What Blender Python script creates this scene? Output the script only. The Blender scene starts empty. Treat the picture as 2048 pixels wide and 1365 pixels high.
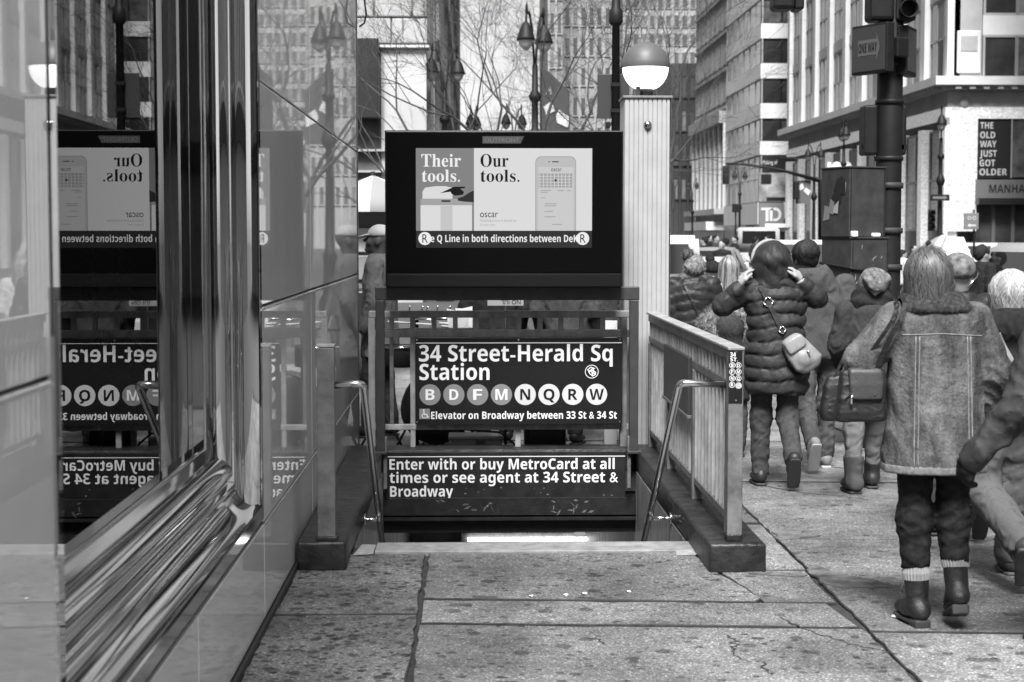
import bpy, bmesh, math, random
import numpy as np
from mathutils import Vector, Matrix
random.seed(7); np.random.seed(7)
R = math.radians; PI = math.pi
scene = bpy.context.scene
COL = scene.collection

# ---------------------------------------------------------------- camera, sky, sun, exposure
FPX, CX, CY, EYE = 3300.0, 1024.0, 682.5, 1.67          # focal length in pixels of the 2048 px photograph
PITCH, YAW = math.atan(210.5 / FPX), math.atan(82.0 / FPX)
cam = bpy.data.cameras.new('camera'); cam_o = bpy.data.objects.new('camera', cam); COL.objects.link(cam_o)
cam.sensor_width = 36.0; cam.lens = 36.0 * FPX / 2048.0
cam_o.location = (0, 0, EYE); cam_o.rotation_euler = (PI / 2 - PITCH, 0, -YAW)
cam.clip_start = 0.05; cam.clip_end = 3000
cam.dof.use_dof = True; cam.dof.focus_distance = 10.2; cam.dof.aperture_fstop = 5.0
scene.camera = cam_o
EXPO = 1.5
SUN_EL, SUN_AZ = R(54), R(188)                           # azimuth: where the sun stands, clockwise from +Y
world = bpy.data.worlds.new('World'); scene.world = world; world.use_nodes = True
wn = world.node_tree.nodes; wl = world.node_tree.links
sky_n = wn.new('ShaderNodeTexSky'); sky_n.sky_type = 'NISHITA'; sky_n.sun_disc = False
sky_n.sun_elevation = SUN_EL; sky_n.sun_rotation = SUN_AZ; sky_n.air_density = 1.0; sky_n.dust_density = 1.4; sky_n.ozone_density = 1.0
bw = wn.new('ShaderNodeRGBToBW'); bgn = wn['Background']
wl.new(sky_n.outputs[0], bw.inputs[0]); wl.new(bw.outputs[0], bgn.inputs[0]); bgn.inputs[1].default_value = 0.066
sun = bpy.data.lights.new('sun', 'SUN'); sun_o = bpy.data.objects.new('sun', sun); COL.objects.link(sun_o)
sun.energy = 3.0; sun.angle = R(20); sun.color = (1, 1, 1)
sd = Vector((math.sin(SUN_AZ) * math.cos(SUN_EL), math.cos(SUN_AZ) * math.cos(SUN_EL), math.sin(SUN_EL)))
sun_o.rotation_euler = (-sd).to_track_quat('-Z', 'Y').to_euler(); sun_o.location = sd * 60
scene.view_settings.view_transform = 'Standard'; scene.view_settings.look = 'None'
scene.view_settings.gamma = 1.0; scene.view_settings.exposure = EXPO
scene.cycles.use_denoising = True
scene.cycles.max_bounces = 8; scene.cycles.transparent_max_bounces = 8; scene.cycles.caustics_reflective = False; scene.cycles.caustics_refractive = False

# ---------------------------------------------------------------- measuring: a pixel of the photograph at a known depth
_cp, _sp, _cy, _sy = math.cos(PITCH), math.sin(PITCH), math.cos(YAW), math.sin(YAW)
def ray(px, py):
    x, y = (px - CX) / FPX, (CY - py) / FPX              # right, up, forward 1
    fy, fz = _cp + y * _sp, -_sp + y * _cp
    return (x * _cy + fy * _sy, -x * _sy + fy * _cy, fz)
def U(px, py, D):
    r = ray(px, py); t = D / r[1]
    return (r[0] * t, D, EYE + r[2] * t)
def G(px, py, z=0.0):
    r = ray(px, py); t = (z - EYE) / r[2]
    return (r[0] * t, r[1] * t)
def proj(X, Y, Z):
    dx, dy, dz = X, Y, Z - EYE
    rx, ry = dx * _cy - dy * _sy, dx * _sy + dy * _cy
    f, u = ry * _cp - dz * _sp, ry * _sp + dz * _cp
    return (CX + FPX * rx / f, CY - FPX * u / f)

# ---------------------------------------------------------------- materials
MATS = {}
def mat(name, v, rough=0.6, metal=0.0, noise=None, bump=None, stretch=(1, 1, 1), spec=0.5, coat=0.0, emit=None, wrk=None):
    """grey principled; noise=(scale, lo, hi[, detail]) multiplies the base grey, bump=(scale, metres)"""
    if name in MATS: return MATS[name]
    m = bpy.data.materials.new(name); m.use_nodes = True; n = m.node_tree.nodes; l = m.node_tree.links
    b = n['Principled BSDF']; b.inputs['Base Color'].default_value = (v, v, v, 1)
    b.inputs['Roughness'].default_value = rough; b.inputs['Metallic'].default_value = metal
    b.inputs['Specular IOR Level'].default_value = spec; b.inputs['Coat Weight'].default_value = coat; b.inputs['Coat Roughness'].default_value = 0.03
    if emit:
        b.inputs['Emission Color'].default_value = (1, 1, 1, 1); b.inputs['Emission Strength'].default_value = emit
    if noise or bump:
        tc = n.new('ShaderNodeTexCoord'); mp = n.new('ShaderNodeMapping'); mp.inputs['Scale'].default_value = stretch
        l.new(tc.outputs['Object'], mp.inputs[0])
    if noise:
        t = n.new('ShaderNodeTexNoise'); t.inputs['Scale'].default_value = noise[0]; t.inputs['Detail'].default_value = noise[3] if len(noise) > 3 else 6
        t.inputs['Roughness'].default_value = 0.65
        l.new(mp.outputs[0], t.inputs['Vector'])
        mr = n.new('ShaderNodeMapRange'); mr.inputs['From Min'].default_value = 0.3; mr.inputs['From Max'].default_value = 0.7
        mr.inputs['To Min'].default_value = v * noise[1]; mr.inputs['To Max'].default_value = v * noise[2]
        l.new(t.outputs['Fac'], mr.inputs['Value']); l.new(mr.outputs[0], b.inputs['Base Color'])
    if bump:
        t2 = n.new('ShaderNodeTexNoise'); t2.inputs['Scale'].default_value = bump[0]; t2.inputs['Detail'].default_value = 5
        l.new(mp.outputs[0], t2.inputs['Vector'])
        bp = n.new('ShaderNodeBump'); bp.inputs['Strength'].default_value = 1.0; bp.inputs['Distance'].default_value = bump[1]
        l.new(t2.outputs['Fac'], bp.inputs['Height']); l.new(bp.outputs[0], b.inputs['Normal'])
        if wrk:                                                     # cloth creases: (scale, metres, stretch z)
            mp3 = n.new('ShaderNodeMapping'); mp3.inputs['Scale'].default_value = (1, 1, wrk[2]); l.new(tc.outputs['Object'], mp3.inputs[0])
            t3 = n.new('ShaderNodeTexNoise'); t3.noise_type = 'RIDGED_MULTIFRACTAL'; t3.inputs['Scale'].default_value = wrk[0]; t3.inputs['Detail'].default_value = 3; t3.inputs['Distortion'].default_value = .8; l.new(mp3.outputs[0], t3.inputs['Vector'])
            b3 = n.new('ShaderNodeBump'); b3.inputs['Distance'].default_value = wrk[1]; l.new(t3.outputs['Fac'], b3.inputs['Height']); l.new(b3.outputs[0], bp.inputs['Normal'])
    MATS[name] = m; return m

def concrete(name, v, spots, seed, spotv=0.35, spot_scale=9.0):
    """sidewalk: aggregate speckle, blotches, flattened gum spots and cracks"""
    m = bpy.data.materials.new(name); m.use_nodes = True; n = m.node_tree.nodes; l = m.node_tree.links
    b = n['Principled BSDF']; b.inputs['Roughness'].default_value = 0.5; b.inputs['Specular IOR Level'].default_value = 0.6
    tc = n.new('ShaderNodeTexCoord'); mp = n.new('ShaderNodeMapping'); mp.inputs['Location'].default_value = (seed * 3.7, seed * 1.9, 0)
    l.new(tc.outputs['Object'], mp.inputs[0])
    def N(scale, det=6, ro=0.6):
        t = n.new('ShaderNodeTexNoise'); t.inputs['Scale'].default_value = scale; t.inputs['Detail'].default_value = det; t.inputs['Roughness'].default_value = ro
        l.new(mp.outputs[0], t.inputs['Vector']); return t.outputs['Fac']
    def MR(x, a, c, lo, hi):
        t = n.new('ShaderNodeMapRange'); t.inputs['From Min'].default_value = a; t.inputs['From Max'].default_value = c
        t.inputs['To Min'].default_value = lo; t.inputs['To Max'].default_value = hi; l.new(x, t.inputs['Value']); return t.outputs[0]
    def MUL(x, y):
        t = n.new('ShaderNodeMath'); t.operation = 'MULTIPLY'; l.new(x, t.inputs[0]); l.new(y, t.inputs[1]); return t.outputs[0]
    col = MUL(MUL(MR(N(1.7, 8, .66), .3, .7, .5 * v, 1.42 * v), MR(N(.55, 6, .7), .38, .62, .62, 1.15)), MR(N(70, 4, .8), .3, .7, .25, 1.75))
    col = MUL(col, MR(N(14, 5, .7), .3, .7, .72, 1.25))
    vo = n.new('ShaderNodeTexVoronoi'); vo.voronoi_dimensions = '2D'; vo.inputs['Scale'].default_value = 150; l.new(mp.outputs[0], vo.inputs['Vector'])     # bright aggregate chips
    sx = n.new('ShaderNodeSeparateColor'); l.new(vo.outputs['Color'], sx.inputs[0])
    col = MUL(col, MR(sx.outputs[0], .86, .94, 1, 2.3))
    for k, (sc, thr) in enumerate(((spot_scale, .28), (spot_scale * 2.1, .3))):                                                        # gum spots
        wv = n.new('ShaderNodeTexNoise'); wv.inputs['Scale'].default_value = 30; l.new(mp.outputs[0], wv.inputs['Vector'])
        mx = n.new('ShaderNodeMix'); mx.data_type = 'VECTOR'; mx.inputs[0].default_value = 0.035
        l.new(mp.outputs[0], mx.inputs[4]); l.new(wv.outputs['Color'], mx.inputs[5])
        v2 = n.new('ShaderNodeTexVoronoi'); v2.voronoi_dimensions = '2D'; v2.inputs['Scale'].default_value = sc; l.new(mx.outputs[1], v2.inputs['Vector'])
        s2 = n.new('ShaderNodeSeparateColor'); l.new(v2.outputs['Color'], s2.inputs[0])
        gate = MR(s2.outputs[1], 1 - spots, 1 - spots + .02, 0, 1)
        size = MR(s2.outputs[2], 0, 1, .07, thr + .11)
        sb = n.new('ShaderNodeMath'); sb.operation = 'SUBTRACT'; l.new(size, sb.inputs[0]); l.new(v2.outputs['Distance'], sb.inputs[1])
        msk = MUL(MUL(MR(sb.outputs[0], 0, .09, 0, 1), gate), MR(N(3.1, 3, .6), .35, .6, .6, 1))
        col = MUL(col, MR(msk, 0, 1, 1, spotv))
    l.new(col, b.inputs['Base Color'])
    bp = n.new('ShaderNodeBump'); bp.inputs['Strength'].default_value = 0.9; bp.inputs['Distance'].default_value = 0.004
    l.new(N(110, 4, .7), bp.inputs['Height']); l.new(bp.outputs[0], b.inputs['Normal'])
    return m

# ---------------------------------------------------------------- mesh helpers
class MB:
    """collects geometry for ONE mesh object"""
    def __init__(s): s.v = []; s.f = []; s.mi = []; s.cur = 0; s.smooth = []; s.sm = False
    def add(s, vs, fs):
        o = len(s.v); s.v += [tuple(p) for p in vs]
        for f in fs: s.f.append([i + o for i in f]); s.mi.append(s.cur); s.smooth.append(s.sm)
    def box(s, x0, x1, y0, y1, z0, z1):
        s.add([(x0, y0, z0), (x1, y0, z0), (x1, y1, z0), (x0, y1, z0), (x0, y0, z1), (x1, y0, z1), (x1, y1, z1), (x0, y1, z1)],
              [(0, 3, 2, 1), (4, 5, 6, 7), (0, 1, 5, 4), (1, 2, 6, 5), (2, 3, 7, 6), (3, 0, 4, 7)]); return s
    def bbox(s, x0, x1, y0, y1, z0, z1, b):
        """box with chamfered edges"""
        bm = bmesh.new(); bmesh.ops.create_cube(bm, size=1.0)
        for v in bm.verts: v.co = Vector(((x0 + x1) / 2 + v.co.x * (x1 - x0), (y0 + y1) / 2 + v.co.y * (y1 - y0), (z0 + z1) / 2 + v.co.z * (z1 - z0)))
        bmesh.ops.bevel(bm, geom=bm.edges[:], offset=b, segments=2, affect='EDGES', profile=0.5)
        s.bm(bm); return s
    def bm(s, bm, free=True):
        bm.verts.index_update()
        s.add([v.co[:] for v in bm.verts], [[v.index for v in f.verts] for f in bm.faces])
        if free: bm.free()
    def tube(s, pts, r, n=10, cap=True, flat=1.0):
        pts = [Vector(p) for p in pts]; rs = r if isinstance(r, (list, tuple)) else [r] * len(pts)
        vs, fs = [], []; up = None
        for i, p in enumerate(pts):
            t = (pts[min(i + 1, len(pts) - 1)] - pts[max(i - 1, 0)]).normalized()
            if up is None: up = Vector((0, 0, 1)) if abs(t.z) < 0.9 else Vector((0, 1, 0))
            a = t.cross(up); a = a.normalized() if a.length > 1e-6 else t.orthogonal().normalized(); up = a.cross(t).normalized()
            for k in range(n):
                th = 2 * PI * k / n; vs.append(p + (a * math.cos(th) + up * math.sin(th) * flat) * rs[i])
        for i in range(len(pts) - 1):
            for k in range(n):
                fs.append((i * n + k, i * n + (k + 1) % n, (i + 1) * n + (k + 1) % n, (i + 1) * n + k))
        if cap: fs.append(tuple(range(n))[::-1]); fs.append(tuple((len(pts) - 1) * n + k for k in range(n)))
        q = s.sm; s.sm = True; s.add(vs, fs); s.sm = q; return s
    def lathe(s, prof, c=(0, 0, 0), n=24, axis='z'):
        vs, fs = [], []
        for (r, z) in prof:
            for k in range(n):
                th = 2 * PI * k / n; a, b = max(r, 1e-5) * math.cos(th), max(r, 1e-5) * math.sin(th)
                vs.append((c[0] + a, c[1] + b, c[2] + z) if axis == 'z' else ((c[0] + a, c[1] + z, c[2] + b) if axis == 'y' else (c[0] + z, c[1] + a, c[2] + b)))
        for i in range(len(prof) - 1):
            for k in range(n): fs.append((i * n + k, i * n + (k + 1) % n, (i + 1) * n + (k + 1) % n, (i + 1) * n + k))
        q = s.sm; s.sm = True; s.add(vs, fs); s.sm = q; return s
    def prism(s, poly, axis, a0, a1):
        """polygon (2D) extruded along axis from a0 to a1; x: (y,z), y: (x,z), z: (x,y)"""
        n = len(poly)
        P = lambda u, v, a: (a, u, v) if axis == 'x' else ((u, a, v) if axis == 'y' else (u, v, a))
        s.add([P(u, v, a0) for u, v in poly] + [P(u, v, a1) for u, v in poly],
              [tuple(range(n))[::-1], tuple(range(n, 2 * n))] + [(i, (i + 1) % n, n + (i + 1) % n, n + i) for i in range(n)]); return s
    def build(s, name, m, parent=None, smooth=None, fix=True):
        me = bpy.data.meshes.new(name); me.from_pydata(s.v, [], s.f)
        for q in (m if isinstance(m, (list, tuple)) else [m]): me.materials.append(q)
        me.polygons.foreach_set('material_index', s.mi)
        me.polygons.foreach_set('use_smooth', [True] * len(s.f) if smooth else s.smooth)
        me.update()
        if fix:
            bm = bmesh.new(); bm.from_mesh(me); bmesh.ops.recalc_face_normals(bm, faces=bm.faces[:]); bm.to_mesh(me); bm.free()
        o = bpy.data.objects.new(name, me); COL.objects.link(o)
        if parent is not None: o.parent = parent
        return o
def tag(o, label=None, cat=None, group=None, kind=None):
    if label: o['label'] = label
    if cat: o['category'] = cat
    if group: o['group'] = group
    if kind: o['kind'] = kind
    return o
def thing(name, label, cat, loc=(0, 0, 0), rz=0.0, group=None):
    o = bpy.data.objects.new(name, None); COL.objects.link(o); o.empty_display_size = 0.1
    o.location = loc; o.rotation_euler = (0, 0, rz); return tag(o, label, cat, group)
def copy_tree(o, parent=None):
    c = o.copy(); COL.objects.link(c)
    if parent is not None: c.parent = parent
    for ch in [q for q in o.children]: copy_tree(ch, c)
    return c
def dup(o, loc, rz, label, parent=None, sc=1.0):
    c = copy_tree(o); c.location = loc; c.rotation_euler = (0, 0, rz); c['label'] = label
    if sc != 1.0: c.scale = (sc, sc, sc)
    return c
def local(root, pts): 
    x, y, z = root.location; return [(p[0] - x, p[1] - y, p[2] - z) for p in pts]

# ---- lettering (flat, 1 mm thick); bold faces come from the mathematical letters that every Blender carries
def bold(s, serif=False):
    out = ''
    for ch in s:
        o = ord(ch)
        if 'A' <= ch <= 'Z': out += chr((0x1D400 if serif else 0x1D5D4) + o - 65)
        elif 'a' <= ch <= 'z': out += chr((0x1D41A if serif else 0x1D5EE) + o - 97)
        elif '0' <= ch <= '9': out += chr((0x1D7CE if serif else 0x1D7EC) + o - 48)
        else: out += ch
    return out
def text_mesh(s, spacing=1.0):
    cu = bpy.data.curves.new('lettering', 'FONT'); cu.body = s; cu.resolution_u = 4; cu.space_character = spacing
    o = bpy.data.objects.new('lettering', cu); COL.objects.link(o)
    dg = bpy.context.evaluated_depsgraph_get(); me = bpy.data.meshes.new_from_object(o.evaluated_get(dg))
    vs = np.empty(len(me.vertices) * 3); me.vertices.foreach_get('co', vs); vs = vs.reshape(-1, 3)
    fs = [list(p.vertices) for p in me.polygons]
    bpy.data.objects.remove(o); bpy.data.curves.remove(cu); bpy.data.meshes.remove(me)
    return vs, fs
_cap = {}
def lettering(s, p0, p1, ztop, zbase, Y, m, parent, style='sans', flip=False, name='lettering', off=0.002, ref=None, up_axis=None):
    """text between x=p0 and x=p1 with capitals from zbase to ztop on the plane y=Y, read from -Y; coordinates relative to parent"""
    ss = bold(s, style == 'serif') if style in ('sans', 'serif') else s
    vs, fs = text_mesh(ss)
    ref = ref or ('x' if not any(c.isupper() or c.isdigit() or c in 'bdfhklt' for c in s) else 'H')
    key = (style, ref)
    if key not in _cap:
        h, _ = text_mesh(bold(ref, style == 'serif') if style in ('sans', 'serif') else ref); _cap[key] = (h[:, 1].min(), h[:, 1].max())
    b0, b1 = _cap[key]
    sx = (p1 - p0) / (vs[:, 0].max() - vs[:, 0].min()); sz = (ztop - zbase) / (b1 - b0)
    x = (vs[:, 0] - vs[:, 0].min()) * sx + p0; z = (vs[:, 1] - b0) * sz + zbase
    if flip: x = p0 + p1 - x; z = ztop + zbase - z
    b = MB(); b.add([(a, Y - off, c) for a, c in zip(x, z)], fs)
    return b.build(name, m, parent, fix=False)
def disc(x, z, r, Y, m, parent, name='bullet', n=40, r0=0.0):
    b = MB()
    if r0 <= 0: b.add([(x + r * math.cos(2 * PI * k / n), Y, z + r * math.sin(2 * PI * k / n)) for k in range(n)], [tuple(range(n))])
    else:
        b.add([(x + q * math.cos(2 * PI * k / n), Y, z + q * math.sin(2 * PI * k / n)) for q in (r, r0) for k in range(n)],
              [(k, (k + 1) % n, n + (k + 1) % n, n + k) for k in range(n)])
    return b.build(name, m, parent, fix=False)
def rect(x0, x1, z0, z1, Y, m, parent, name):
    b = MB(); b.add([(x0, Y, z0), (x1, Y, z0), (x1, Y, z1), (x0, Y, z1)], [(0, 1, 2, 3)]); return b.build(name, m, parent, fix=False)
def poly(pts, Y, m, parent, name):
    b = MB(); b.add([(x, Y, z) for x, z in pts], [tuple(range(len(pts)))]); return b.build(name, m, parent, fix=False)

# ---------------------------------------------------------------- soft bodies: signed distances -> one closed surface
def nets(fn, lo, hi, res):
    lo = np.array(lo, float); hi = np.array(hi, float); n = np.maximum(((hi - lo) / res).astype(int) + 2, 3)
    ax = [lo[i] + res * np.arange(n[i]) for i in range(3)]
    X, Y, Z = np.meshgrid(*ax, indexing='ij')
    F = fn(X, Y, Z)
    inside = F < 0
    c = n - 1; cs = np.zeros(tuple(c) + (3,)); cn = np.zeros(tuple(c))
    for d in range(3):
        e = [(d + 1) % 3, (d + 2) % 3]
        sl0 = [slice(None)] * 3; sl1 = [slice(None)] * 3; sl0[d] = slice(0, -1); sl1[d] = slice(1, None)
        a, b = F[tuple(sl0)], F[tuple(sl1)]; cr = (a < 0) != (b < 0)
        t = np.where(cr, a / np.where(cr, a - b, 1), 0)
        for i in (0, 1):
            for j in (0, 1):
                s = [slice(None)] * 3; s[e[0]] = slice(i, i + c[e[0]]); s[e[1]] = slice(j, j + c[e[1]])
                q = cr[tuple(s)]; tt = t[tuple(s)]
                cn += q; cs[..., d] += np.where(q, tt, 0); cs[..., e[0]] += q * i; cs[..., e[1]] += q * j
    act = cn > 0; idx = -np.ones(tuple(c), int); idx[act] = np.arange(act.sum())
    g = np.argwhere(act); V = lo + res * (g + cs[act] / cn[act][:, None])
    faces = []
    for d in range(3):
        e = [(d + 1) % 3, (d + 2) % 3]
        sl0 = [slice(None)] * 3; sl1 = [slice(None)] * 3; sl0[d] = slice(0, -1); sl1[d] = slice(1, None)
        a, b = inside[tuple(sl0)], inside[tuple(sl1)]; cr = a != b
        cr[tuple(slice(0, 1) if k == e[0] else slice(None) for k in range(3))] = False
        cr[tuple(slice(0, 1) if k == e[1] else slice(None) for k in range(3))] = False
        last = [slice(None)] * 3; last[e[0]] = slice(n[e[0]] - 1, None); cr[tuple(last)] = False
        last = [slice(None)] * 3; last[e[1]] = slice(n[e[1]] - 1, None); cr[tuple(last)] = False
        p = np.argwhere(cr)
        if len(p) == 0: continue
        def I(i, j):
            q = p.copy(); q[:, e[0]] -= i; q[:, e[1]] -= j; return idx[q[:, 0], q[:, 1], q[:, 2]]
        Q = np.stack([I(1, 1), I(0, 1), I(0, 0), I(1, 0)], 1)
        fl = ~a[cr]; Q[fl] = Q[fl][:, ::-1]; faces.append(Q)
    return V, np.concatenate(faces)
def soft(name, fn, lo, hi, res, m, parent, passes=1):
    V, Fq = nets(fn, lo, hi, res)
    me = bpy.data.meshes.new(name); me.vertices.add(len(V)); me.vertices.foreach_set('co', V.ravel())
    me.loops.add(len(Fq) * 4); me.loops.foreach_set('vertex_index', Fq.ravel().astype(np.int32))
    me.polygons.add(len(Fq)); me.polygons.foreach_set('loop_start', np.arange(0, len(Fq) * 4, 4, dtype=np.int32))
    me.polygons.foreach_set('use_smooth', np.ones(len(Fq), bool)); me.update(calc_edges=True); me.validate()
    me.materials.append(m)
    o = bpy.data.objects.new(name, me); COL.objects.link(o)
    if parent is not None: o.parent = parent
    return o
def smin(a, b, k=0.04):
    h = np.clip(0.5 + 0.5 * (b - a) / k, 0, 1); return b + (a - b) * h - k * h * (1 - h)
def cap(X, Y, Z, a, b, ra, rb, sy=1.0):
    """round cone from a to b; sy < 1 flattens it front to back"""
    ax, ay, az = a; bx, by, bz = b[0] - ax, (b[1] - ay) / sy, b[2] - az
    px, py, pz = X - ax, (Y - ay) / sy, Z - az
    t = np.clip((px * bx + py * by + pz * bz) / (bx * bx + by * by + bz * bz + 1e-9), 0, 1)
    return np.sqrt((px - bx * t) ** 2 + (py - by * t) ** 2 + (pz - bz * t) ** 2) - (ra + (rb - ra) * t)
def ell(X, Y, Z, c, r):
    q = np.sqrt(((X - c[0]) / r[0]) ** 2 + ((Y - c[1]) / r[1]) ** 2 + ((Z - c[2]) / r[2]) ** 2); return (q - 1) * min(r)
def loft(X, Y, Z, rows, e=2.4, rnd=0.02):
    """rows: (z, half width, half depth, cx, cy) from bottom to top"""
    zz = np.array([r[0] for r in rows]); I = lambda k: np.interp(Z, zz, [r[k] for r in rows])
    w, d, cx, cy = I(1), I(2), I(3), I(4)
    q = ((np.abs(X - cx) / w) ** e + (np.abs(Y - cy) / d) ** e) ** (1 / e)
    side = (q - 1) * np.minimum(w, d); end = np.maximum(zz[0] - Z, Z - zz[-1])
    return np.maximum(side, end) if rnd <= 0 else smax(side, end, rnd)
def smax(a, b, k): return -smin(-a, -b, k)
_nd = np.random.RandomState(3); _nk = [(_nd.normal(size=3), _nd.rand() * 6.28) for _ in range(24)]
def wob(X, Y, Z, f, st=(1, 1, 1), n=8, o=0):
    s = 0
    for i in range(n):
        k, ph = _nk[(i + o) % 24]; k = k / np.linalg.norm(k) * (0.7 + 0.6 * ((i * 37) % 10) / 10)
        s = s + np.sin(f * (X * k[0] * st[0] + Y * k[1] * st[1] + Z * k[2] * st[2]) + ph)
    return s / n ** 0.5
# ================================================================ pavement, road
M_bed = mat('joint_dirt', 0.035, 0.95, noise=(20, .5, 1.4))
M_conc = [concrete('concrete_%d' % i, v, s, i + 1, sv, sc) for i, (v, s, sv, sc) in enumerate(((.15, .85, .2, 12), (.155, .34, .28, 9), (.19, .22, .35, 9), (.17, .16, .4, 8)))]
M_asph = mat('asphalt', 0.055, 0.8, noise=(60, .6, 1.6), bump=(120, .004))
M_patch = mat('asphalt_filler', 0.075, 0.8, noise=(9, .25, 2.8, 10), bump=(70, .006))
b = MB()
for q in ((-.9, 4.5, -3, 8.84), (-.9, -.66, 8.84, 11.74), (1.21, 4.5, 8.84, 11.74), (-.9, 4.5, 11.74, 13.02), (-16, 4.5, 13.02, 24)):
    b.box(q[0], q[1], q[2], q[3], -.16, -.014)
pav = tag(b.build('pavement', M_bed), kind='structure')
def slab(pts, z=0.0, m=None, name='paving_slab', th=.012, jit=.007, parent=pav, step=.09):
    """flagstone with uneven edges and a worn arris"""
    P = []
    for i in range(len(pts)):
        a, c = Vector(pts[i]), Vector(pts[(i + 1) % len(pts)]); n = max(1, int((c - a).length / step))
        for k in range(n):
            p = a.lerp(c, k / n)
            if k: p = p + Vector((random.uniform(-jit, jit), random.uniform(-jit, jit)))
            P.append(p)
    c0 = sum(P, Vector((0, 0))) / len(P); n = len(P)
    def ins(p, d): q = c0 - p; return p + q.normalized() * d
    vs = [(p.x, p.y, z - th) for p in P] + [(p.x, p.y, z - .004) for p in P] + [(ins(p, .007).x, ins(p, .007).y, z) for p in P]
    fs = [(k + n * i, (k + 1) % n + n * i, (k + 1) % n + n * (i + 1), k + n * (i + 1)) for i in (0, 1) for k in range(n)] + [tuple(range(2 * n, 3 * n))]
    bb = MB(); bb.add(vs, fs[-1:]); bb.f, bb.mi, bb.smooth = bb.f, bb.mi, bb.smooth
    o = len(bb.f); bb.f += [list(f) for f in fs[:-1]]; bb.mi += [1] * (len(fs) - 1); bb.smooth += [False] * (len(fs) - 1); return bb.build(name, [m, M_bed], parent)
def quad(x0, x1, y0, y1, sk0=0, sk1=0, gap=.006):
    gy = gap * 1.5; return [(x0 + gap, y0 + gy), (x1 - gap, y0 + sk0 + gy), (x1 - gap, y1 + sk1 - gy), (x0 + gap, y1 - gy)]
W0, J0, J1, J2, KE = -.885, -.235, 1.68, 3.17, 4.33
ys = [-2.6, .4, 2.9, 5.2, 7.22, 8.62, 10.2, 11.9]
for a, c in zip(ys[:-1], ys[1:]): slab(quad(W0 + .004, J0 if c < 8 else (J0 if c < 8.7 else -.64), a, c, gap=.007), m=M_conc[0], z=-.001)
ys = [-2.6, .6, 3.0, 5.1, 7.03]
for a, c in zip(ys[:-1], ys[1:]): slab(quad(J0, J1, a, c, 0 if a != 5.1 else -.0, -.13 if c == 7.03 else 0, gap=.008), m=M_conc[1])
slab([(J0 + .01, 7.065), (1.66, 6.94), (1.62, 7.385), (J0 + .01, 7.505)], m=M_conc[2], z=-.002)
slab([(J0 + .01, 7.535), (1.30, 7.43), (1.34, 7.5), (1.22, 8.1), (1.17, 8.61), (J0 + .01, 8.61)], m=M_conc[1], z=.001)
slab([(1.34, 7.42), (1.665, 7.40), (1.665, 8.12), (1.24, 8.12)], m=M_conc[2], z=0)
ys = [8.13, 9.5, 10.6, 12.0, 13.4, 15.2, 17.2, 19.4, 21.6]
for a, c in zip(ys[:-1], ys[1:]): slab(quad(1.44 if a < 11 else -.235, J1, a, c, .0, -.06, gap=.006), m=M_conc[random.choice((1, 2))])
for x0, x1, off in ((J1, J2, 0.0), (J2, KE - .14, .55)):
    y = -2.4 + off
    while y < 21.5:
        h = random.uniform(2.05, 2.5); slab(quad(x0, x1, y, min(y + h, 21.8), -.12, -.12, gap=.007), m=M_conc[random.choice((2, 3, 3))], z=random.uniform(-.002, .002)); y += h
for x0, x1 in ((-4.6, -2.6), (-2.6, W0 + .5), (W0 + .5, -.235)):
    y = 13.1
    while y < 21.6: slab(quad(x0, x1, y, min(y + 2.0, 21.8)), m=M_conc[random.choice((1, 2))]); y += 2.0
# kerb stones at the road
y = -2.4
while y < 22: slab(quad(KE - .14, KE + .16, y, min(y + 1.8, 22), gap=.005), m=M_conc[3], name='kerb_stone', th=.14); y += 1.8
# filler in the broken joints
g = lambda *pp: [G(*p) for p in pp]
for pts in (g((1612, 1129), (1640, 1133), (1680, 1146), (1745, 1160), (1812, 1176), (1760, 1177), (1700, 1179), (1665, 1176), (1640, 1166), (1622, 1150)), g((1545, 1062), (1585, 1060), (1640, 1074), (1590, 1080), (1556, 1082)),
            g((1480, 1140), (1540, 1146), (1612, 1148), (1606, 1155), (1500, 1150))):
    slab(pts, z=.003, m=M_patch, name='asphalt_filler', th=.01, jit=.02, step=.035)
# a thin crack line here and there
def crack(pts, w=.006):
    P = []
    for i in range(len(pts) - 1):
        a, c = Vector(G(*pts[i])), Vector(G(*pts[i + 1]))
        for k in range(7): P.append(a.lerp(c, k / 7) + Vector((random.gauss(0, .009), random.gauss(0, .009))))
    P.append(Vector(G(*pts[-1]))); vs, fs = [], []
    for i, p in enumerate(P):
        t = (P[min(i + 1, len(P) - 1)] - P[max(0, i - 1)]).normalized(); nn = Vector((-t.y, t.x)) * w * random.uniform(.3, 1.2)
        tp = .35 + .9 * math.sin(PI * min(1, (i + .5) / len(P))); vs += [(p.x + nn.x * tp, p.y + nn.y * tp, .0016), (p.x - nn.x * tp, p.y - nn.y * tp, .0016)]
        if i: fs.append((2 * i - 2, 2 * i - 1, 2 * i + 1, 2 * i))
    bb = MB(); bb.add(vs, fs); bb.build('crack', M_bed, pav)
for c in (((1690, 1288), (1760, 1300), (1805, 1312)), ((1490, 965), (1600, 985), (1760, 1002)), ((1560, 1235), (1620, 1262), (1700, 1290)), ((1640, 1085), (1780, 1100), (1840, 1108)),
          ((1520, 1320), (1530, 1340), (1545, 1352)), ((1185, 1275), (1210, 1290)), ((1455, 1270), (1470, 1285), (1462, 1300), (1480, 1320))):
    crack(c)
b = MB(); b.cur = 0; b.box(-900, 1400, -300, 1600, -.6, -.15)
b.box(4.62, 4.63, -3, 22, -.16, -.151)
road = b.build('road', M_asph); tag(road, kind='structure')
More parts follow.
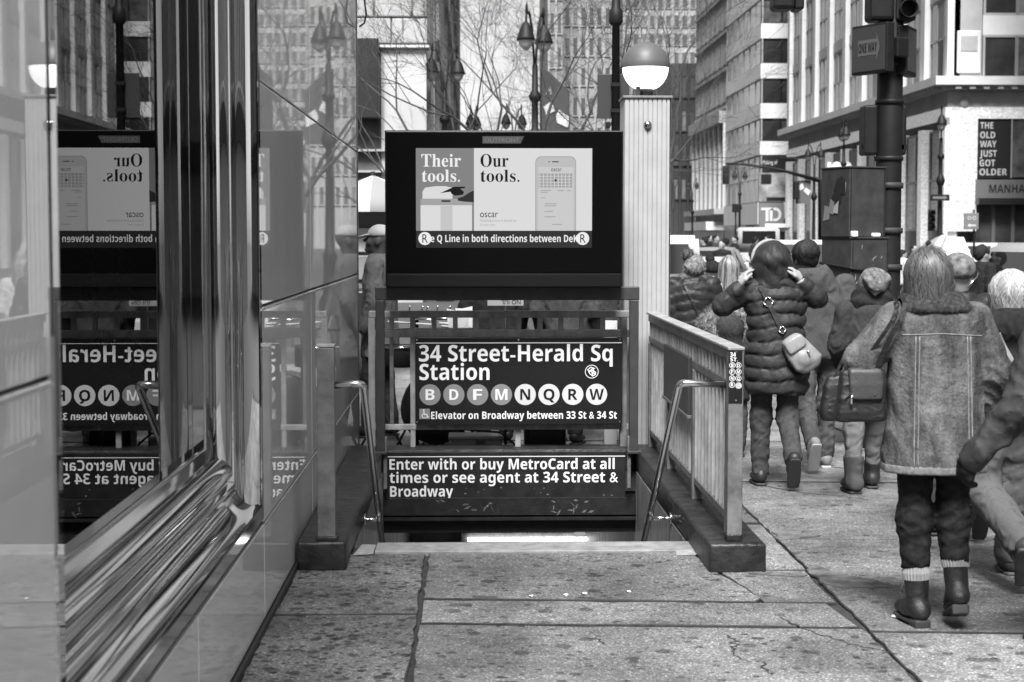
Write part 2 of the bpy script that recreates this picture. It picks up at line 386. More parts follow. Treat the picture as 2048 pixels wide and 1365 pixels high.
# hole for the stairs is cut through the road bed by building it as frames round the well
bpy.data.objects.remove(road)
b = MB()
for q in ((-900, -.95, -300, 1600), (1.5, 1400, -300, 1600), (-.95, 1.5, -300, 8.7), (-.95, 1.5, 17.0, 1600)): b.box(q[0], q[1], q[2], q[3], -.6, -.15)
b.box(-.95, 1.5, 11.95, 17.0, -.45, -.15)
road = tag(b.build('road', M_asph), kind='structure')
M_line = mat('road_paint', .62, .7, noise=(30, .5, 1.1))
b = MB()
for k in range(9): b.box(4.9 + k * .0 + k * 1.1, 5.4 + k * 1.1, 24.5, 27.5, -.15, -.146)
b.build('crosswalk_marking', M_line, road)
# litter
b = MB()
p = G(1795, 1237); bmx = bmesh.new(); bmesh.ops.create_icosphere(bmx, subdivisions=2, radius=.022)
for v in bmx.verts: v.co = Vector((v.co.x * 1.25 + p[0], v.co.y * .9 + p[1], v.co.z * .35 * random.uniform(.8, 1.2) + .009))
b.bm(bmx); tag(b.build('crumpled_paper', mat('paper', .8, .7)), 'small crumpled white paper scrap on the pavement beside the boots', 'litter')
p = G(1130, 1191)
for k, (dx, dy) in enumerate(((0, 0), (.09, .03), (-.16, -.02), (.3, .06))):
    b = MB(); b.add([(p[0] + dx + random.uniform(.009, .017) * math.cos(a), p[1] + dy + random.uniform(.006, .02) * math.sin(a), .004 + .003 * math.sin(2 * a)) for a in np.linspace(0, 2 * PI, 9)[:-1]], [tuple(range(8))]); o = b.build('paper_scrap', MATS['paper'])
    tag(o, ('flat white paper scrap before the stairs, second from right', 'flat white paper scrap before the stairs, second from left', 'leftmost flat white paper scrap before the stairs', 'rightmost flat white paper scrap before the stairs')[[1, 0, 2, 3][k]], 'litter', 'paper scraps in front of the stairs')

# ================================================================ storefront on the left
M_white_glass = mat('white_back_painted_glass', .88, .015, spec=.75, noise=(1.3, .93, 1.05))
M_chrome = mat('polished_steel', .5, .05, metal=1.0)
M_chrome_v = mat('polished_steel_jamb', .6, .02, metal=1.0, bump=(2.5, .00004), stretch=(14, 14, .25))
M_chrome_h = mat('polished_steel_sill', .6, .075, metal=1.0)
M_wallup = mat('upper_stone', .34, .8, noise=(3, .85, 1.15))
M_darkseal = mat('dark_seal', .02, .5)
M_dark = mat('dark_interior', .012, .7)
XW, XG = -.885, -1.10
YI0, YI1, ZS, ZT = 3.865, 6.64, .82, 4.4
sf = thing('storefront', 'glossy white glass storefront with polished steel picture-frame window at the left edge', 'building', (-2, 5, 0))
L = lambda o: setattr(o, 'matrix_parent_inverse', Matrix.Translation((2, -5, 0))) or o       # parts are given in world coordinates
def glass_panel(y0, y1, z0, z1):
    b = MB(); b.bbox(XW - .02, XW, y0 + .004, y1 - .004, z0 + .005, z1 - .005, .004); L(b.build('glass_panel', M_white_glass, sf))
zb = [.03, .445, 1.372, 2.32, 3.26, 4.2, 5.1]
for y0, y1 in ((-2.6, .85), (.85, 3.5), (7.005, 9.15), (9.15, 12.93)):
    for a, c in zip(zb[:-1], zb[1:]): glass_panel(y0, y1, a, c)
M_strip = mat('bright_joint_strip', .75, .25, metal=.6)
for y0, y1 in ((-2.6, 3.5), (7.005, 12.93)):
    for z in (.447, 1.366): b = MB(); b.box(XW - .01, XW + .004, y0, y1, z - .012, z - .004); L(b.build('joint_strip', M_strip, sf))
for y0, y1 in ((3.5, 5.3), (5.3, 7.005)): glass_panel(y0, y1, zb[0], zb[1])
b = MB(); b.box(-9, XW - .022, -2.6, 3.49, 0, 5.1); b.box(-9, XW - .022, 7.01, 12.95, 0, 5.1); b.box(-9, XW - .022, 3.49, 7.01, 0, .44); b.box(-9, XW - .022, 3.49, 7.01, 4.77, 5.1)
L(b.build('wall_core', M_darkseal, sf))
b = MB(); b.box(-9, XW + .03, -2.6, 13.0, 5.1, 5.4); L(b.build('upper_wall', M_wallup, sf))
b = MB(); b.bbox(XW - .04, XW + .006, 12.935, 12.965, 0, 5.1, .003); L(b.build('corner_trim', mat('brushed_trim', .3, .3, metal=1), sf))
b = MB(); b.box(-.905, -.87, -2.6, 12.95, 0, .028); L(b.build('base_seal', M_darkseal, sf))
# window: pane, moulded frame
profile = [[(0, 0), (0, .022)], [(0, .022), (.008, .027), (.018, .027), (.026, .02)], [(.026, .02), (.052, .018)], [(.052, .018), (.055, .05)],
           [(.115 - .06 * math.cos(R(a)), .06 + .06 * math.sin(R(a))) for a in range(-8, 152, 8)], [(.167, .09), (.178, .116)], [(.178, .116), (.186, .122), (.194, .122), (.2, .115)],
           [(.2, .115), (.206, .122)], [(.206 + .088 * math.sin(R(a)), .212 - .09 * math.cos(R(a))) for a in range(0, 91, 8)], [(.294, .212), (.3, .217)], [(.3, .217), (.352, .217)], [(.352, .217), (.366, .205)], [(.366, .205), (.366, -.02)]]
def moulding(name, f0, f1, m=None):
    b = MB(); b.sm = True
    for seg in profile:
        n = len(seg); vs = [f0(*p) for p in seg] + [f1(*p) for p in seg]
        b.add(vs, [(i, i + 1, n + i + 1, n + i) for i in range(n - 1)])
    L(b.build(name, m, sf, fix=False))
moulding('sill_moulding', lambda l, d: (XG + d, YI0 - l, ZS - l), lambda l, d: (XG + d, YI1 + l, ZS - l), M_chrome_h)
moulding('jamb_moulding', lambda l, d: (XG + d, YI1 + l, ZS - l), lambda l, d: (XG + d, YI1 + l, ZT + l), M_chrome_v)
moulding('jamb_moulding', lambda l, d: (XG + d, YI0 - l, ZS - l), lambda l, d: (XG + d, YI0 - l, ZT + l), M_chrome_v)
moulding('head_moulding', lambda l, d: (XG + d, YI0 - l, ZT + l), lambda l, d: (XG + d, YI1 + l, ZT + l), M_chrome_h)
m = bpy.data.materials.new('shop_glass'); m.use_nodes = True; n = m.node_tree.nodes; l = m.node_tree.links; n.remove(n['Principled BSDF'])
fr = n.new('ShaderNodeFresnel'); fr.inputs[0].default_value = 2.3; tr = n.new('ShaderNodeBsdfTransparent'); tr.inputs[0].default_value = (.8, .8, .8, 1)
gl = n.new('ShaderNodeBsdfGlossy'); gl.inputs['Roughness'].default_value = .0; mx = n.new('ShaderNodeMixShader')
l.new(fr.outputs[0], mx.inputs[0]); l.new(tr.outputs[0], mx.inputs[1]); l.new(gl.outputs[0], mx.inputs[2]); l.new(mx.outputs[0], n['Material Output'].inputs[0])
M_pane = m
b = MB(); b.add([(XG + .001, YI0, ZS), (XG + .001, YI1, ZS), (XG + .001, YI1, ZT), (XG + .001, YI0, ZT)], [(0, 1, 2, 3)]); L(b.build('window_pane', M_pane, sf, fix=False))
b = MB(); b.box(-2.6, -2.55, 3.5, 7.0, .46, 4.75); b.box(-2.6, XG, 3.5, 7.0, .46, .5); b.box(-2.6, XG, 3.5, 7.0, 4.7, 4.75); b.box(-2.6, XG, 3.5, 3.55, .5, 4.7); b.box(-2.6, XG, 6.95, 7.0, .5, 4.7)
L(b.build('display_lining', M_dark, sf))
# evergreen garlands in the display
M_fir = mat('fir_needles', .09, .6)
def garland(y, x, z0, z1, label):
    b = MB()
    for k in range(900):
        t = random.random(); z = z0 + (z1 - z0) * t; a = random.uniform(0, 2 * PI); ln = random.uniform(.05, .1)
        cx, cy = x + .03 * math.sin(z * 7), y + .04 * math.sin(z * 5 + 1)
        d = Vector((math.cos(a), math.sin(a), -.7)).normalized() * ln; s = Vector((-math.sin(a), math.cos(a), .2)) * .004
        p = Vector((cx, cy, z)); b.add([p - s, p + s, p + d], [(0, 1, 2)])
    b.tube([(x + .03 * math.sin(z * 7), y + .04 * math.sin(z * 5 + 1), z) for z in np.linspace(z0, z1, 14)], .008, 5)
    tag(b.build('fir_garland', M_fir, fix=False), label, 'garland', 'garlands hanging in the shop window')
garland(6.05, -1.36, .9, 2.6, 'fir garland hanging nearer the dark edge of the shop window')
garland(6.42, -1.33, .9, 2.5, 'fir garland hanging nearer the fluted steel jamb')
# bracket and cable high on the corner
sb = thing('wall_bracket', 'dark bracket with a looped cable at the top of the storefront corner', 'bracket', (-.86, 12.9, 3.4))
b = MB(); b.tube([(0, 0, .16), (.10, .02, .2), (.32, .08, .30)], [.03, .02, .016], 8); b.bbox(-.03, .05, -.04, .04, .1, .24, .01); b.build('arm', M_darkseal, sb)
b = MB(); b.tube([(.04, 0, .14), (.045, 0, .05), (.055, 0, -.02), (.04, 0, -.09), (0, 0, -.12)], .007, 6); b.build('cable', M_darkseal, sb)

# ================================================================ subway stairs
M_kerb = mat('black_painted_concrete', .012, .42, noise=(9, .4, 3.0, 10), bump=(26, .008), spec=.35)
M_kerbtop = M_kerb
M_wallwell = mat('streaked_well_wall', .22, .5, noise=(5, .25, 1.6, 8), stretch=(3, 3, .35))
M_rail = mat('grey_rail_paint', .15, .45, noise=(9, .5, 1.35, 9), bump=(40, .002))
M_railpale = mat('pale_bar_paint', .36, .5, noise=(11, .5, 1.2, 9), stretch=(1, 1, .5))
M_steel = mat('brushed_handrail', .68, .22, metal=1.0, noise=(30, .85, 1.05), stretch=(8, 8, 1))
M_dkframe = mat('dark_frame_paint', .035, .5, noise=(12, .8, 1.3))
M_nose = mat('step_nosing', .27, .55, noise=(12, .6, 1.25, 9), bump=(200, .002))
M_step = mat('stair_concrete', .22, .7, noise=(20, .6, 1.3))
KX0, KX1, KYB = -.63, 1.18, 11.74                                     # the well inside the kerbs
WZ = .0
wl_root = thing('stair_parapet', 'low black concrete kerb around the subway stair opening', 'parapet', (.28, 8.1, 0))
P8 = lambda o, r=wl_root: setattr(o, 'matrix_parent_inverse', Matrix.Translation(-Vector(r.location))) or o
def rough_block(x0, x1, y0, y1, z0, z1, bev=.018, amp=.006, sub=10):
    bm = bmesh.new(); bmesh.ops.create_cube(bm, size=1.0)
    for v in bm.verts: v.co = Vector(((x0 + x1) / 2 + v.co.x * (x1 - x0), (y0 + y1) / 2 + v.co.y * (y1 - y0), (z0 + z1) / 2 + v.co.z * (z1 - z0)))
    bmesh.ops.bevel(bm, geom=bm.edges[:], offset=bev, segments=3, affect='EDGES', profile=.5)
    le = [e for e in bm.edges if e.calc_length() > .25]; bmesh.ops.subdivide_edges(bm, edges=le, cuts=sub, use_grid_fill=True)
    for v in bm.verts:
        c = v.co; s = float(wob(np.array(c.x), np.array(c.y), np.array(c.z), 17)) * amp
        e = (c.z > z1 - bev * 1.2); v.co = c + Vector((s * .5, s * .6, s * .5 if e else 0))
    return bm
for nm, q in (('kerb', (KX1, 1.465, 8.08, 12.02)), ('kerb', (-.872, KX0, 8.18, 12.02))):
    b = MB(); b.sm = False; bm = rough_block(q[0], q[1], q[2], q[3], -.012, .145)
    b.bm(bm); o = P8(b.build(nm, M_kerb, wl_root)); o.data.polygons.foreach_set('use_smooth', [True] * len(o.data.polygons))
b = MB(); b.bm(rough_block(KX0 + .002, KX1 - .002, KYB + .002, 12.02, -.012, .143)); P8(b.build('kerb', M_kerb, wl_root))
well = thing('stair_well', 'grey streaked concrete well of the descending subway stairs', 'stairs', (.28, 8.84, -2.8))
P9 = lambda o: P8(o, well)
b = MB(); b.box(KX1, KX1 + .12, 8.84, 17, -2.8, -.016); P9(b.build('side_wall', M_wallwell, well))
b = MB(); b.box(KX0 - .12, KX0, 8.84, 17, -2.8, -.016); P9(b.build('side_wall', M_wallwell, well))
for k in range(15):
    y = 8.86 + .27 * k; b = MB(); b.box(KX0, KX1, y, y + .29, -2.79, -.175 * (k + 1)); b.box(KX0, KX1, y + .0, y + .035, -.175 * (k + 1), -.175 * (k + 1) + .003); P9(b.build('step', M_step, well))
b = MB(); b.box(KX0, KX1, 12.9, 16.9, -2.95, -2.8); P9(b.build('landing', M_step, well))
b = MB(); b.box(KX0, KX1, 16.8, 17, -2.8, -.5); P9(b.build('end_wall', mat('tile_wall', .32, .3, noise=(4, .8, 1.1)), well))
b = MB(); b.bbox(KX0 + .12, KX1 - .0, 8.615, 8.865, -.03, .012, .005); P9(b.build('top_nosing', M_nose, well))
for q in ((KX0 + .01, KX0 + .115, 8.55), (KX1 - .11, KX1 + .03, 8.5)):
    b = MB(); b.add([(q[0], q[2], .004), (q[1], q[2] + .03, .004), (q[1], q[2] + .27, .008), (q[0] + .03, q[2] + .29, .008)], [(0, 1, 2, 3)]); P9(b.build('tread_corner', mat('worn_white', .36, .6, noise=(30, .6, 1.1)), well))
b = MB(); b.box(-.1, 1.05, 16.70, 16.78, -1.46, -1.36); P9(b.build('lamp_housing', M_rail, well))
tl = thing('fluorescent_lamp', 'lit fluorescent tube glowing at the foot of the stairs', 'lamp', (.72, 16.66, -1.42))
b = MB(); b.tube([(-.76, 0, 0), (.76, 0, 0)], .019, 12); b.build('tube', mat('lit_tube', .8, .4, emit=3.0), tl)
# header over the stairs
hd = thing('stair_header', 'dark stained steel header over the stairs below the lower sign', 'header', (.28, 11.9, -.45)); PH = lambda o: P8(o, hd)
M_head = mat('header_paint', .010, .45, noise=(10, .5, 1.8), bump=(30, .002))
M_stain = mat('pale_scuff', .11, .6, noise=(40, .3, 1.5))
b = MB(); b.box(KX0, KX1, 11.76, 12.0, -.20, .13); PH(b.build('sign_backing', M_head, hd))
b = MB(); b.box(KX0, KX1, 11.70, 12.0, -.325, -.203); PH(b.build('upper_beam', M_head, hd))
b = MB(); b.prism([(11.74, -.33), (11.69, -.345), (11.69, -.362), (11.76, -.372), (11.76, -.46), (12.0, -.46), (12.0, -.33)], 'x', KX0, KX1); PH(b.build('lower_beam', M_head, hd))
for k in range(26):
    x = random.uniform(-.25, .95); z = random.uniform(-.31, -.22); b = MB(); a = random.uniform(-1.5, 1.5); r = random.uniform(.012, .035)
    b.add([(x - r * math.cos(a), 11.698, z - r * math.sin(a)), (x + .005, 11.698, z - .007), (x + r * math.cos(a), 11.698, z + r * math.sin(a)), (x - .004, 11.698, z + .008)], [(0, 1, 2, 3)])
    PH(b.build('scuff', M_stain, hd, fix=False))

# ---- railings
def X_(px, py, D): return U(px, py, D)[0]
def Z_(px, py, D): return U(px, py, D)[2]
rb = thing('back_railing', 'grey steel railing across the far end of the stairs', 'railing', (.28, 11.85, .14)); PB = lambda o: P8(o, rb)
YR = 11.86
zt = Z_(1000, 622, YR); b = MB(); b.bbox(-.735, 1.21, YR - .005, YR + .055, zt - .05, zt, .006); PB(b.build('top_rail', M_railpale, rb))
zm = Z_(1000, 660, YR); b = MB(); b.bbox(-.70, 1.14, YR, YR + .045, zm - .055, zm, .005); PB(b.build('middle_rail', M_railpale, rb))
zl = Z_(1000, 849, YR); b = MB(); b.bbox(-.70, 1.14, YR, YR + .045, zl - .04, zl, .005); PB(b.build('bottom_rail', M_railpale, rb))
for px in (783, 825, 868, 910.5, 952.5, 985, 1037.5, 1080, 1122, 1163.5, 1206):
    x = X_(px, 650, YR); full = px in (825,)
    b = MB(); b.bbox(x - .018, x + .018, YR + .004, YR + .042, .144 if full else zm - .002, zt - .048, .003); PB(b.build('baluster', M_railpale, rb))
b = MB(); x = X_(1036, 870, YR); b.bbox(x - .02, x + .02, YR + .004, YR + .042, .144, zl - .038, .003); PB(b.build('foot', M_railpale, rb))
x = X_(783, 700, YR); b = MB(); b.bbox(x - .014, x + .014, YR + .006, YR + .04, zl, zm - .054, .003); PB(b.build('baluster', M_rail, rb))
for px in (743, 1248):
    x = X_(px, 650, YR); b = MB(); b.bbox(x - .024, x + .024, YR - .002, YR + .05, .144, zt - .049, .004); PB(b.build('post', M_rail if px > 1000 else M_railpale, rb))
rr = thing('side_railing', 'grey steel side railing with pale flat bars along the right of the stairs', 'railing', (1.31, 8.2, .14)); PR = lambda o: P8(o, rr)
XR, Y0, Y1 = 1.315, 8.17, 11.93
ZTOP = Z_(1470, 700, 8.2)
b = MB(); b.bbox(XR - .038, XR + .038, Y0 - .035, Y0 + .045, .142, ZTOP, .006); PR(b.build('end_post', M_rail, rr))
b = MB(); b.bbox(XR - .041, XR + .041, Y0 - .038, Y0 + .048, .140, .185, .01); PR(b.build('chipped_base', M_kerb, rr))
b = MB(); b.bbox(XR - .042, XR + .042, Y0 - .04, Y1 + .02, ZTOP + .002, ZTOP + .018, .004); PR(b.build('cap_rail', M_railpale, rr))
b = MB(); b.bbox(XR - .03, XR + .03, Y0 + .05, Y1, ZTOP - .05, ZTOP, .004); PR(b.build('top_rail', M_rail, rr))
b = MB(); b.bbox(XR - .026, XR + .026, Y0 + .05, Y1, .90, .945, .004); PR(b.build('middle_rail', M_rail, rr))
b = MB(); b.bbox(XR - .026, XR + .026, Y0 + .05, Y1, .235, .275, .004); PR(b.build('bottom_rail', M_rail, rr))
for y in (9.50, 10.72, 11.86):
    b = MB(); b.bbox(XR - .034, XR + .034, y - .03, y + .03, .142, .9, .005); PR(b.build('post', M_rail, rr))
b = MB(); b.bbox(XR - .036, XR + .012, Y0 + .05, Y0 + .09, .142, .9, .004); PR(b.build('post', M_rail, rr))
k = 0; y = Y0 + .2; me_u = me_l = None
while y < Y1 - .05:
    for lo, hi, mm, w in ((.946, ZTOP - .051, M_railpale, .024), (.276, .899, M_railpale, .024)):
        b = MB(); b.box(XR - w, XR + w, y - .006, y + .006, lo, hi); PR(b.build('bar', mm, rr))
    y += .135
nb = thing('notice_plate', 'black notice plate fixed outside the side railing bars', 'plate', (1.36, 10.2, .62))
b = MB(); b.bbox(-.012, .012, -.6, .62, .0, .34, .004); b.build('plate', M_dkframe, nb); b = MB(); b.bbox(-.016, .016, -.62, .64, -.02, 0, .003); b.build('lower_edge', M_rail, nb)
nb.location.x = 1.285 - .005
lp = thing('railing_end_post', 'grey square steel post on the left stair kerb beside the glass wall', 'post', (-.725, 8.24, .14))
b = MB(); b.bbox(-.044, .044, -.04, .05, 0, Z_(650, 695, 8.24) - .14, .005); b.build('post', M_rail, lp)
b = MB(); b.bbox(-.046, .046, -.042, .052, Z_(650, 695, 8.24) - .138, Z_(650, 695, 8.24) - .124, .003); b.build('cap', M_railpale, lp)
b = MB(); b.bbox(-.055, .055, -.05, .06, .003, .03, .008); b.build('foot', M_kerb, lp)
def arc_path(pts, r=.05, n=6):
    out = [Vector(pts[0])]
    for i in range(1, len(pts) - 1):
        a, c, d = Vector(pts[i - 1]), Vector(pts[i]), Vector(pts[i + 1]); u = (a - c).normalized() * r; w = (d - c).normalized() * r
        for k in range(n + 1): t = k / n; out.append((c + u) * (1 - t) ** 2 + c * 2 * t * (1 - t) + (c + w) * t ** 2)
    return out + [Vector(pts[-1])]
zh = Z_(700, 771, 8.22)
for nm, x0, x1, xw, label in (('l', -.68, -.540, KX0, 'bright bent steel handrail going down the left side of the stairs'), ('r', 1.28, 1.045, KX1, 'bright bent steel handrail going down the right side of the stairs')):
    h = thing('handrail', label, 'handrail', ((x0 + x1) / 2, 8.22, zh), group='handrails of the stairs'); PP = lambda o: P8(o, h)
    s = -1 if nm == 'l' else 1
    b = MB(); b.tube(arc_path([(x0, 8.22, zh), (x1, 8.22, zh + .008), (x1 - .02 * (1 if nm == 'l' else -2.2), 12.3, zh - .62 * 4.08)], .04, 8), .019, 16); PP(b.build('rail', M_steel, h))
    y, z = 9.62, zh - .62 * 1.40; xr = x1 - .007 * (1 if nm == 'l' else -2.2)
    b = MB(); b.tube([(xr, y, z - .005), (xr, y, z - .06)], .014, 10); b.tube([(xr, y, z - .05), (xw - s * .0, y, z - .05)], .012, 10); PP(b.build('bracket', M_steel, h))
    b = MB(); b.lathe([(0, 0), (.035, 0), (.035, .008 * -s), (0, .008 * -s)], (xw - s * .001, y, z - .05), 14, 'x'); PP(b.build('wall_flange', M_steel, h))

# ---- station sign
M_sblack = mat('sign_enamel', .012, .4, noise=(3, .8, 1.3), spec=.2)
M_swhite = mat('sign_white', .78, .4)
M_sgrey = mat('sign_mid_grey', .22, .4)
M_slight = mat('sign_light_grey', .55, .4)
YS = 11.80
def sx(px, py=760): return U(px, py, YS)[0]
def sz(py, px=1040): return U(px, py, YS)[2]
sg = thing('station_sign', 'black station sign reading 34 Street-Herald Sq Station with route circles', 'sign', (0, YS, sz(849)))
PS = lambda o, r=None: P8(o, sg)
b = MB(); b.bbox(sx(831), sx(1245), YS, YS + .035, sz(849), sz(676), .003); PS(b.build('board', M_sblack, sg))
PS(rect(sx(832), sx(1243), sz(687), sz(685.4), YS - .001, M_swhite, sg, 'white_stripe'))
PS(lettering('34 Street-Herald Sq', sx(838), sx(1225), sz(690.5), sz(723), YS, M_swhite, sg))
PS(lettering('Station', sx(839), sx(979), sz(728), sz(760), YS, M_swhite, sg))
PS(lettering('Elevator on Broadway between 33 St & 34 St', sx(862), sx(1234), sz(823.5), sz(838), YS, M_swhite, sg))
for i, ch in enumerate('BDFMNQRW'):
    px = 860 + 47.6 * i; PS(disc(sx(px), sz(789.5), sx(px + 21.2) - sx(px), YS - .001, M_sgrey if i < 4 else M_slight, sg, 'route_circle'))
    w = {'W': 14.5, 'M': 12, 'N': 10, 'Q': 11}.get(ch, 9)
    PS(lettering(ch, sx(px - w), sx(px + w), sz(778.5), sz(800), YS, M_swhite if i < 4 else M_sblack, sg, off=.003))
PS(rect(sx(838.5), sx(859.5), sz(838), sz(817.5), YS - .001, M_sgrey, sg, 'wheelchair_square'))
def stroke2(pts, w, Y, m, par, name, fixer):
    b = MB()
    for i in range(len(pts) - 1):
        a, c = Vector(pts[i]), Vector(pts[i + 1]); t = (c - a).normalized(); nn = Vector((-t.y, t.x)) * w / 2; e = t * w * .3
        q = [a - e + nn, a - e - nn, c + e - nn, c + e + nn]; b.add([(p.x, Y - .00015 * i, p.y) for p in q], [(0, 1, 2, 3)])
    return fixer(b.build(name, m, par, fix=False))
PXS = sx(901) - sx(900)
stroke2([(sx(847.5), sz(822.5)), (sx(848.2), sz(829)), (sx(853.5), sz(829)), (sx(855.5), sz(834.5)), (sx(857), sz(833.8))], 1.7 * PXS, YS - .003, M_swhite, sg, 'wheelchair_figure', PS)
stroke2([(sx(849 + 5.2 * math.cos(R(a))), sz(831.5 - 4.6 * math.sin(R(a)))) for a in range(120, 345, 15)], 1.3 * PXS, YS - .003, M_swhite, sg, 'wheelchair_wheel', PS)
PS(disc(sx(847.3), sz(820), 1.5 * PXS, YS - .003, M_swhite, sg, 'wheelchair_head', 14))
PS(disc(sx(1183.5), sz(744), 13.6 * PXS, YS - .001, M_swhite, sg, 'emblem_ring', 40, 12.4 * PXS))
for dx0, dz0, dx1, dz1 in ((-8, 4, -2, 9), (-8, 4, -4, -4), (-2, 9, 6, 6), (-5, 1, 3, 7), (-4, -4, 2, -9), (-1, 5, 2, -9), (1, 2, 8, -1), (8, -1, 7, -6), (7, -6, 2, -9), (3, 5, 5, -5), (-6, -1, 1, 3), (0, -2, 6, -4)):
    stroke2([(sx(1183.5 + dx0), sz(744 - dz0)), (sx(1183.5 + dx1), sz(744 - dz1))], 1.7 * PXS, YS - .002 - random.uniform(0, .0006), M_swhite, sg, 'emblem_stroke', PS)
for px, py in ((834, 680), (1240, 680), (834, 844), (1240, 844), (1037, 680)): PS(disc(sx(px), sz(py), .006, YS - .0015, M_steel, sg, 'screw', 10))
# ---- lower sign
YL = 11.735
lx = lambda px: U(px, 950, YL)[0]; lz = lambda py: U(1010, py, YL)[2]
s2 = thing('entry_sign', 'scuffed black sign reading Enter with or buy MetroCard at all times', 'sign', (0, YL, lz(1003))); PL = lambda o: P8(o, s2)
b = MB(); b.bbox(lx(770), lx(1251), YL, YL + .022, lz(1003), lz(904), .002); PL(b.build('board', mat('scuffed_enamel', .010, .42, noise=(7, .55, 2.1, 8)), s2))
PL(rect(lx(775), lx(1250), lz(914.2), lz(912.6), YL - .001, M_swhite, s2, 'white_stripe'))
for s_, a, c, t, q in (('Enter with or buy MetroCard at all', 779, 1229, 918, 939), ('times or see agent at 34 Street &', 779, 1236, 944.5, 965.5), ('Broadway', 780, 906, 972, 993)):
    PL(lettering(s_, lx(a), lx(c), lz(t), lz(q), YL, M_swhite, s2))
for k in range(14):
    x = random.uniform(lx(930), lx(1230)); z = random.uniform(lz(1000), lz(975)); r = random.uniform(.004, .012); b = MB()
    b.add([(x + r * random.uniform(.6, 1.2) * math.cos(a), YL - .0012, z + r * .6 * random.uniform(.5, 1.2) * math.sin(a)) for a in np.linspace(0, 2 * PI, 8)[:-1]], [tuple(range(7))]); PL(b.build('scuff', M_stain, s2, fix=False))
# ---- sign frame (goal post) and the digital screen
YF = 11.60
fx = lambda px, py=800: U(px, py, YF)[0]; fz = lambda py: U(1010, py, YF)[2]
fr_ = thing('sign_gantry', 'dark steel frame carrying the digital screen over the stair end', 'frame', (.28, YF, .12)); PF = lambda o: P8(o, fr_)
for px in (760, 1268.5):
    b = MB(); b.bbox(fx(px, 700) - .031, fx(px, 700) + .031, YF, YF + .07, .15, fz(601), .005); PF(b.build('post', M_dkframe, fr_))
    b = MB(); b.bbox(fx(px, 900) - .05, fx(px, 900) + .05, YF - .02, YF + .11, .128, .15, .004); PF(b.build('base_plate', M_dkframe, fr_))
    b = MB(); s = 1 if px < 1000 else -1; xx = fx(px, 900) + s * .035; b.bbox(xx - .012, xx + .012, YF + .01, YF + .055, -.12, .25, .003); PF(b.build('hanger', M_rail, fr_))
b = MB(); b.bbox(fx(750, 590), fx(1279, 590), YF, YF + .07, fz(601), fz(574), .006); PF(b.build('beam', M_dkframe, fr_))
YD = 11.50
dx = lambda px: U(px, 400, YD)[0]; dz = lambda py: U(1010, py, YD)[2]
dg_ = thing('digital_screen', 'large black digital advertising screen above the station sign', 'screen', (.2, YD, dz(575))); PD = lambda o: P8(o, dg_)
M_bez = mat('screen_bezel', .004, .05, spec=.12); M_case = mat('screen_case', .008, .4, spec=.2)
b = MB(); b.bbox(dx(770), dx(1246), YD + .004, YD + .17, dz(574), dz(261), .008); PD(b.build('case', M_case, dg_))
b = MB(); b.bbox(dx(773), dx(1243), YD - .002, YD + .004, dz(545), dz(264), .0015); PD(b.build('bezel_glass', M_bez, dg_))
b = MB(); b.prism([(YD + .004, dz(547)), (YD - .02, dz(550)), (YD - .02, dz(573)), (YD + .004, dz(575))], 'x', dx(776), dx(1241)); PD(b.build('lower_lip', M_case, dg_))
def lit(name, v):
    m = bpy.data.materials.new(name); m.use_nodes = True; bb = m.node_tree.nodes['Principled BSDF']
    bb.inputs['Base Color'].default_value = (.004, .004, .004, 1); bb.inputs['Roughness'].default_value = .35; bb.inputs['Specular IOR Level'].default_value = .2
    bb.inputs['Emission Color'].default_value = (v, v, v, 1); bb.inputs['Emission Strength'].default_value = 2 ** -EXPO; return m
LW, LG, LD, LT, LM, LK = lit('lit_white', .7), lit('lit_grey', .22), lit('lit_black', .004), lit('lit_text', .85), lit('lit_mid', .36), lit('lit_dark', .025)
YQ = YD - .003
PD(rect(dx(832), dx(948), dz(462), dz(297), YQ, LG, dg_, 'advert_left')); PD(rect(dx(948), dx(1184), dz(462), dz(297), YQ, LW, dg_, 'advert_right'))
PD(rect(dx(832), dx(1184), dz(496), dz(462.5), YQ, LK, dg_, 'ticker_strip'))
T = lambda s_, a, c, t, q, m_, **k: PD(lettering(s_, dx(a), dx(c), dz(t), dz(q), YQ, m_, dg_, **k))
T('Their', 843, 922, 309, 334, LT, style='serif'); T('tools.', 844, 920, 340, 364, LT, style='serif')
T('Our', 961, 1017, 309, 334, LD, style='serif'); T('tools.', 961, 1039, 340, 364, LD, style='serif')
T('oscar', 960, 996, 426, 435, LD, style='plain'); T('Healthcare how it should be.', 960, 1033, 438.5, 444, LM, style='plain'); T('hioscar.com', 960, 990, 447.5, 452, LM, style='plain')
T('e Q Line in both directions between DeK', 861, 1156, 470.5, 484.5, LT)
for px in (849.5, 1165.5):
    PD(disc(dx(px), dz(477.5), 13 * (dx(901) - dx(900)), YQ - .003, LT, dg_, 'route_circle')); PD(lettering('R', dx(px - 5), dx(px + 6), dz(469), dz(486), YQ - .002, LD, dg_, style='plain', off=.003))
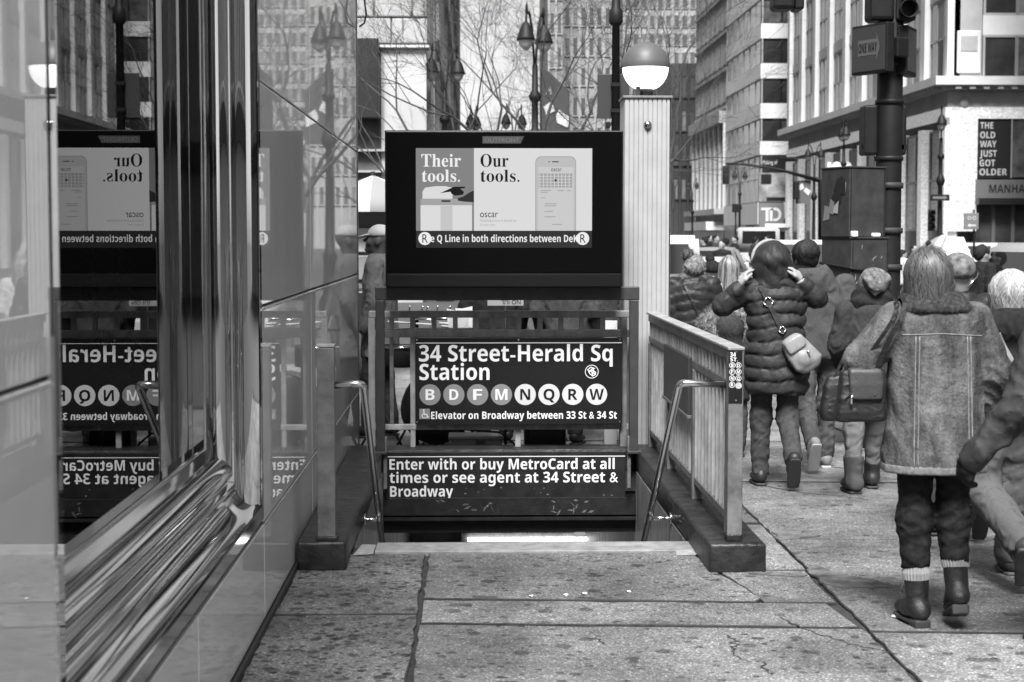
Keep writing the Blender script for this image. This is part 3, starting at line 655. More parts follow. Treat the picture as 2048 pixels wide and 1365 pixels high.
# the bin in the advert
PD(rect(dx(841), dx(944), dz(462), dz(411), YQ - .001, LW, dg_, 'bin_body')); PD(rect(dx(881), dx(905), dz(462), dz(412), YQ - .002, lit('lit_pale', .55), dg_, 'bin_front'))
PD(rect(dx(841), dx(944), dz(411), dz(398), YQ - .0015, LM, dg_, 'bin_rim')); PD(rect(dx(883), dx(901), dz(404.5), dz(401), YQ - .002, LK, dg_, 'bin_label'))
PD(poly([(dx(a), dz(c)) for a, c in ((845, 398), (845, 384), (850, 376), (870, 373), (890, 373), (905, 376), (905, 398))], YQ - .001, LW, dg_, 'bin_lid'))
PD(poly([(dx(a), dz(c)) for a, c in ((880, 387), (908, 374), (931, 374), (929, 377), (920, 378), (928, 384), (926, 390), (910, 392), (903, 388), (901, 384))], YQ - .002, LD, dg_, 'lifted_tool'))
PD(poly([(dx(a), dz(c)) for a, c in ((948, 381), (948, 405), (930, 404), (916, 402), (915, 397), (926, 394), (938, 386))], YQ - .0025, LK, dg_, 'arm_silhouette'))
# the telephone in the advert
def rr_pts(x0, x1, z0, z1, r, n=6):
    out = []
    for cx, cz, a0 in ((x1 - r, z1 - r, 0), (x0 + r, z1 - r, 90)):
        out += [(cx + r * math.cos(R(a0 + 90 * k / n)), cz + r * math.sin(R(a0 + 90 * k / n))) for k in range(n + 1)]
    return out + [(x0, z0), (x1, z0)]
u1 = dx(901) - dx(900)
PD(poly(rr_pts(dx(1070.5), dx(1152), dz(462), dz(313), 12 * u1), YQ - .001, LM, dg_, 'phone_edge')); PD(poly(rr_pts(dx(1072), dx(1150.5), dz(462), dz(314.5), 11 * u1), YQ - .002, lit('lit_phone', .5), dg_, 'phone_face'))
PD(rect(dx(1076), dx(1147), dz(462), dz(334.5), YQ - .003, lit('lit_phone_screen', .58), dg_, 'phone_screen')); PD(rect(dx(1077), dx(1144.5), dz(375.5), dz(347.5), YQ - .0035, LM, dg_, 'phone_map'))
for k in range(9): PD(rect(dx(1079 + 7.3 * k), dx(1080.2 + 7.3 * k), dz(375), dz(348), YQ - .004, LW, dg_, 'map_street'))
for k in range(4): PD(rect(dx(1077), dx(1144), dz(353.5 + 6 * k), dz(352.6 + 6 * k), YQ - .0042, LW, dg_, 'map_street'))
T('oscar', 1102, 1123, 337.5, 343, LD, style='plain', off=.004); PD(disc(dx(1111), dz(361), 2.4 * u1, YQ - .0046, LD, dg_, 'map_pin', 14)); PD(disc(dx(1098), dz(324), 1.3 * u1, YQ - .003, LD, dg_, 'phone_camera', 10)); PD(rect(dx(1104), dx(1117), dz(325), dz(323), YQ - .003, LK, dg_, 'phone_speaker'))
for a, c, y in ((1081, 1102, 381.5), (1081, 1095, 385), (1115, 1128, 381.5), (1134, 1142, 381.5), (1082, 1091, 396), (1089, 1113, 408), (1089, 1112, 412), (1089, 1106, 423), (1089, 1111, 434), (1104, 1124, 449)):
    PD(rect(dx(a), dx(c), dz(y + 1), dz(y - .8), YQ - .0036, LM, dg_, 'phone_text_line'))
b = MB(); PD(poly([(dx(a), dz(c)) for a, c in ((965, 287.5), (965, 273), (1048, 273), (1041, 287.5))], YQ, lit('lit_logo', .10), dg_, 'maker_plate'))
T('OUTFRONT', 969, 1039, 276, 285, lit('lit_logo_text', .22), style='plain', off=.001)
# ---- post plate
yp = Y0 - .036; qx = lambda px: U(px, 760, yp)[0]; qz = lambda py: U(1470, py, yp)[2]
pp = thing('post_plate', 'small black plate reading 34 ST with route letters on the railing post', 'sign', (XR, yp, qz(806))); PQ = lambda o: P8(o, pp)
b = MB(); b.bbox(qx(1457), qx(1484.5), yp - .004, yp, qz(806), qz(701), .001); PQ(b.build('plate', M_sblack, pp))
T2 = lambda s_, a, c, t, q: PQ(lettering(s_, qx(a), qx(c), qz(t), qz(q), yp - .004, M_swhite, pp, off=.001))
T2('34', 1459.5, 1471, 705, 714); T2('ST.', 1460, 1475, 715.5, 723)
for i, ch in enumerate('BDFMNQR'):
    cx_, cy_ = (1464, 1476.5)[i % 2], 731 + 13 * (i // 2); PQ(disc(qx(cx_), qz(cy_), qx(1470.9) - qx(1465), yp - .0045, M_swhite, pp, 'route_ring', 24, qx(1470) - qx(1465))); T2(ch, cx_ - 2.6, cx_ + 2.6, cy_ - 3.4, cy_ + 3.4)
PQ(disc(qx(1477), qz(771.5), qx(1471.5) - qx(1465), yp - .0045, mat('worn_sticker', .5, .6, noise=(90, .5, 1.2)), pp, 'worn_sticker', 20))
for py in (704, 801): PQ(disc(qx(1472), qz(py), .004, yp - .0045, M_steel, pp, 'screw', 10))
# ---- lamp column with the half globe
YC = 12.10
cxm = (U(1248, 400, YC)[0] + U(1341, 400, YC)[0]) / 2; cw = (U(1341, 400, YC)[0] - U(1248, 400, YC)[0]) / 2; ctop = U(1293, 197, YC)[2]
lc = thing('entrance_lamp', 'fluted pale metal column topped by a half-lit globe lamp', 'lamp post', (cxm, YC + cw, 0))
M_col = mat('pale_fluted_metal', .40, .42, noise=(6, .9, 1.08))
b = MB(); nfl = 10; P_ = []
for side in range(4):
    for k in range(nfl):
        for j, (t, d) in enumerate(((.0, -.010), (.10, -.010), (.16, 0), (.94, 0), (1.0, -.010))):
            if j == 4: continue
            u = -cw + 2 * cw * (k + t) / nfl; v = -cw - d
            p = (u, v); 
            for _ in range(side): p = (-p[1], p[0])
            P_.append(p)
b.prism(P_, 'z', .002, ctop); b.build('fluted_shaft', M_col, lc)
b = MB(); b.bbox(-cw - .012, cw + .012, -cw - .012, cw + .012, ctop, ctop + .018, .004); b.build('cap_plate', M_rail, lc)
gz = U(1293, 137, YC + cw)[2]; gr = (U(1341, 140, YC + cw)[0] - U(1246, 140, YC + cw)[0]) / 2
b = MB(); b.tube([(0, 0, ctop + .015), (0, 0, gz - gr * .8)], .06, 16); b.bbox(-.075, -.045, -.075, -.045, ctop, gz - gr * .8, .003); b.build('neck', M_dkframe, lc)
b = MB(); b.lathe([(0, -gr)] + [(gr * .965 * math.cos(R(a)), gr * .965 * math.sin(R(a))) for a in range(-58, 9, 6)], (0, 0, gz), 36); b.build('lit_globe', mat('lit_globe', .8, .3, emit=.8), lc)
b = MB(); b.lathe([(gr, .0), (gr * 1.01, .012), (gr, .04)] + [(gr * math.cos(R(a)), .02 + gr * .98 * math.sin(R(a))) for a in range(10, 91, 8)], (0, 0, gz), 36); b.build('dark_hood', mat('dark_hood', .10, .5, noise=(8, .85, 1.1)), lc)
b = MB(); b.lathe([(0, -.03), (.024, -.028), (.03, -.012), (.026, 0)], (0, -cw + .004, U(1298, 250, YC)[2]), 16, 'y'); b.build('lens', M_chrome, lc)
# ================================================================ buildings across the streets
M_pstone = mat('pale_stone', .66, .75, noise=(.8, .88, 1.08))
M_gstone = mat('grey_stone', .38, .8, noise=(.6, .8, 1.15))
M_bstone = mat('brown_brick', .24, .8, noise=(.9, .8, 1.2))
M_win = mat('window_glass', .02, .06, spec=.8, noise=(.35, .5, 3.5))
M_winfar = mat('far_window_glass', .1, .2, noise=(.05, .5, 1.8))
M_wincur = mat('mirror_glass', .16, .08, spec=1.0, noise=(.5, .55, 1.8), stretch=(1, 1.6, .7))
M_mull = mat('mullion_grey', .36, .5)
M_whitecl = mat('white_cladding', .78, .5, noise=(.5, .92, 1.05))
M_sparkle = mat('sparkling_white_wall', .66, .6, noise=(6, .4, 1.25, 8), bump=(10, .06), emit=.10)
M_blackp = mat('black_panel', .02, .4)
M_greyp = mat('grey_panel', .16, .5)
def PT(root): 
    inv = Matrix.Translation(-Vector(root.location))
    def f(o): o.matrix_parent_inverse = inv; return o
    return f
WINM = {}
M_blind, M_blind2 = mat('drawn_blind', .22, .4, noise=(.8, .7, 1.2)), mat('half_lit_room', .07, .15, spec=.8, noise=(1.2, .3, 2.5))
_bm = {}
def blind_mesh(pd, k):
    if (pd.name, k) not in _bm:
        d = pd.copy(); d.materials.clear(); d.materials.append(M_blind if k else M_blind2); _bm[(pd.name, k)] = d
    return _bm[(pd.name, k)]
def window(root, kind, w, h, cols, rows, place, m_frame, m_glass, fr=.12):
    """window as one part with its panes as sub-parts; built in local x (width), z (height), facing -y"""
    key = (kind, round(w, 2), round(h, 2), cols, rows, m_frame.name, m_glass.name)
    if key not in WINM:
        b = MB(); xs = [w * i / cols for i in range(cols + 1)]; zs = [h * i / rows for i in range(rows + 1)]
        for x in xs: b.box(x - fr / 2, x + fr / 2, -.06, .05, -fr / 2, h + fr / 2)
        for z in zs: b.box(-fr / 2 + .001, w + fr / 2 - .001, -.055, .045, z - fr / 2, z + fr / 2)
        f = b.build('window', m_frame, root)
        b = MB(); b.box(fr / 2, w / cols - fr / 2, .0, .02, fr / 2, h / rows - fr / 2); p = b.build('pane', m_glass, f); WINM[key] = (f.data, p.data)
        bpy.data.objects.remove(p); bpy.data.objects.remove(f)
    fd, pd = WINM[key]
    f = bpy.data.objects.new('window', fd); COL.objects.link(f); f.parent = root; f.matrix_local = Matrix.Translation(-Vector(root.location)) @ place
    for i in range(cols):
        for j in range(rows):
            p = bpy.data.objects.new('pane', pd if random.random() < .6 or m_glass.name == 'mirror_glass' else blind_mesh(pd, random.random() < .5)); COL.objects.link(p); p.parent = f; p.location = (w * i / cols, random.uniform(-.02, .02), h * j / rows)
    return f
def side_left(X, y, z):      # on a wall facing -X: width runs along -Y
    return Matrix.Translation((X, y, z)) @ Matrix.Rotation(-PI / 2, 4, 'Z')
def side_right(X, y, z):     # on a wall facing +X
    return Matrix.Translation((X, y, z)) @ Matrix.Rotation(PI / 2, 4, 'Z')
def front(x, Y, z): return Matrix.Translation((x, Y, z))

# ---- corner department building at the right (bright street front, cornice, big windows)
mall = thing('department_building', 'pale corner building with white lit street front, cornice and tall window bays at right', 'building', (34, 105, -.15)); P = PT(mall)
XM, YM0, YM1 = 24.4, 84.5, 127.0
b = MB(); b.box(XM + .5, 50, YM0 + .5, YM1, -.15, 40); P(b.build('wall', mat('dim_core', .05, .8), mall))
b = MB(); b.prism([(YM0 - .0, 9.05), (YM0 - .0, 9.05)], 'x', 0, 1) if False else None
def ring(z0, z1, d, m, name):
    b = MB(); b.prism([(XM - d, YM1), (XM - d, YM0 - d), (50, YM0 - d), (50, YM0 + .5), (XM + .5, YM0 + .5), (XM + .5, YM1)], 'z', z0, z1); return P(b.build(name, m, mall))
ring(8.25, 9.1, .0, M_gstone, 'frieze'); ring(9.1, 9.32, .35, M_gstone, 'cornice_bed'); ring(9.32, 9.75, .85, M_pstone, 'cornice')
for k in range(60):
    b = MB(); y = YM0 + .1 + k * .72; b.box(XM - .75, XM - .36, y, y + .3, 9.12, 9.31); P(b.build('bracket', M_gstone, mall))
for k in range(18):
    b = MB(); x = XM + .2 + k * .72; b.box(x, x + .3, YM0 - .75, YM0 - .36, 9.12, 9.31); P(b.build('bracket', M_gstone, mall))
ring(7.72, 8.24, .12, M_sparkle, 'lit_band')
NB = 9; BW_ = (YM1 - YM0) / NB
for k in range(NB + 1):
    y = YM0 + k * BW_; 
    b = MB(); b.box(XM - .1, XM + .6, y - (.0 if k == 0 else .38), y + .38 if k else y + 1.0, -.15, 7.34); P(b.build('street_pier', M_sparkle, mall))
    b = MB(); b.box(XM - .05, XM + .6, y - (.0 if k == 0 else .42), y + .42, 9.76, 40); P(b.build('upper_pier', M_pstone, mall))
for k in range(NB):
    y = YM0 + k * BW_ + (.42 if k else .42)
    window(mall, 'shop', BW_ - .84, 5.2, 2, 2, side_left(XM + .35, y + BW_ - .84 + (0), 2.0), M_mull, M_win)
    for z, h in ((9.95, 4.0), (14.7, 4.0), (19.5, 4.0)):
        window(mall, 'bay', BW_ - .84, h, 3, 2, side_left(XM + .3, y + BW_ - .84, z), M_mull, M_win)
        b = MB(); b.box(XM + .2, XM + .5, y - .02, y + BW_ - .82, z + h + .06, z + h + .72); P(b.build('spandrel', M_mull, mall))
    b = MB(); b.box(XM + .3, XM + .5, y, y + BW_ - .84, -.15, 1.95); P(b.build('shop_door', M_blackp, mall))
# front towards the crossing
mx_ = lambda px: U(px, 300, YM0)[0]; mz_ = lambda py: U(1950, py, YM0)[2]
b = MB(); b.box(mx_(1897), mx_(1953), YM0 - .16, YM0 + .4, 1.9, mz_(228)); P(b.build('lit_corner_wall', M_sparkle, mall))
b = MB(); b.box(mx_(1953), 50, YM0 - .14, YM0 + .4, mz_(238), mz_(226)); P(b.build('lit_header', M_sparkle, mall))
b = MB(); b.box(mx_(1953), 50, YM0 - .05, YM0 + .4, mz_(357), mz_(238)); P(b.build('poster_wall', M_blackp, mall))
b = MB(); b.box(mx_(2021), mx_(2023), YM0 - .1, YM0, mz_(357), mz_(238)); P(b.build('poster_mullion', M_mull, mall))
for s_, y0, y1, x1 in (('THE', 245, 258, 1985), ('OLD', 264, 277, 1989), ('WAY', 282, 295, 1992), ('JUST', 301, 314, 1993), ('GOT', 320, 333, 1990), ('OLDER', 338, 351, 2014)):
    P(lettering(s_, mx_(1959), mx_(x1), mz_(y0), mz_(y1), YM0 - .06, M_slight, mall))
b = MB(); b.box(mx_(2023.5), 31, YM0 - .07, YM0 - .05, mz_(355), mz_(240)); P(b.build('poster_print', mat('poster_print', .06, .4, noise=(.7, .1, 3.2, 5)), mall))
b = MB(); b.box(mx_(1950), 50, YM0 - .3, YM0 + .4, mz_(397), mz_(360)); P(b.build('name_band', M_greyp, mall))
P(lettering('MANHATTAN', mx_(1976), mx_(2095), mz_(370), mz_(386), YM0 - .31, M_blackp, mall))
b = MB(); b.box(mx_(1950), 50, YM0 - .8, YM0 + .3, mz_(410), mz_(398)); P(b.build('canopy', M_blackp, mall))
b = MB(); b.box(mx_(1950), 50, YM0 + .1, YM0 + .4, -.15, mz_(410)); P(b.build('shop_front', mat('shop_dark', .06, .3, noise=(.6, .3, 2.4)), mall))
for px in (1985, 2024): b = MB(); b.box(mx_(px), mx_(px + 7), YM0 - .1, YM0 + .15, -.15, mz_(410)); P(b.build('shop_post', M_greyp, mall))
b = MB(); b.box(mx_(1905), mx_(1960), YM0 + .0, YM0 + .5, mz_(168), 40); P(b.build('corner_pier', M_gstone, mall))
b = MB(); b.bbox(mx_(1910), mx_(1957), YM0 - .1, YM0, mz_(147), mz_(62), .05); P(b.build('corner_plaque', M_pstone, mall)); b = MB(); b.box(mx_(1917), mx_(1950), YM0 - .13, YM0 - .1, mz_(103), mz_(73)); P(b.build('plaque_inset', M_gstone, mall))
b = MB(); b.lathe([(0, 0), (.28, 0), (.24, -.1), (0, -.12)], (mx_(1927), YM0 - .02, mz_(208)), 20, 'y'); P(b.build('medallion', M_gstone, mall))
for z0, z1 in ((mz_(158), mz_(72)), (mz_(28), mz_(-70)), (mz_(-110), mz_(-200))):
    window(mall, 'big', mx_(2030) - mx_(1965), z1 - z0, 1, 1, front(mx_(1965), YM0 + .1, z0), M_mull, M_win); window(mall, 'big', mx_(2030) - mx_(1965), z1 - z0, 1, 1, front(mx_(2031), YM0 + .1, z0), M_mull, M_win)
for z0, z1 in ((mz_(70), mz_(30)), (mz_(-72), mz_(-108))): b = MB(); b.box(mx_(1962), 50, YM0 + .05, YM0 + .5, z0, z1); P(b.build('spandrel', M_pstone, mall))
P(lettering('m', U(1655, 330, 104)[0], U(1655, 330, 104)[0] + 1.6, 6.3, 4.5, 104, M_swhite, mall))
# awning light on the far corner
b = MB(); b.prism([(125.5, 2.3), (127.3, 2.0), (127.3, 2.25), (125.5, 2.6)], 'x', XM - 2.0, XM); P(b.build('awning', M_whitecl, mall))

# ---- bank building with white bands
bank = thing('bank_building', 'banded glass office building with white spandrels and TD sign', 'building', (30, 145, -.15)); P = PT(bank)
XB, YB0, YB1 = U(1520, 300, 135)[0], 135.0, 153.5
b = MB(); b.box(XB + .3, 45, YB0 + .3, YB1, -.15, 44); P(b.build('core', MATS['dim_core'], bank))
bz = lambda py: U(1550, py, YB0)[2]; bx = lambda px: U(px, 300, YB0)[0]
bands = [(bz(310), bz(283)), (bz(237), bz(207)), (bz(157), bz(127)), (bz(77), bz(47)), (bz(-3), bz(-33)), (bz(-83), bz(-113)), (bz(-163), bz(-193))]
for z0, z1 in bands:
    b = MB(); b.prism([(XB, YB1), (XB, YB0), (45, YB0), (45, YB0 + .3), (XB + .3, YB0 + .3), (XB + .3, YB1)], 'z', z0, z1); P(b.build('spandrel_band', M_whitecl, bank))
for (a, c) in zip(bands[:-1], bands[1:]):
    z0, z1 = a[1] + .05, c[0] - .05
    for x0 in (XB + .05, bx(1562)): window(bank, 'office', bx(1562) - XB - .08, z1 - z0, 1, 1, front(x0, YB0 + .12, z0), M_blackp, M_win)
    for k in range(6): window(bank, 'curtain', (YB1 - YB0) / 6 - .02, z1 - z0, 1, 1, side_left(XB + .12, YB0 + (k + 1) * (YB1 - YB0) / 6, z0), M_mull, M_wincur, fr=.06)
for k in range(6): window(bank, 'curtain', (YB1 - YB0) / 6 - .02, bands[0][0] - 4.6, 1, 2, side_left(XB + .12, YB0 + (k + 1) * (YB1 - YB0) / 6, 4.5), M_mull, M_wincur, fr=.06)
b = MB(); b.box(XB - .1, XB + .3, YB0 + .2, YB1, 2.6, 4.4); P(b.build('street_fascia', M_whitecl, bank))
b = MB(); b.box(XB, XB + .3, YB0 + .2, YB1, -.15, 2.6); P(b.build('street_front', MATS['shop_dark'], bank))
b = MB(); b.box(XB, 45, YB0 + .05, YB0 + .3, bz(345), bz(311)); P(b.build('dark_panel', M_blackp, bank))
P(lettering('Making of', bx(1526), bx(1555), bz(321), bz(329), YB0 + .05, M_swhite, bank, style='plain')); P(lettering('a Legend', bx(1532), bx(1554), bz(332), bz(339), YB0 + .05, M_swhite, bank, style='plain')) if False else None
b = MB(); b.box(XB - .05, 45, YB0 - .05, YB0 + .3, bz(404), bz(346)); P(b.build('billboard', mat('billboard_print', .26, .5, noise=(.9, .3, 2.0, 5)), bank))
b = MB(); b.box(bx(1522), bx(1543), YB0 - .09, YB0 - .05, bz(368), bz(349)); P(b.build('billboard_badge', M_blackp, bank)); b = MB(); b.box(bx(1534), bx(1576), YB0 - .09, YB0 - .05, bz(402), bz(395)); P(b.build('billboard_strip', M_blackp, bank))
b = MB(); b.box(bx(1519), bx(1568), YB0 - .3, YB0 + .2, bz(454), bz(406)); P(b.build('sign_box', M_sgrey, bank))
# white T D monogram
tz = lambda a, c: (bx(a), bz(c))
for pts in ([(1522, 416), (1545, 416), (1545, 421), (1537, 421), (1537, 443), (1531, 443), (1531, 421), (1522, 421)], [(1539.5, 420), (1545, 416.5), (1545, 443), (1539.5, 443)]):
    P(poly([tz(*q) for q in pts], YB0 - .33, M_swhite, bank, 'sign_letter'))
b = MB(); o_, i_ = [], []
for a in range(90, -91, -10): o_.append((bx(1551) + (bx(1562.5) - bx(1551)) * math.cos(R(a)), bz(429.5) + (bz(416) - bz(429.5)) * math.sin(R(a)))); i_.append((bx(1550) + (bx(1557) - bx(1550)) * math.cos(R(a)), bz(429.5) + (bz(421) - bz(429.5)) * math.sin(R(a))))
o_ = [tz(1546.5, 416)] + o_ + [tz(1546.5, 443)]; i_ = [tz(1546.5, 421)] + i_ + [tz(1546.5, 438)]
b.add([(x, YB0 - .33, z) for x, z in o_ + i_], [(k, k + 1, len(o_) + k + 1, len(o_) + k) for k in range(len(o_) - 1)]); P(b.build('sign_letter', M_swhite, bank, fix=False))
b = MB(); b.box(bx(1568.5), 45, YB0 - .02, YB0 + .3, bz(438), bz(405)); P(b.build('pale_panel', M_pstone, bank)); b = MB(); b.box(XB + .02, 45, YB0 + .1, YB0 + .3, -.15, bz(455)); P(b.build('entrance', M_blackp, bank))

# ---- brown gridded building with pilastered base
bro = thing('brown_building', 'brown brick office block with square window grid above a pale pilastered base', 'building', (30, 165, -.15)); P = PT(bro)
Xb, Yb0, Yb1 = XB, 154.2, 176.0
b = MB(); b.box(Xb + .3, 45, Yb0, Yb1, -.15, 52); P(b.build('wall', M_bstone, bro))
NBb = 7; wb = (Yb1 - Yb0) / NBb
for k in range(NBb + 1):
    y = Yb0 + k * wb; b = MB(); b.box(Xb - .1, Xb + .35, max(Yb0, y - .45), min(Yb1, y + .45), 4.2, 12.2); P(b.build('pilaster', M_pstone, bro))
b = MB(); b.box(Xb - .5, Xb + .35, Yb0, Yb1, 12.2, 13.3); P(b.build('cornice', M_gstone, bro)); b = MB(); b.box(Xb - .9, Xb + .35, Yb0, Yb1, 3.7, 4.2); P(b.build('base_cornice', M_gstone, bro))
b = MB(); b.box(Xb - 1.5, Xb + .3, Yb0 + 1, Yb1 - 5, 2.2, 3.0); P(b.build('canopy_sign', M_pstone, bro)); b = MB(); b.box(Xb - .05, Xb + .3, Yb0, Yb1, -.15, 2.2); P(b.build('shop_front', MATS['shop_dark'], bro))
for k in range(NBb):
    y = Yb0 + k * wb
    for z in (4.6, 7.2, 9.8): window(bro, 'base', wb - 1.1, 2.0, 2, 1, side_left(Xb + .2, y + wb - .55, z), M_gstone, M_win)
    for j in range(9): window(bro, 'grid', wb - 1.0, 2.1, 2, 1, side_left(Xb + .25, y + wb - .5, 14.2 + 3.5 * j), M_bstone, M_win, fr=.1)
for j in range(9): b = MB(); b.box(Xb + .1, Xb + .32, Yb0, Yb1, 13.55 + 3.5 * j, 13.85 + 3.5 * j); P(b.build('sill_course', M_gstone, bro))

# ---- blocks that close the street behind the photographer and across the avenue (seen in the mirrors of the storefront)
def block(label, x0, x1, y0, y1, h, m, m2, faces, bay, storey):
    t = thing('office_block', label, 'building', ((x0 + x1) / 2, (y0 + y1) / 2, -.15)); P = PT(t)
    b = MB(); b.box(x0, x1, y0, y1, -.15, h); P(b.build('wall', m, t))
    for fc in faces:
        n = int(((y1 - y0) if fc == 'w' else (x1 - x0)) / bay); ns = int((h - 5) / storey)
        for i in range(n):
            for j in range(ns):
                if fc == 'w': window(t, 'blk', bay * .62, storey * .66, 2, 1, side_left(x0 - .04, y0 + bay * (i + .8), 4.8 + storey * j), m2, M_win)
                else: window(t, 'blk', bay * .62, storey * .66, 2, 1, Matrix.Translation((x0 + bay * (i + .82), y1 + .04, 4.8 + storey * j)) @ Matrix.Rotation(PI, 4, 'Z'), m2, M_win)
        for i in range(n + 1):
            b = MB(); b.box(*((x0 - .35, x0 + .1, y0 + bay * i - .3, y0 + bay * i + .3) if fc == 'w' else (x0 + bay * i - .3, x0 + bay * i + .3, y1 - .1, y1 + .35)), -.15, h); P(b.build('pier', m2, t))
        b = MB(); b.box(*((x0 - .6, x0 + .1, y0, y1) if fc == 'w' else (x0, x1, y1 - .1, y1 + .6)), 3.6, 4.4); P(b.build('shop_fascia', M_blackp, t))
block('dark office block across the avenue, mirrored in the polished storefront frame', 26, 44, 30, 74, 34, M_bstone, M_gstone, 'w', 5.5, 3.8)
block('pale office block across the avenue, mirrored in the left glass panels', 27, 44, -16, 28, 14, M_gstone, M_pstone, 'w', 5.5, 4.0)
block('grey office block behind the photographer, mirrored in the dark screen glass', -26, 20, -60, -36, 24, M_t2 if False else M_bstone, M_gstone, 'n', 5.2, 3.8)

# ---- towers farther up the avenue
def tower(label, px0, px1, top_py, D, depth, m, m2, cols, storey, name='tower', dark_left=False):
    x0, x1, z1 = U(px0, 300, D)[0], U(px1, 300, D)[0], U(1000, top_py, D)[2]
    t = thing(name, label, 'building', ((x0 + x1) / 2, D + depth / 2, -.15)); P = PT(t)
    b = MB(); b.box(x0, x1, D, D + depth, -.15, z1); P(b.build('wall', m, t))
    w = (x1 - x0) / cols; zs = 6.0
    for i in range(cols):
        b = MB(); b.box(x0 + w * i - w * .12, x0 + w * i + w * .12, D - .5, D + .1, -.15, z1 - .1); P(b.build('pier', m2, t))
    n = int((min(z1, 1.67 + 480 / 3300 * D + 6) - zs) / storey)
    for j in range(n):
        for i in range(cols): window(t, 'far', w * .62, storey * .62, 1, 1, front(x0 + w * (i + .19), D - .12, zs + storey * j), m2, M_winfar, fr=.15)
    return t
M_t1 = mat('tower_pale', .30, .8, noise=(.06, .9, 1.1)); M_t2 = mat('tower_grey', .22, .8, noise=(.06, .85, 1.15)); M_t3 = mat('tower_dark', .05, .5, noise=(.1, .6, 1.6))
tower('pale tower with many vertical piers behind the bare trees at centre', 1126, 1238, -260, 235, 40, M_t1, M_gstone, 7, 4.2)
tower('narrow dark grey tower slab beside the pale piered tower', 1097, 1125.5, -240, 226, 30, M_t2, M_gstone, 2, 4.6)
tower('pale far tower with close floor lines behind the globe lamp', 1246, 1392, -300, 290, 40, M_gstone, M_t1, 9, 3.2)
tower('dark glass block between the brown building and the pale far tower', 1344, 1391, 126, 196, 20, M_t3, M_t3, 3, 4.0)
tower('low grey building at the far end of the avenue', 925, 1100, 330, 420, 40, M_t2, M_t1, 9, 4.2)

# ---- stone building beyond the side street, left
M_left = mat('left_stone', .4, .8, noise=(.7, .85, 1.1))
st = thing('stone_building', 'pale rusticated stone corner building with a blank white panel at left', 'building', (-6, 80, -.15)); P = PT(st)
YT0, XT = 45.0, U(855, 200, 45.0)[0]
tx = lambda px: U(px, 200, YT0)[0]; tz_ = lambda py: U(800, py, YT0)[2]
b = MB(); b.box(-25, XT - .15, YT0 + .15, 140, -.15, 45); P(b.build('wall', M_gstone, st))
rows_ = [(87, 37), (33.5, -30), (-33, -90), (-93, -150), (-153, -210)]
for j, (pb, pt_) in enumerate(rows_):
    x = XT; w0 = [73, 31, 60, 40, 70][j]; first = True; px = 855
    while px > 560:
        w = w0 if first else 76; first = False
        b = MB(); b.bbox(tx(px - w) + .03, tx(px), YT0, YT0 + .3, tz_(pb), tz_(pt_), .03); P(b.build('stone_block', M_left, st)); px -= w
b = MB(); b.prism([(YT0 - .25, tz_(97)), (YT0 - .1, tz_(91)), (YT0 + .2, tz_(88)), (YT0 + .2, tz_(100)), (YT0 - .1, tz_(100))], 'x', -25, XT + .05); P(b.build('string_course', M_gstone, st))
b = MB(); b.box(tx(769), tx(853), YT0 - .1, YT0 + .16, 2.6, tz_(101)); P(b.build('white_panel', mat('blank_panel', .52, .6, noise=(.3, .92, 1.05)), st))
b = MB(); b.box(tx(763), tx(769), YT0 - .12, YT0 + .16, -.15, tz_(98)); P(b.build('panel_post', M_gstone, st))
b = MB(); b.box(-25, tx(763), YT0 - .05, YT0 + .14, -.15, tz_(100)); P(b.build('shop_front', MATS['shop_dark'], st))
b = MB(); b.bbox(tx(690), tx(760), YT0 - .6, YT0 - .15, tz_(240), tz_(80), .03); P(b.build('dark_panel_sign', M_blackp, st))
for py in (300, 342, 388): b = MB(); b.box(tx(640), tx(770), YT0 - .3, YT0 - .06, tz_(py + 4), tz_(py)); P(b.build('shop_rail', M_gstone, st))
for k, y in enumerate((46.5, 48.5, 51, 54.5)):
    b = MB(); b.box(XT - .2, XT + .05 - .02 * k, y, y + .8, -.15, 40); P(b.build('pilaster', M_pstone if k % 2 else M_gstone, st))
for y in (57.5, 66, 76, 88, 102, 118):
    for j in range(8): window(st, 'tall', 3.2, 2.9, 1, 1, side_right(XT + .02, y, 4.2 + 4.3 * j), M_pstone, M_win, fr=.25)
for j in range(9): b = MB(); b.box(XT - .2, XT + .22, 56, 140, 2.9 + 4.3 * j, 3.2 + 4.3 * j); P(b.build('string_course', M_gstone, st))
b = MB(); b.box(-20, XT + .05, 140, 180, -.15, 60); P(b.build('rear_wing', M_t2, st))

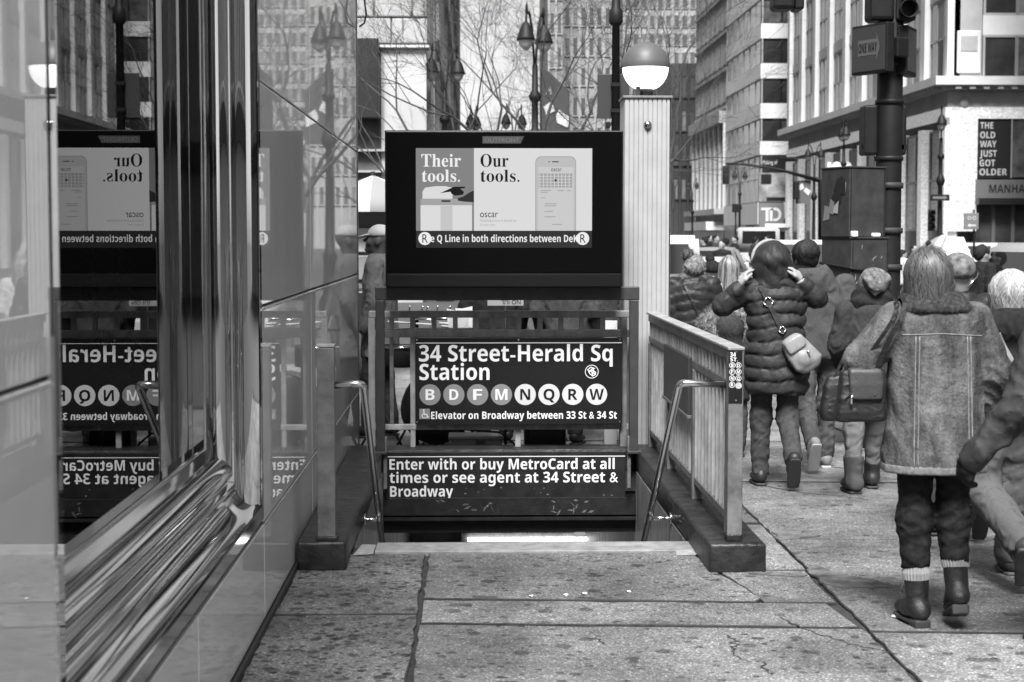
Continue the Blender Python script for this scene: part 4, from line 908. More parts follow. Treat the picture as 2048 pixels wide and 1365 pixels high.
# ================================================================ street furniture
M_iron = mat('dark_cast_iron', .012, .55, spec=.25)
M_shadeglass = mat('lamp_glass', .5, .35)
def make_lamp(label):
    t = thing('street_lamp', label, 'street lamp', group='twin lamp posts along the avenue')
    b = MB(); b.lathe([(.24, 0), (.24, .3), (.15, .45), (.13, 1.2), (.17, 1.28), (.1, 1.4), (.075, 3.6), (.13, 3.68), (.17, 3.8), (.13, 3.95), (.075, 4.05), (.07, 4.6), (.13, 4.68), (.14, 4.75), (.07, 4.85), (.06, 5.4), (0, 5.5)], n=12); b.build('post', M_iron, t)
    for s in (-1, 1):
        b = MB(); b.tube([(0, 0, 5.0), (s * .05, 0, 5.6), (s * .12, 0, 6.2), (s * .24, 0, 6.52), (s * .34, 0, 6.45), (s * .36, 0, 6.2)], .026, 8); b.lathe([(.0, .0), (.04, .04), (.025, .2), (0, .26)], (s * .33, 0, 6.45), 8); b.build('arm', M_iron, t)
        b = MB(); b.lathe([(.035, .2), (.07, .16), (.13, .05), (.19, -.14), (.21, -.2), (.19, -.2)], (s * .36, 0, 6.1), 14); sh = b.build('lamp_shade', M_iron, t)
        b = MB(); b.lathe([(.17, -.2), (.13, -.32), (.05, -.4), (0, -.42)], (s * .36, 0, 6.1), 12); b.build('globe', M_shadeglass, sh)
    return t
l0 = make_lamp('twin street lamp just right of the sky gap, its post rising behind the screen')
def put_lamp(px, py, D, rz, label, o=None):
    x, _, z = U(px, py, D)                                              # py: height of the shades
    o = o or copy_tree(l0); s = (z + .15) / 6.0; o.location = (x, D, -.15); o.scale = (s, s, s); o.rotation_euler = (0, 0, rz); o['label'] = label
put_lamp(1070, 75, 38, R(55), 'twin street lamp just right of the sky gap, its post rising behind the screen', l0)
for px, py, D, rz, lb in ((889, 140, 46, R(20), 'twin street lamp standing in front of the stone building'), (1883, 246, 66, R(75), 'twin street lamp in front of the sparkling white corner wall'),
    (1688, 268, 78, R(90), 'twin street lamp rising behind the upper signal cabinet'), (1480, 352, 112, R(0), 'twin street lamp in front of the banded bank side'), (1385, 372, 136, R(0), 'small twin street lamp before the pilastered base'),
    (1629, 310, 88, R(10), 'twin street lamp at the far corner of the white lit street front'), (1028, 244, 72, R(30), 'far twin street lamp peeking over the top centre of the screen'), (947, 246, 76, R(70), 'far twin street lamp peeking over the screen below the open sky')):
    put_lamp(px, py, D, rz, lb)
# hanging banner beside the first lamp
bn = thing('street_banner', 'dark banner with two pale tags hanging beside the twin lamp at centre', 'banner', (U(1112, 262, 44)[0], 44, 0)); P = PT(bn)
nx = lambda px: U(px, 200, 44)[0]; nz = lambda py: U(1100, py, 44)[2]
b = MB(); b.add([(nx(a), 44 + .03 * k, nz(c)) for k, (a, c) in enumerate(((1083, 262), (1139, 262), (1139, 184), (1120, 165), (1096, 142), (1083, 140)))], [(0, 1, 2, 3, 4, 5)]); b2 = MB(); b2.prism([(nx(a), nz(c)) for a, c in ((1083, 290), (1139, 290), (1139, 184), (1120, 165), (1096, 142), (1083, 140))], 'y', 44, 44.03); P(b2.build('cloth', mat('banner_cloth', .05, .8), bn))
for pts in (((1087, 214), (1103, 203), (1110, 222), (1093, 232)), ((1112, 232), (1118, 220), (1138, 234), (1136, 256), (1114, 246))): P(poly([(nx(a), nz(c)) for a, c in pts], 43.98, M_slight, bn, 'pale_tag'))
P(lettering('A new', nx(1089), nx(1137), nz(175), nz(190), 43.99, M_sgrey, bn, style='plain')) if False else P(poly([(nx(a), nz(c)) for a, c in ((1089, 191), (1102, 173), (1103, 190), (1100, 190), (1100, 183), (1096, 184), (1092, 191))], 43.98, M_sgrey, bn, 'faded_letter'))
b = MB(); b.box(nx(1081), nx(1083), 43.97, 44.05, -.15, nz(139)); P(b.build('pole', M_iron, bn))
# dark pole with the back of a sign
dp = thing('sign_pole', 'dark collared pole with the blank back of a rectangular sign behind the screen', 'pole', (U(1231, 260, 18)[0], 18, 0)); P = PT(dp)
x = dp.location.x; zz = lambda py: U(1231, py, 18)[2]
b = MB(); b.lathe([(.055, 0), (.042, zz(52)), (.06, zz(50)), (.075, zz(45)), (.075, zz(22)), (.05, zz(16)), (.04, zz(-30)), (.04, zz(-120)), (0, zz(-120))], (x, 18, 0), 14); P(b.build('pole', M_iron, dp))
b = MB(); b.bbox(U(1195.5, 200, 18)[0], U(1259, 200, 18)[0], 18.05, 18.065, zz(237), zz(148), .004); P(b.build('sign_back', mat('sign_back_grey', .035, .5), dp))
b = MB(); b.box(x - .05, x + .05, 17.95, 18.052, zz(170) - .02, zz(170) + .02); b.box(x - .05, x + .05, 17.95, 18.052, zz(222) - .02, zz(222) + .02); P(b.build('clamp', M_iron, dp))
b = MB(); b.bbox(U(1212, 250, 18)[0], U(1220, 250, 18)[0], 17.95, 18.05, zz(257), zz(244), .01); P(b.build('junction_box', M_iron, dp))

# ---- traffic signal pole with cabinets
M_sig = mat('dark_green_paint', .010, .55, noise=(6, .7, 1.4), spec=.25); M_cab = mat('cabinet_paint', .034, .6, noise=(9, .7, 1.5, 8), spec=.25); M_scr = mat('paint_scratch', .3, .7)
YP = 12.9; xp = U(1772, 700, YP)[0]
sp = thing('signal_pole', 'thick dark traffic signal pole on the pavement behind the walkers', 'signal pole', (xp, YP, 0)); P = PT(sp)
pz = lambda py: U(1772, py, YP)[2]; pxx = lambda px, py=300: U(px, py, YP)[0]
b = MB(); b.lathe([(.2, 0), (.2, .06), (.16, .1), (.15, .45), (.105, .55), (.1, 2.3), (.1, 4.4), (0, 4.4)], (xp, YP, 0), 20); P(b.build('pole', M_sig, sp))
for py in (130, 205, 318): b = MB(); b.lathe([(.1, -.02), (.112, -.015), (.112, .015), (.1, .02)], (xp, YP, pz(py)), 20); P(b.build('band', M_sig, sp))
for py in (372, 462, 535): b = MB(); b.lathe([(.1, -.025), (.116, -.02), (.116, .02), (.1, .025)], (xp, YP, pz(py)), 20); b.box(xp - .16, xp - .09, YP - .05, YP - .03, pz(py) - .02, pz(py) + .02); P(b.build('strap', M_cab, sp))
for s, x0, x1 in ((-1, 1725, 1752), (1, 1788, 1812)):                   # pedestrian signals seen from behind
    b = MB(); a_, c_ = pxx(x0), pxx(x1); q = (YP - .06, YP + .14) if s < 0 else (YP - .02, YP + .2); b.bbox(a_, c_, q[0], q[1], pz(311), pz(211), .02); b.box(min(a_, xp), max(c_, xp), YP - .02, YP + .02, pz(300), pz(290)); P(b.build('pedestrian_signal', M_sig, sp))
ow = thing('one_way_sign', 'box sign with an outlined ONE WAY arrow on the signal pole', 'sign', (pxx(1742), YP - .1, pz(150)), R(-62))
ww = .34; hh = pz(52) - pz(150)
b = MB(); b.bbox(-ww / 2 - .06, ww / 2, -.04, .04, .0, hh, .008); b.build('box', M_sig, ow)
b = MB(); b.box(-ww / 2 - .045, ww / 2 - .015, -.044, -.04, .02, hh - .02); b.build('face', mat('sign_face_dark', .03, .4), ow)
b = MB(); b.add([(-.15, -.046, .14), (.06, -.046, .14), (.06, -.046, .09), (.10, -.046, .2), (.06, -.046, .31), (.06, -.046, .26), (-.15, -.046, .26)], [tuple(range(7))]); b.build('arrow', mat('arrow_grey', .09, .5), ow, fix=False)
lettering('ONE WAY', -.14, .07, .235, .165, -.047, M_sblack, ow)
b = MB(); b.bbox(.06, .2, .04, .16, hh * .3, hh * .7, .01); b.build('mount', M_sig, ow)
ow2 = thing('street_sign_box', 'dark narrow sign box seen edge-on right of the signal pole', 'sign', (pxx(1812), YP + .02, pz(152)), R(62))
b = MB(); b.bbox(-.16, .16, -.04, .04, 0, hh, .008); b.build('box', M_sig, ow2); b = MB(); b.box(-.14, .14, -.043, -.04, .03, hh - .03); b.build('face', mat('dark_face', .05, .3), ow2); b = MB(); b.bbox(-.2, -.1, -.02, .1, hh * .4, hh * .6, .01); b.build('mount', M_sig, ow2)
tl = thing('traffic_signal', 'dark traffic signal heads at the top of the signal pole, cut by the frame', 'traffic signal', (xp, YP, pz(45)), 0)
b = MB(); b.bbox(-.19, .0, -.14, .1, .0, .75, .03); b.build('head', M_sig, tl); b = MB(); b.bbox(.01, .17, -.12, .12, .0, .75, .02); hd2 = b.build('head', M_sig, tl)
for k in range(3): b = MB(); b.lathe([(.06, 0), (.07, -.1), (.066, -.1), (.055, 0)], (.09, -.12, .08 + .22 * k), 14, 'y'); b.build('visor', M_sig, hd2)
tl2 = thing('traffic_signal', 'underside of a traffic signal hanging into the top edge of the frame', 'traffic signal', U(1575, 22, 13.5), 0)
b = MB(); b.bbox(-.13, .04, -.12, .12, .0, .8, .03); b.build('head', M_sig, tl2); b = MB(); b.bbox(.045, .12, -.1, .14, .0, .8, .02); b.build('side_head', M_sig, tl2)
b = MB(); b.tube([(0, 0, .8), (0, 0, 1.2), (2.2, -.6, 1.3)], .04, 10); b.build('mast_arm', M_sig, tl2)
# cabinets on the pole
c1 = thing('control_cabinet', 'upper grey metal signal cabinet strapped to the pole, poster remnants on its side', 'cabinet', (pxx(1679, 470), YP - .32, pz(475)), R(0))
D1 = YP - .32
wA = U(1760, 400, D1)[0] - U(1679, 400, D1)[0]; hA = U(1700, 336, D1)[2] - U(1700, 475, D1)[2]
def cabinet(root, w, d, h, ang, z0=0):
    """front face to the right of the corner, side face to the left"""
    root.rotation_euler = (0, 0, ang)
    b = MB(); b.bbox(0, w, 0, d, z0, z0 + h, .008); b.build('case', M_cab, root)
    b = MB(); b.bbox(-.006, w + .008, -.008, d + .006, z0 + h, z0 + h + .014, .004); b.build('lid', M_cab, root)
    b = MB(); b.box(.012, .016, -.004, .0, z0 + .01, z0 + h - .01); b.box(w - .016, w - .012, -.004, 0, z0 + .01, z0 + h - .01); b.build('door_edge', M_iron, root)
cabinet(c1, wA / math.cos(R(22)), .38, hA, R(22))
c1.location.x -= 0.0
for k in range(9):
    b = MB(); y0_ = random.uniform(.03, .25); z0_ = random.uniform(.05, hA - .15); b.add([(-.003 - .0004 * k, y0_ + random.uniform(-.02, .02), z0_), (-.003 - .0004 * k, y0_ + random.uniform(.05, .1), z0_ + random.uniform(-.02, .02)), (-.003 - .0004 * k, y0_ + random.uniform(.04, .1), z0_ + random.uniform(.06, .16)), (-.003 - .0004 * k, y0_, z0_ + random.uniform(.05, .12))], [(0, 1, 2, 3)]); b.build('poster_remnant', (M_iron, M_greyp, M_iron, M_scr)[k % 4], c1, fix=False)
c2 = thing('control_cabinet', 'lower scratched cabinet below the upper one, belted with a dark strap', 'cabinet', (pxx(1682, 600), YP - .33, pz(760)), 0)
hB = pz(478) - pz(760); cabinet(c2, wA / math.cos(R(22)) + .01, .40, hB, R(22))
b = MB(); b.tube([(-.01, .4, hB * .83), (-.012, 0, hB * .80), (.005, -.012, hB * .795), (wA + .05, -.012, hB * .755)], .012, 6); b.build('strap', M_iron, c2)
for k in range(16):
    b = MB(); x = random.uniform(.03, wA - .02); z = random.uniform(hB * .35, hB * .97); a = random.uniform(.6, 2.2); r = random.uniform(.008, .04)
    b.add([(x - r * math.cos(a), -.005, z - r * math.sin(a)), (x + .003, -.005, z - .002), (x + r * math.cos(a), -.005, z + r * math.sin(a)), (x - .003, -.005, z + .003)], [(0, 1, 2, 3)]); b.build('scratch', M_scr, c2, fix=False)
b = MB(); b.bbox(.0, .05, -.02, .03, hB + .014, hB + .06, .008); b.build('white_cap', M_swhite, c2); b = MB(); b.bbox(wA * .62, wA * .85, -.01, .05, hB + .014, hB + .045, .008); b.build('white_rag', M_swhite, c2)
for root in (c1, c2):                                                   # brackets to the pole
    b = MB(); h = hA if root is c1 else hB; b.box(wA * .8, wA * 1.2, .12, .16, h * .2, h * .25); b.box(wA * .8, wA * 1.2, .12, .16, h * .75, h * .8); b.build('bracket', M_iron, root)
# ---- far signs and mast
ms = thing('signal_mast', 'thin far mast arm with a hanging signal in front of the bank', 'signal pole', (U(1640, 470, 70)[0], 70, -.15)); P = PT(ms)
mm = lambda px, py: U(px, py, 70)
b = MB(); b.tube([mm(1640, 480), mm(1640, 360), mm(1632, 358)], .09, 8); b.tube([mm(1640, 362), mm(1560, 340), mm(1490, 329), mm(1452, 328)], [.09, .06, .05, .04], 8); P(b.build('arm', M_iron, ms))
a_ = mm(1452, 350); b = MB(); b.bbox(a_[0] - .12, a_[0] + .12, 69.85, 70.15, mm(1452, 369)[2], mm(1452, 332)[2], .03); P(b.build('signal_head', M_iron, ms))
a_ = mm(1591, 390); b = MB(); b.bbox(a_[0] - .12, a_[0] + .12, 69.7, 70, mm(1591, 399)[2], mm(1591, 363)[2], .03); P(b.build('signal_head', M_iron, ms))
b = MB(); b.prism([(mm(1597, 0)[0], mm(0, 407)[2]), (mm(1627, 0)[0], mm(0, 407)[2]), (mm(1627, 0)[0], mm(0, 360)[2]), (mm(1597, 0)[0], mm(0, 360)[2])], 'y', 70.1, 70.13); P(b.build('banner', mat('banner_grey', .1, .8), ms))
for pts in (((1601, 370), (1610, 366), (1614, 376), (1605, 380)), ((1612, 381), (1617, 374), (1627, 381), (1622, 391))): P(poly([(mm(a, 0)[0], mm(0, c)[2]) for a, c in pts], 70.08, M_slight, ms, 'pale_tag'))
bs = thing('bike_lane_sign', 'small framed bicycle lane sign with arrow on a thin post before the mall', 'sign', (U(1948, 480, 44)[0], 44, -.15)); P = PT(bs)
q = lambda px, py: U(px, py, 44)
b = MB(); b.tube([q(1948, 520), q(1948, 420)], .03, 8); P(b.build('post', M_iron, bs)); b = MB(); b.bbox(q(1934, 0)[0], q(1963, 0)[0], 43.9, 43.95, q(0, 459)[2], q(0, 426)[2], .01); P(b.build('plate', M_greyp, bs))
P(disc(q(1944, 0)[0], q(0, 436)[2], .05, 43.89, M_slight, bs, 'bicycle_wheel', 14, .035)); P(disc(q(1954, 0)[0], q(0, 436)[2], .05, 43.89, M_slight, bs, 'bicycle_wheel', 14, .035)); P(poly([(q(a, 0)[0], q(0, c)[2]) for a, c in ((1940, 451), (1946, 447), (1946, 449.5), (1957, 449.5), (1957, 452.5), (1946, 452.5), (1946, 455))], 43.89, M_slight, bs, 'arrow'))
fs_ = thing('far_traffic_signal', 'three-lens traffic signal on the lamp post by the sparkling wall', 'traffic signal', U(1862, 462, 65.6)); 
b = MB(); b.bbox(-.12, .14, -.1, .1, 0, .85, .03); b.build('head', M_iron, fs_)
for k in range(3): b = MB(); b.lathe([(.1, 0), (.11, -.16), (.1, -.16), (.09, 0)], (.0, -.1, .15 + .28 * k), 12, 'y'); b.build('visor', M_iron, fs_)
fo = thing('far_one_way_sign', 'small dark street arrow sign on the lamp post by the sparkling wall', 'sign', U(1880, 402, 65.7)); b = MB(); b.bbox(-.38, .38, -.02, .02, 0, .25, .01); b.build('plate', M_iron, fo); b = MB(); b.add([(-.3, -.022, .08), (.15, -.022, .08), (.15, -.022, .04), (.3, -.022, .125), (.15, -.022, .21), (.15, -.022, .17), (-.3, -.022, .17)], [tuple(range(7))]); b.build('arrow', M_greyp, fo, fix=False)
for px, py0, py1, D, lb in ((1500, 450, 470, 90, 'dark far signal box right of the lamp before the bank'), (1472, 408, 425, 100, 'dark far sign square on the lamp post before the bank')):
    t = thing('far_signal_box', lb, 'traffic signal', U(px, py1, D)); b = MB(); h = U(px, py0, D)[2] - U(px, py1, D)[2]; b.bbox(-.22, .22, -.15, .15, 0, h, .03); b.build('head', M_iron, t); b = MB(); b.tube([(0, .1, h), (0, .1, -2.2)], .05, 6); b.build('post', M_iron, t)

# ================================================================ bare trees
M_bark = mat('bark', .05, .9, noise=(8, .6, 1.5))
def bare_tree(label, x, y, h, lean, seed, r0=.11, spread=.62, levels=6, first=.33, lo=2, twig=.7):
    rnd = random.Random(seed); t = thing('bare_tree', label, 'tree', (x, y, -.15), group='bare street trees')
    trunk, crown = MB(), MB()
    def grow(p, d, ln, r, lv, b):
        pts, rs = [p], [r]; n = 4 if lv > 2 else 3; q = p; dd = d
        for k in range(n):
            dd = (dd + Vector((rnd.gauss(0, .14), rnd.gauss(0, .14), rnd.gauss(.03, .08)))).normalized(); q = q + dd * (ln / n); pts.append(q); rs.append(r * (1 - .38 * (k + 1) / n))
        b.tube(pts, rs, 6 if lv > 3 else (4 if lv > 1 else 3), cap=False)
        if lv <= 0: return
        k = rnd.choice((2, 3, 3)) if lv > lo else rnd.choice((2, 3, 4))
        for i in range(k):
            a = rnd.uniform(0, 2 * PI); s = spread * rnd.uniform(.5, 1.25); ax = dd.orthogonal().normalized(); ax.rotate(Matrix.Rotation(a, 3, dd))
            nd = (dd + ax * s).normalized(); nd.z = max(nd.z, -.12)
            src = pts[-1] if i < 2 else pts[rnd.randint(1, n)]
            grow(src, nd, ln * rnd.uniform(.6, .86), max(rs[-1] * rnd.uniform(.6, .85), .004 * twig), lv - 1, crown)
    p0 = Vector((0, 0, 0)); d0 = Vector(lean).normalized(); grow(p0, d0, h * first, r0, levels, trunk)
    trunk.build('trunk', M_bark, t, fix=False); crown.build('branches', M_bark, t, fix=False); return t
for lb, px, D, h, lean, sd_, r0, lv in (('bare street tree with long limbs crossing the pale tower', 1090, 27, 7.5, (.12, 0, 1), 11, .075, 7), ('bare street tree with crooked limbs beside the sky gap', 1052, 31, 8.5, (-.16, 0, 1), 5, .075, 7),
    ('bare street tree leaning right below the dark sign back', 1160, 30, 8.0, (.3, 0, 1), 21, .075, 7), ('fine bare tree under the open sky, left of the twin lamp', 975, 52, 9.0, (-.05, 0, 1), 8, .12, 7),
    ('fine bare tree beyond the screen, against the far bright sky', 1010, 70, 9.5, (0, 0, 1), 31, .12, 7), ('bare tree spreading behind the globe lamp', 1318, 44, 9.0, (.05, 0, 1), 14, .13, 7),
    ('slender bare tree between the twin lamp and the pale tower', 1120, 40, 9.5, (.02, 0, 1), 52, .12, 7), ('bare tree with fine twigs over the screen centre', 1015, 43, 9.5, (.06, 0, 1), 61, .11, 7), ('bare tree reaching up right of the dark sign back', 1262, 36, 9.0, (.08, 0, 1), 71, .11, 7), ('small bare tree beside the white van', 1362, 95, 8.0, (-.05, 0, 1), 17, .12, 6), ('far bare tree low beyond the screen at left', 935, 88, 9.0, (0, 0, 1), 41, .12, 6)):
    bare_tree(lb, U(px, 470, D)[0], D, h, lean, sd_, r0, levels=lv)

# ================================================================ vehicles
M_tyre = mat('tyre', .02, .8); M_rim = mat('rim', .4, .3, metal=1); M_cglass = mat('car_glass', .015, .05, spec=.8); M_tail = mat('tail_lens', .12, .2); M_chr2 = mat('car_trim', .5, .2, metal=1); M_plate = mat('number_plate', .6, .5)
def vehicle(name, label, cat, paint, loc, rz, L_, W, H, kind='car'):
    """length along local y (front +y), rear faces -y"""
    t = thing(name, label, cat, loc, rz); g = .2; hb = H * (.56 if kind != 'van' else .5); w = W / 2
    m = mat('paint_%s' % name, paint, .25, coat=.6, noise=(2, .95, 1.05))
    b = MB(); pr = [(-L_ / 2, g + .12), (-L_ / 2 + .03, g), (L_ / 2 - .05, g), (L_ / 2, g + .15), (L_ / 2 - .02, hb * .82), (L_ / 2 - .25, hb * .93), (L_ * .22, hb), (-L_ / 2 + .12, hb), (-L_ / 2, hb * .9)]
    if kind == 'van': pr = [(-L_ / 2, g + .12), (-L_ / 2 + .03, g), (L_ / 2 - .05, g), (L_ / 2, g + .15), (L_ / 2 - .02, hb * .8), (L_ / 2 - .5, hb), (-L_ / 2, hb)]
    bm = bmesh.new(); vs = [bm.verts.new((sx_ * w, y, z)) for sx_ in (-1, 1) for y, z in pr]; n = len(pr); bm.faces.new(vs[:n]); bm.faces.new(vs[n:][::-1]); [bm.faces.new((vs[i], vs[(i + 1) % n], vs[n + (i + 1) % n], vs[n + i])) for i in range(n)]
    bmesh.ops.recalc_face_normals(bm, faces=bm.faces[:]); bmesh.ops.bevel(bm, geom=bm.edges[:], offset=.05, segments=2, affect='EDGES'); b.sm = True; b.bm(bm); body = b.build('body', m, t)
    y0, y1 = (-L_ / 2 + .1, L_ * .2) if kind == 'car' else ((-L_ / 2 + .02, L_ * .16) if kind == 'suv' else (-L_ / 2, L_ / 2 - .9))
    yr0, yr1 = {'car': (y0 + .75, y1 - .7), 'suv': (y0 + .3, y1 - .6), 'van': (y0 + .05, y1 - .5)}[kind]; wt = w * (.74 if kind != 'van' else .9)
    bm = bmesh.new(); lo = [(-w * .95, y0), (w * .95, y0), (w * .95, y1), (-w * .95, y1)]; hi = [(-wt, yr0), (wt, yr0), (wt, yr1), (-wt, yr1)]
    vs = [bm.verts.new((x, y, hb - .02)) for x, y in lo] + [bm.verts.new((x, y, H)) for x, y in hi]; bm.faces.new(vs[4:]); [bm.faces.new((vs[i], vs[(i + 1) % 4], vs[4 + (i + 1) % 4], vs[4 + i])) for i in range(4)]; bm.faces.new(vs[:4][::-1])
    bmesh.ops.recalc_face_normals(bm, faces=bm.faces[:]); bmesh.ops.bevel(bm, geom=bm.edges[:], offset=.06, segments=2, affect='EDGES'); b = MB(); b.sm = True; b.bm(bm); b.build('cabin', m, t)
    def pane(i, nm, a=.1, z0=.12, z1=.86):
        A, B_, C_, D_ = [Vector((lo[i][0], lo[i][1], hb - .02)), Vector((lo[(i + 1) % 4][0], lo[(i + 1) % 4][1], hb - .02)), Vector((hi[(i + 1) % 4][0], hi[(i + 1) % 4][1], H)), Vector((hi[i][0], hi[i][1], H))]
        nn = (B_ - A).cross(D_ - A).normalized() * .008
        f = lambda u, v: (A.lerp(B_, u)).lerp(D_.lerp(C_, u), v) + nn
        rng = ((a, .47), (.53, 1 - a)) if nm == 'side_window' else ((a, 1 - a),)
        for u0, u1 in rng: b = MB(); b.add([f(u0, z0), f(u1, z0), f(u1, z1), f(u0, z1)], [(0, 1, 2, 3)]); b.build(nm, M_cglass, t, fix=False)
    if kind != 'van': pane(0, 'rear_window')
    else: pane(0, 'rear_window', .1, .35, .85)
    pane(1, 'side_window', .06); pane(2, 'windscreen'); pane(3, 'side_window', .06)
    for sx_ in (-1, 1):
        for y in (-L_ * .31, L_ * .31):
            b = MB(); r = .34; b.lathe([(0, .0), (r * .62, .0), (r * .64, .02), (r, .03), (r, .2), (0, .2)], (sx_ * w - (.2 if sx_ > 0 else 0), y, r - .0), 20, 'x'); wh = b.build('wheel', M_tyre, t)
            b = MB(); b.lathe([(0, 0), (r * .58, 0), (r * .6, .01), (0, .02)], (sx_ * (w + .003), y, r), 16, 'x'); b.build('rim', M_rim, wh)
        b = MB(); b.bbox(sx_ * (w - .16) - .1, sx_ * (w - .16) + .1, -L_ / 2 - .015, -L_ / 2 + .05, hb * .62, hb * .88, .01); b.build('tail_light', M_tail, t)
        b = MB(); b.bbox(sx_ * (w + .08) - .07, sx_ * (w + .08) + .07, L_ * .15, L_ * .2, hb, hb + .14, .02); b.build('mirror', m, t)
    b = MB(); b.bbox(-w + .03, w - .03, -L_ / 2 - .06, -L_ / 2 + .06, g + .08, g + .3, .03); b.build('bumper', m if paint > .3 else M_tyre, t)
    b = MB(); b.box(-.16, .16, -L_ / 2 - .068, -L_ / 2 - .06, g + .14, g + .26); b.build('number_plate', M_plate, t)
    return t
RZ = -.15
vehicle('white_van', 'white van stopped behind the fluted lamp column', 'van', .5, (2.55, 28.5, RZ), R(4), 5.0, 2.0, 1.83, 'van')
vehicle('white_sedan', 'pale sedan between the pompom hats and the white van', 'car', .45, (4.35, 32, RZ), R(-6), 4.6, 1.8, 1.42, 'car')
vehicle('white_suv', 'white sport utility vehicle half hidden behind the hooded woman and the dark-haired man', 'car', .4, (8.2, 41, RZ), R(-6), 4.8, 1.95, 1.72, 'suv')
vehicle('grey_sedan', 'grey sedan on the road between the white sedan and the white sport utility vehicle', 'car', .25, (6.6, 47, RZ), R(5), 4.6, 1.8, 1.5, 'car')
vehicle('far_van', 'far white van across the crossing left of the bank entrance', 'van', .4, (13.2, 76, RZ), R(-8), 5.4, 2.0, 2.2, 'van')
vehicle('far_dark_car', 'far dark car beyond the white van near the pilastered base', 'car', .06, (10.2, 72, RZ), R(4), 4.6, 1.85, 1.6, 'suv')
tx_ = vehicle('taxi', 'light taxi with a wedge-shaped roof advert before the white street front', 'taxi', .42, (7.95, 27.0, RZ), R(-14), 4.7, 1.8, 1.46, 'car')
b = MB(); b.prism([(-.26, 1.46), (.26, 1.46), (.12, 1.80), (-.14, 1.80)], 'y', -.55, .45); ra = b.build('roof_advert', M_whitecl, tx_); b = MB(); b.box(-.2, .22, -.6, -.56, 1.48, 1.6); b.build('roof_light', M_plate, ra)
vehicle('silver_suv', 'light sport utility vehicle with dark glass at the right edge behind the grey-haired walker', 'car', .35, (7.25, 20.6, RZ), R(14), 4.8, 1.9, 1.73, 'suv')
vehicle('dark_car', 'dark car beyond the light sport utility vehicle at the right edge', 'car', .05, (10.3, 27.0, RZ), R(8), 4.7, 1.85, 1.7, 'suv')
vehicle('far_white_car', 'white car far across the road beyond the taxi', 'car', .4, (15.5, 52, RZ), R(80), 4.7, 1.85, 1.6, 'suv')
vehicle('far_grey_car', 'grey car far across the road left of the signal cabinets', 'car', .4, (11.0, 60, RZ), R(85), 4.7, 1.85, 1.55, 'car')
# ---- umbrellas
def umbrella(label, x, y, zt, r, h, n=8, m1=None, m2=None):
    t = thing('umbrella', label, 'umbrella', (x, y, -.15), group='street vendor umbrellas')
    b = MB(); b.tube([(0, 0, 0), (0, 0, zt + .2)], .025, 8); b.build('pole', M_iron, t)
    for k in range(n):
        b = MB(); P_ = []
        for rr_, zz_ in ((.02, zt + .15), (r * .4, zt + .15 - h * .25), (r * .75, zt + .15 - h * .62), (r, zt + .15 - h), (r * .99, zt + .06 - h)):
            for j in range(3):
                a = 2 * PI * (k + j / 2) / n; sag = .985 if j == 1 else 1; P_.append((rr_ * sag * math.cos(a), rr_ * sag * math.sin(a), zz_))
        b.sm = True; b.add(P_, [(3 * i + j, 3 * i + j + 1, 3 * i + j + 4, 3 * i + j + 3) for i in range(4) for j in range(2)]); b.build('canopy_panel', (m1 if k % 2 else m2), t, fix=False)
M_u1, M_u2 = mat('umbrella_white', .5, .8), mat('umbrella_grey', .25, .8)
umbrella('striped vendor umbrella across the road before the sparkling wall', U(1886, 480, 62)[0], 62, U(1886, 470, 62)[2], .68, .42, m1=M_u1, m2=M_u2)
umbrella('pale vendor umbrella between the glass wall and the screen', -1.15, 19.5, U(745, 352, 19.5)[2], .62, .34, m1=M_u1, m2=M_u2)
vc = thing('vendor_cart', 'dark vendor cart with framed pictures under the pale umbrella at left', 'cart', (-1.6, 19.0, 0))
b = MB(); b.bbox(-.9, .62, -.4, .4, .35, 1.05, .02); b.build('body', M_blackp, vc); b = MB(); b.bbox(-.9, .62, .3, .36, 1.05, 2.05, .01); b.build('back_board', M_greyp, vc)
for k, (x, z, m_) in enumerate(((.38, 1.62, M_slight), (.16, 1.6, M_sgrey), (.38, 1.3, M_sgrey), (.54, 1.62, M_blackp))): b = MB(); b.bbox(x - .1, x + .1, .26, .3, z - .14, z + .14, .008); b.build('picture', m_, vc)
for x in (-.6, .4): b = MB(); b.lathe([(0, -.04), (.3, -.04), (.3, .04), (0, .04)], (x, -.38, .3), 18, 'y'); b.build('wheel', M_tyre, vc)

# ================================================================ the buskers' gear behind the railing
M_drum = mat('drum_black', .02, .3); M_clearbox = mat('milky_plastic', .62, .35, noise=(12, .85, 1.08)); M_cable = mat('black_rubber', .015, .6)
bx_ = thing('plastic_box', 'milky plastic storage box with a latch on the ground behind the railing', 'box', (U(952, 888, 12.55)[0], 12.6, 0))
b = MB(); b.bbox(-.20, .20, -.12, .12, .0, .125, .012); b.build('tub', M_clearbox, bx_); b = MB(); b.bbox(-.21, .21, -.13, .13, .125, .15, .006); b.build('lid', M_clearbox, bx_); b = MB(); b.bbox(.0, .07, -.142, -.128, .07, .12, .004); b.build('latch', M_sgrey, bx_)
cb = tag((lambda b: b.tube([(U(925, 870, 12.5)[0], 12.5, .2), (U(960, 866, 12.5)[0], 12.48, .19), (U(1000, 866, 12.5)[0], 12.46, .18), (U(1025, 876, 12.5)[0], 12.5, .1), (U(1040, 886, 12.5)[0], 12.52, .02)], .009, 6) and b.build('cable', M_cable))(MB()), 'black cable curling off the plastic box behind the railing', 'cable')
dk = thing('drum_kit', 'dark drum kit with pale sticks on its stand behind the railing at left', 'drum kit', (-.33, 13.1, 0))
b = MB(); b.lathe([(0, -.2), (.27, -.2), (.28, -.19), (.28, .19), (.27, .2), (0, .2)], (.05, .1, .3), 26, 'y'); b.build('bass_drum', M_drum, dk)
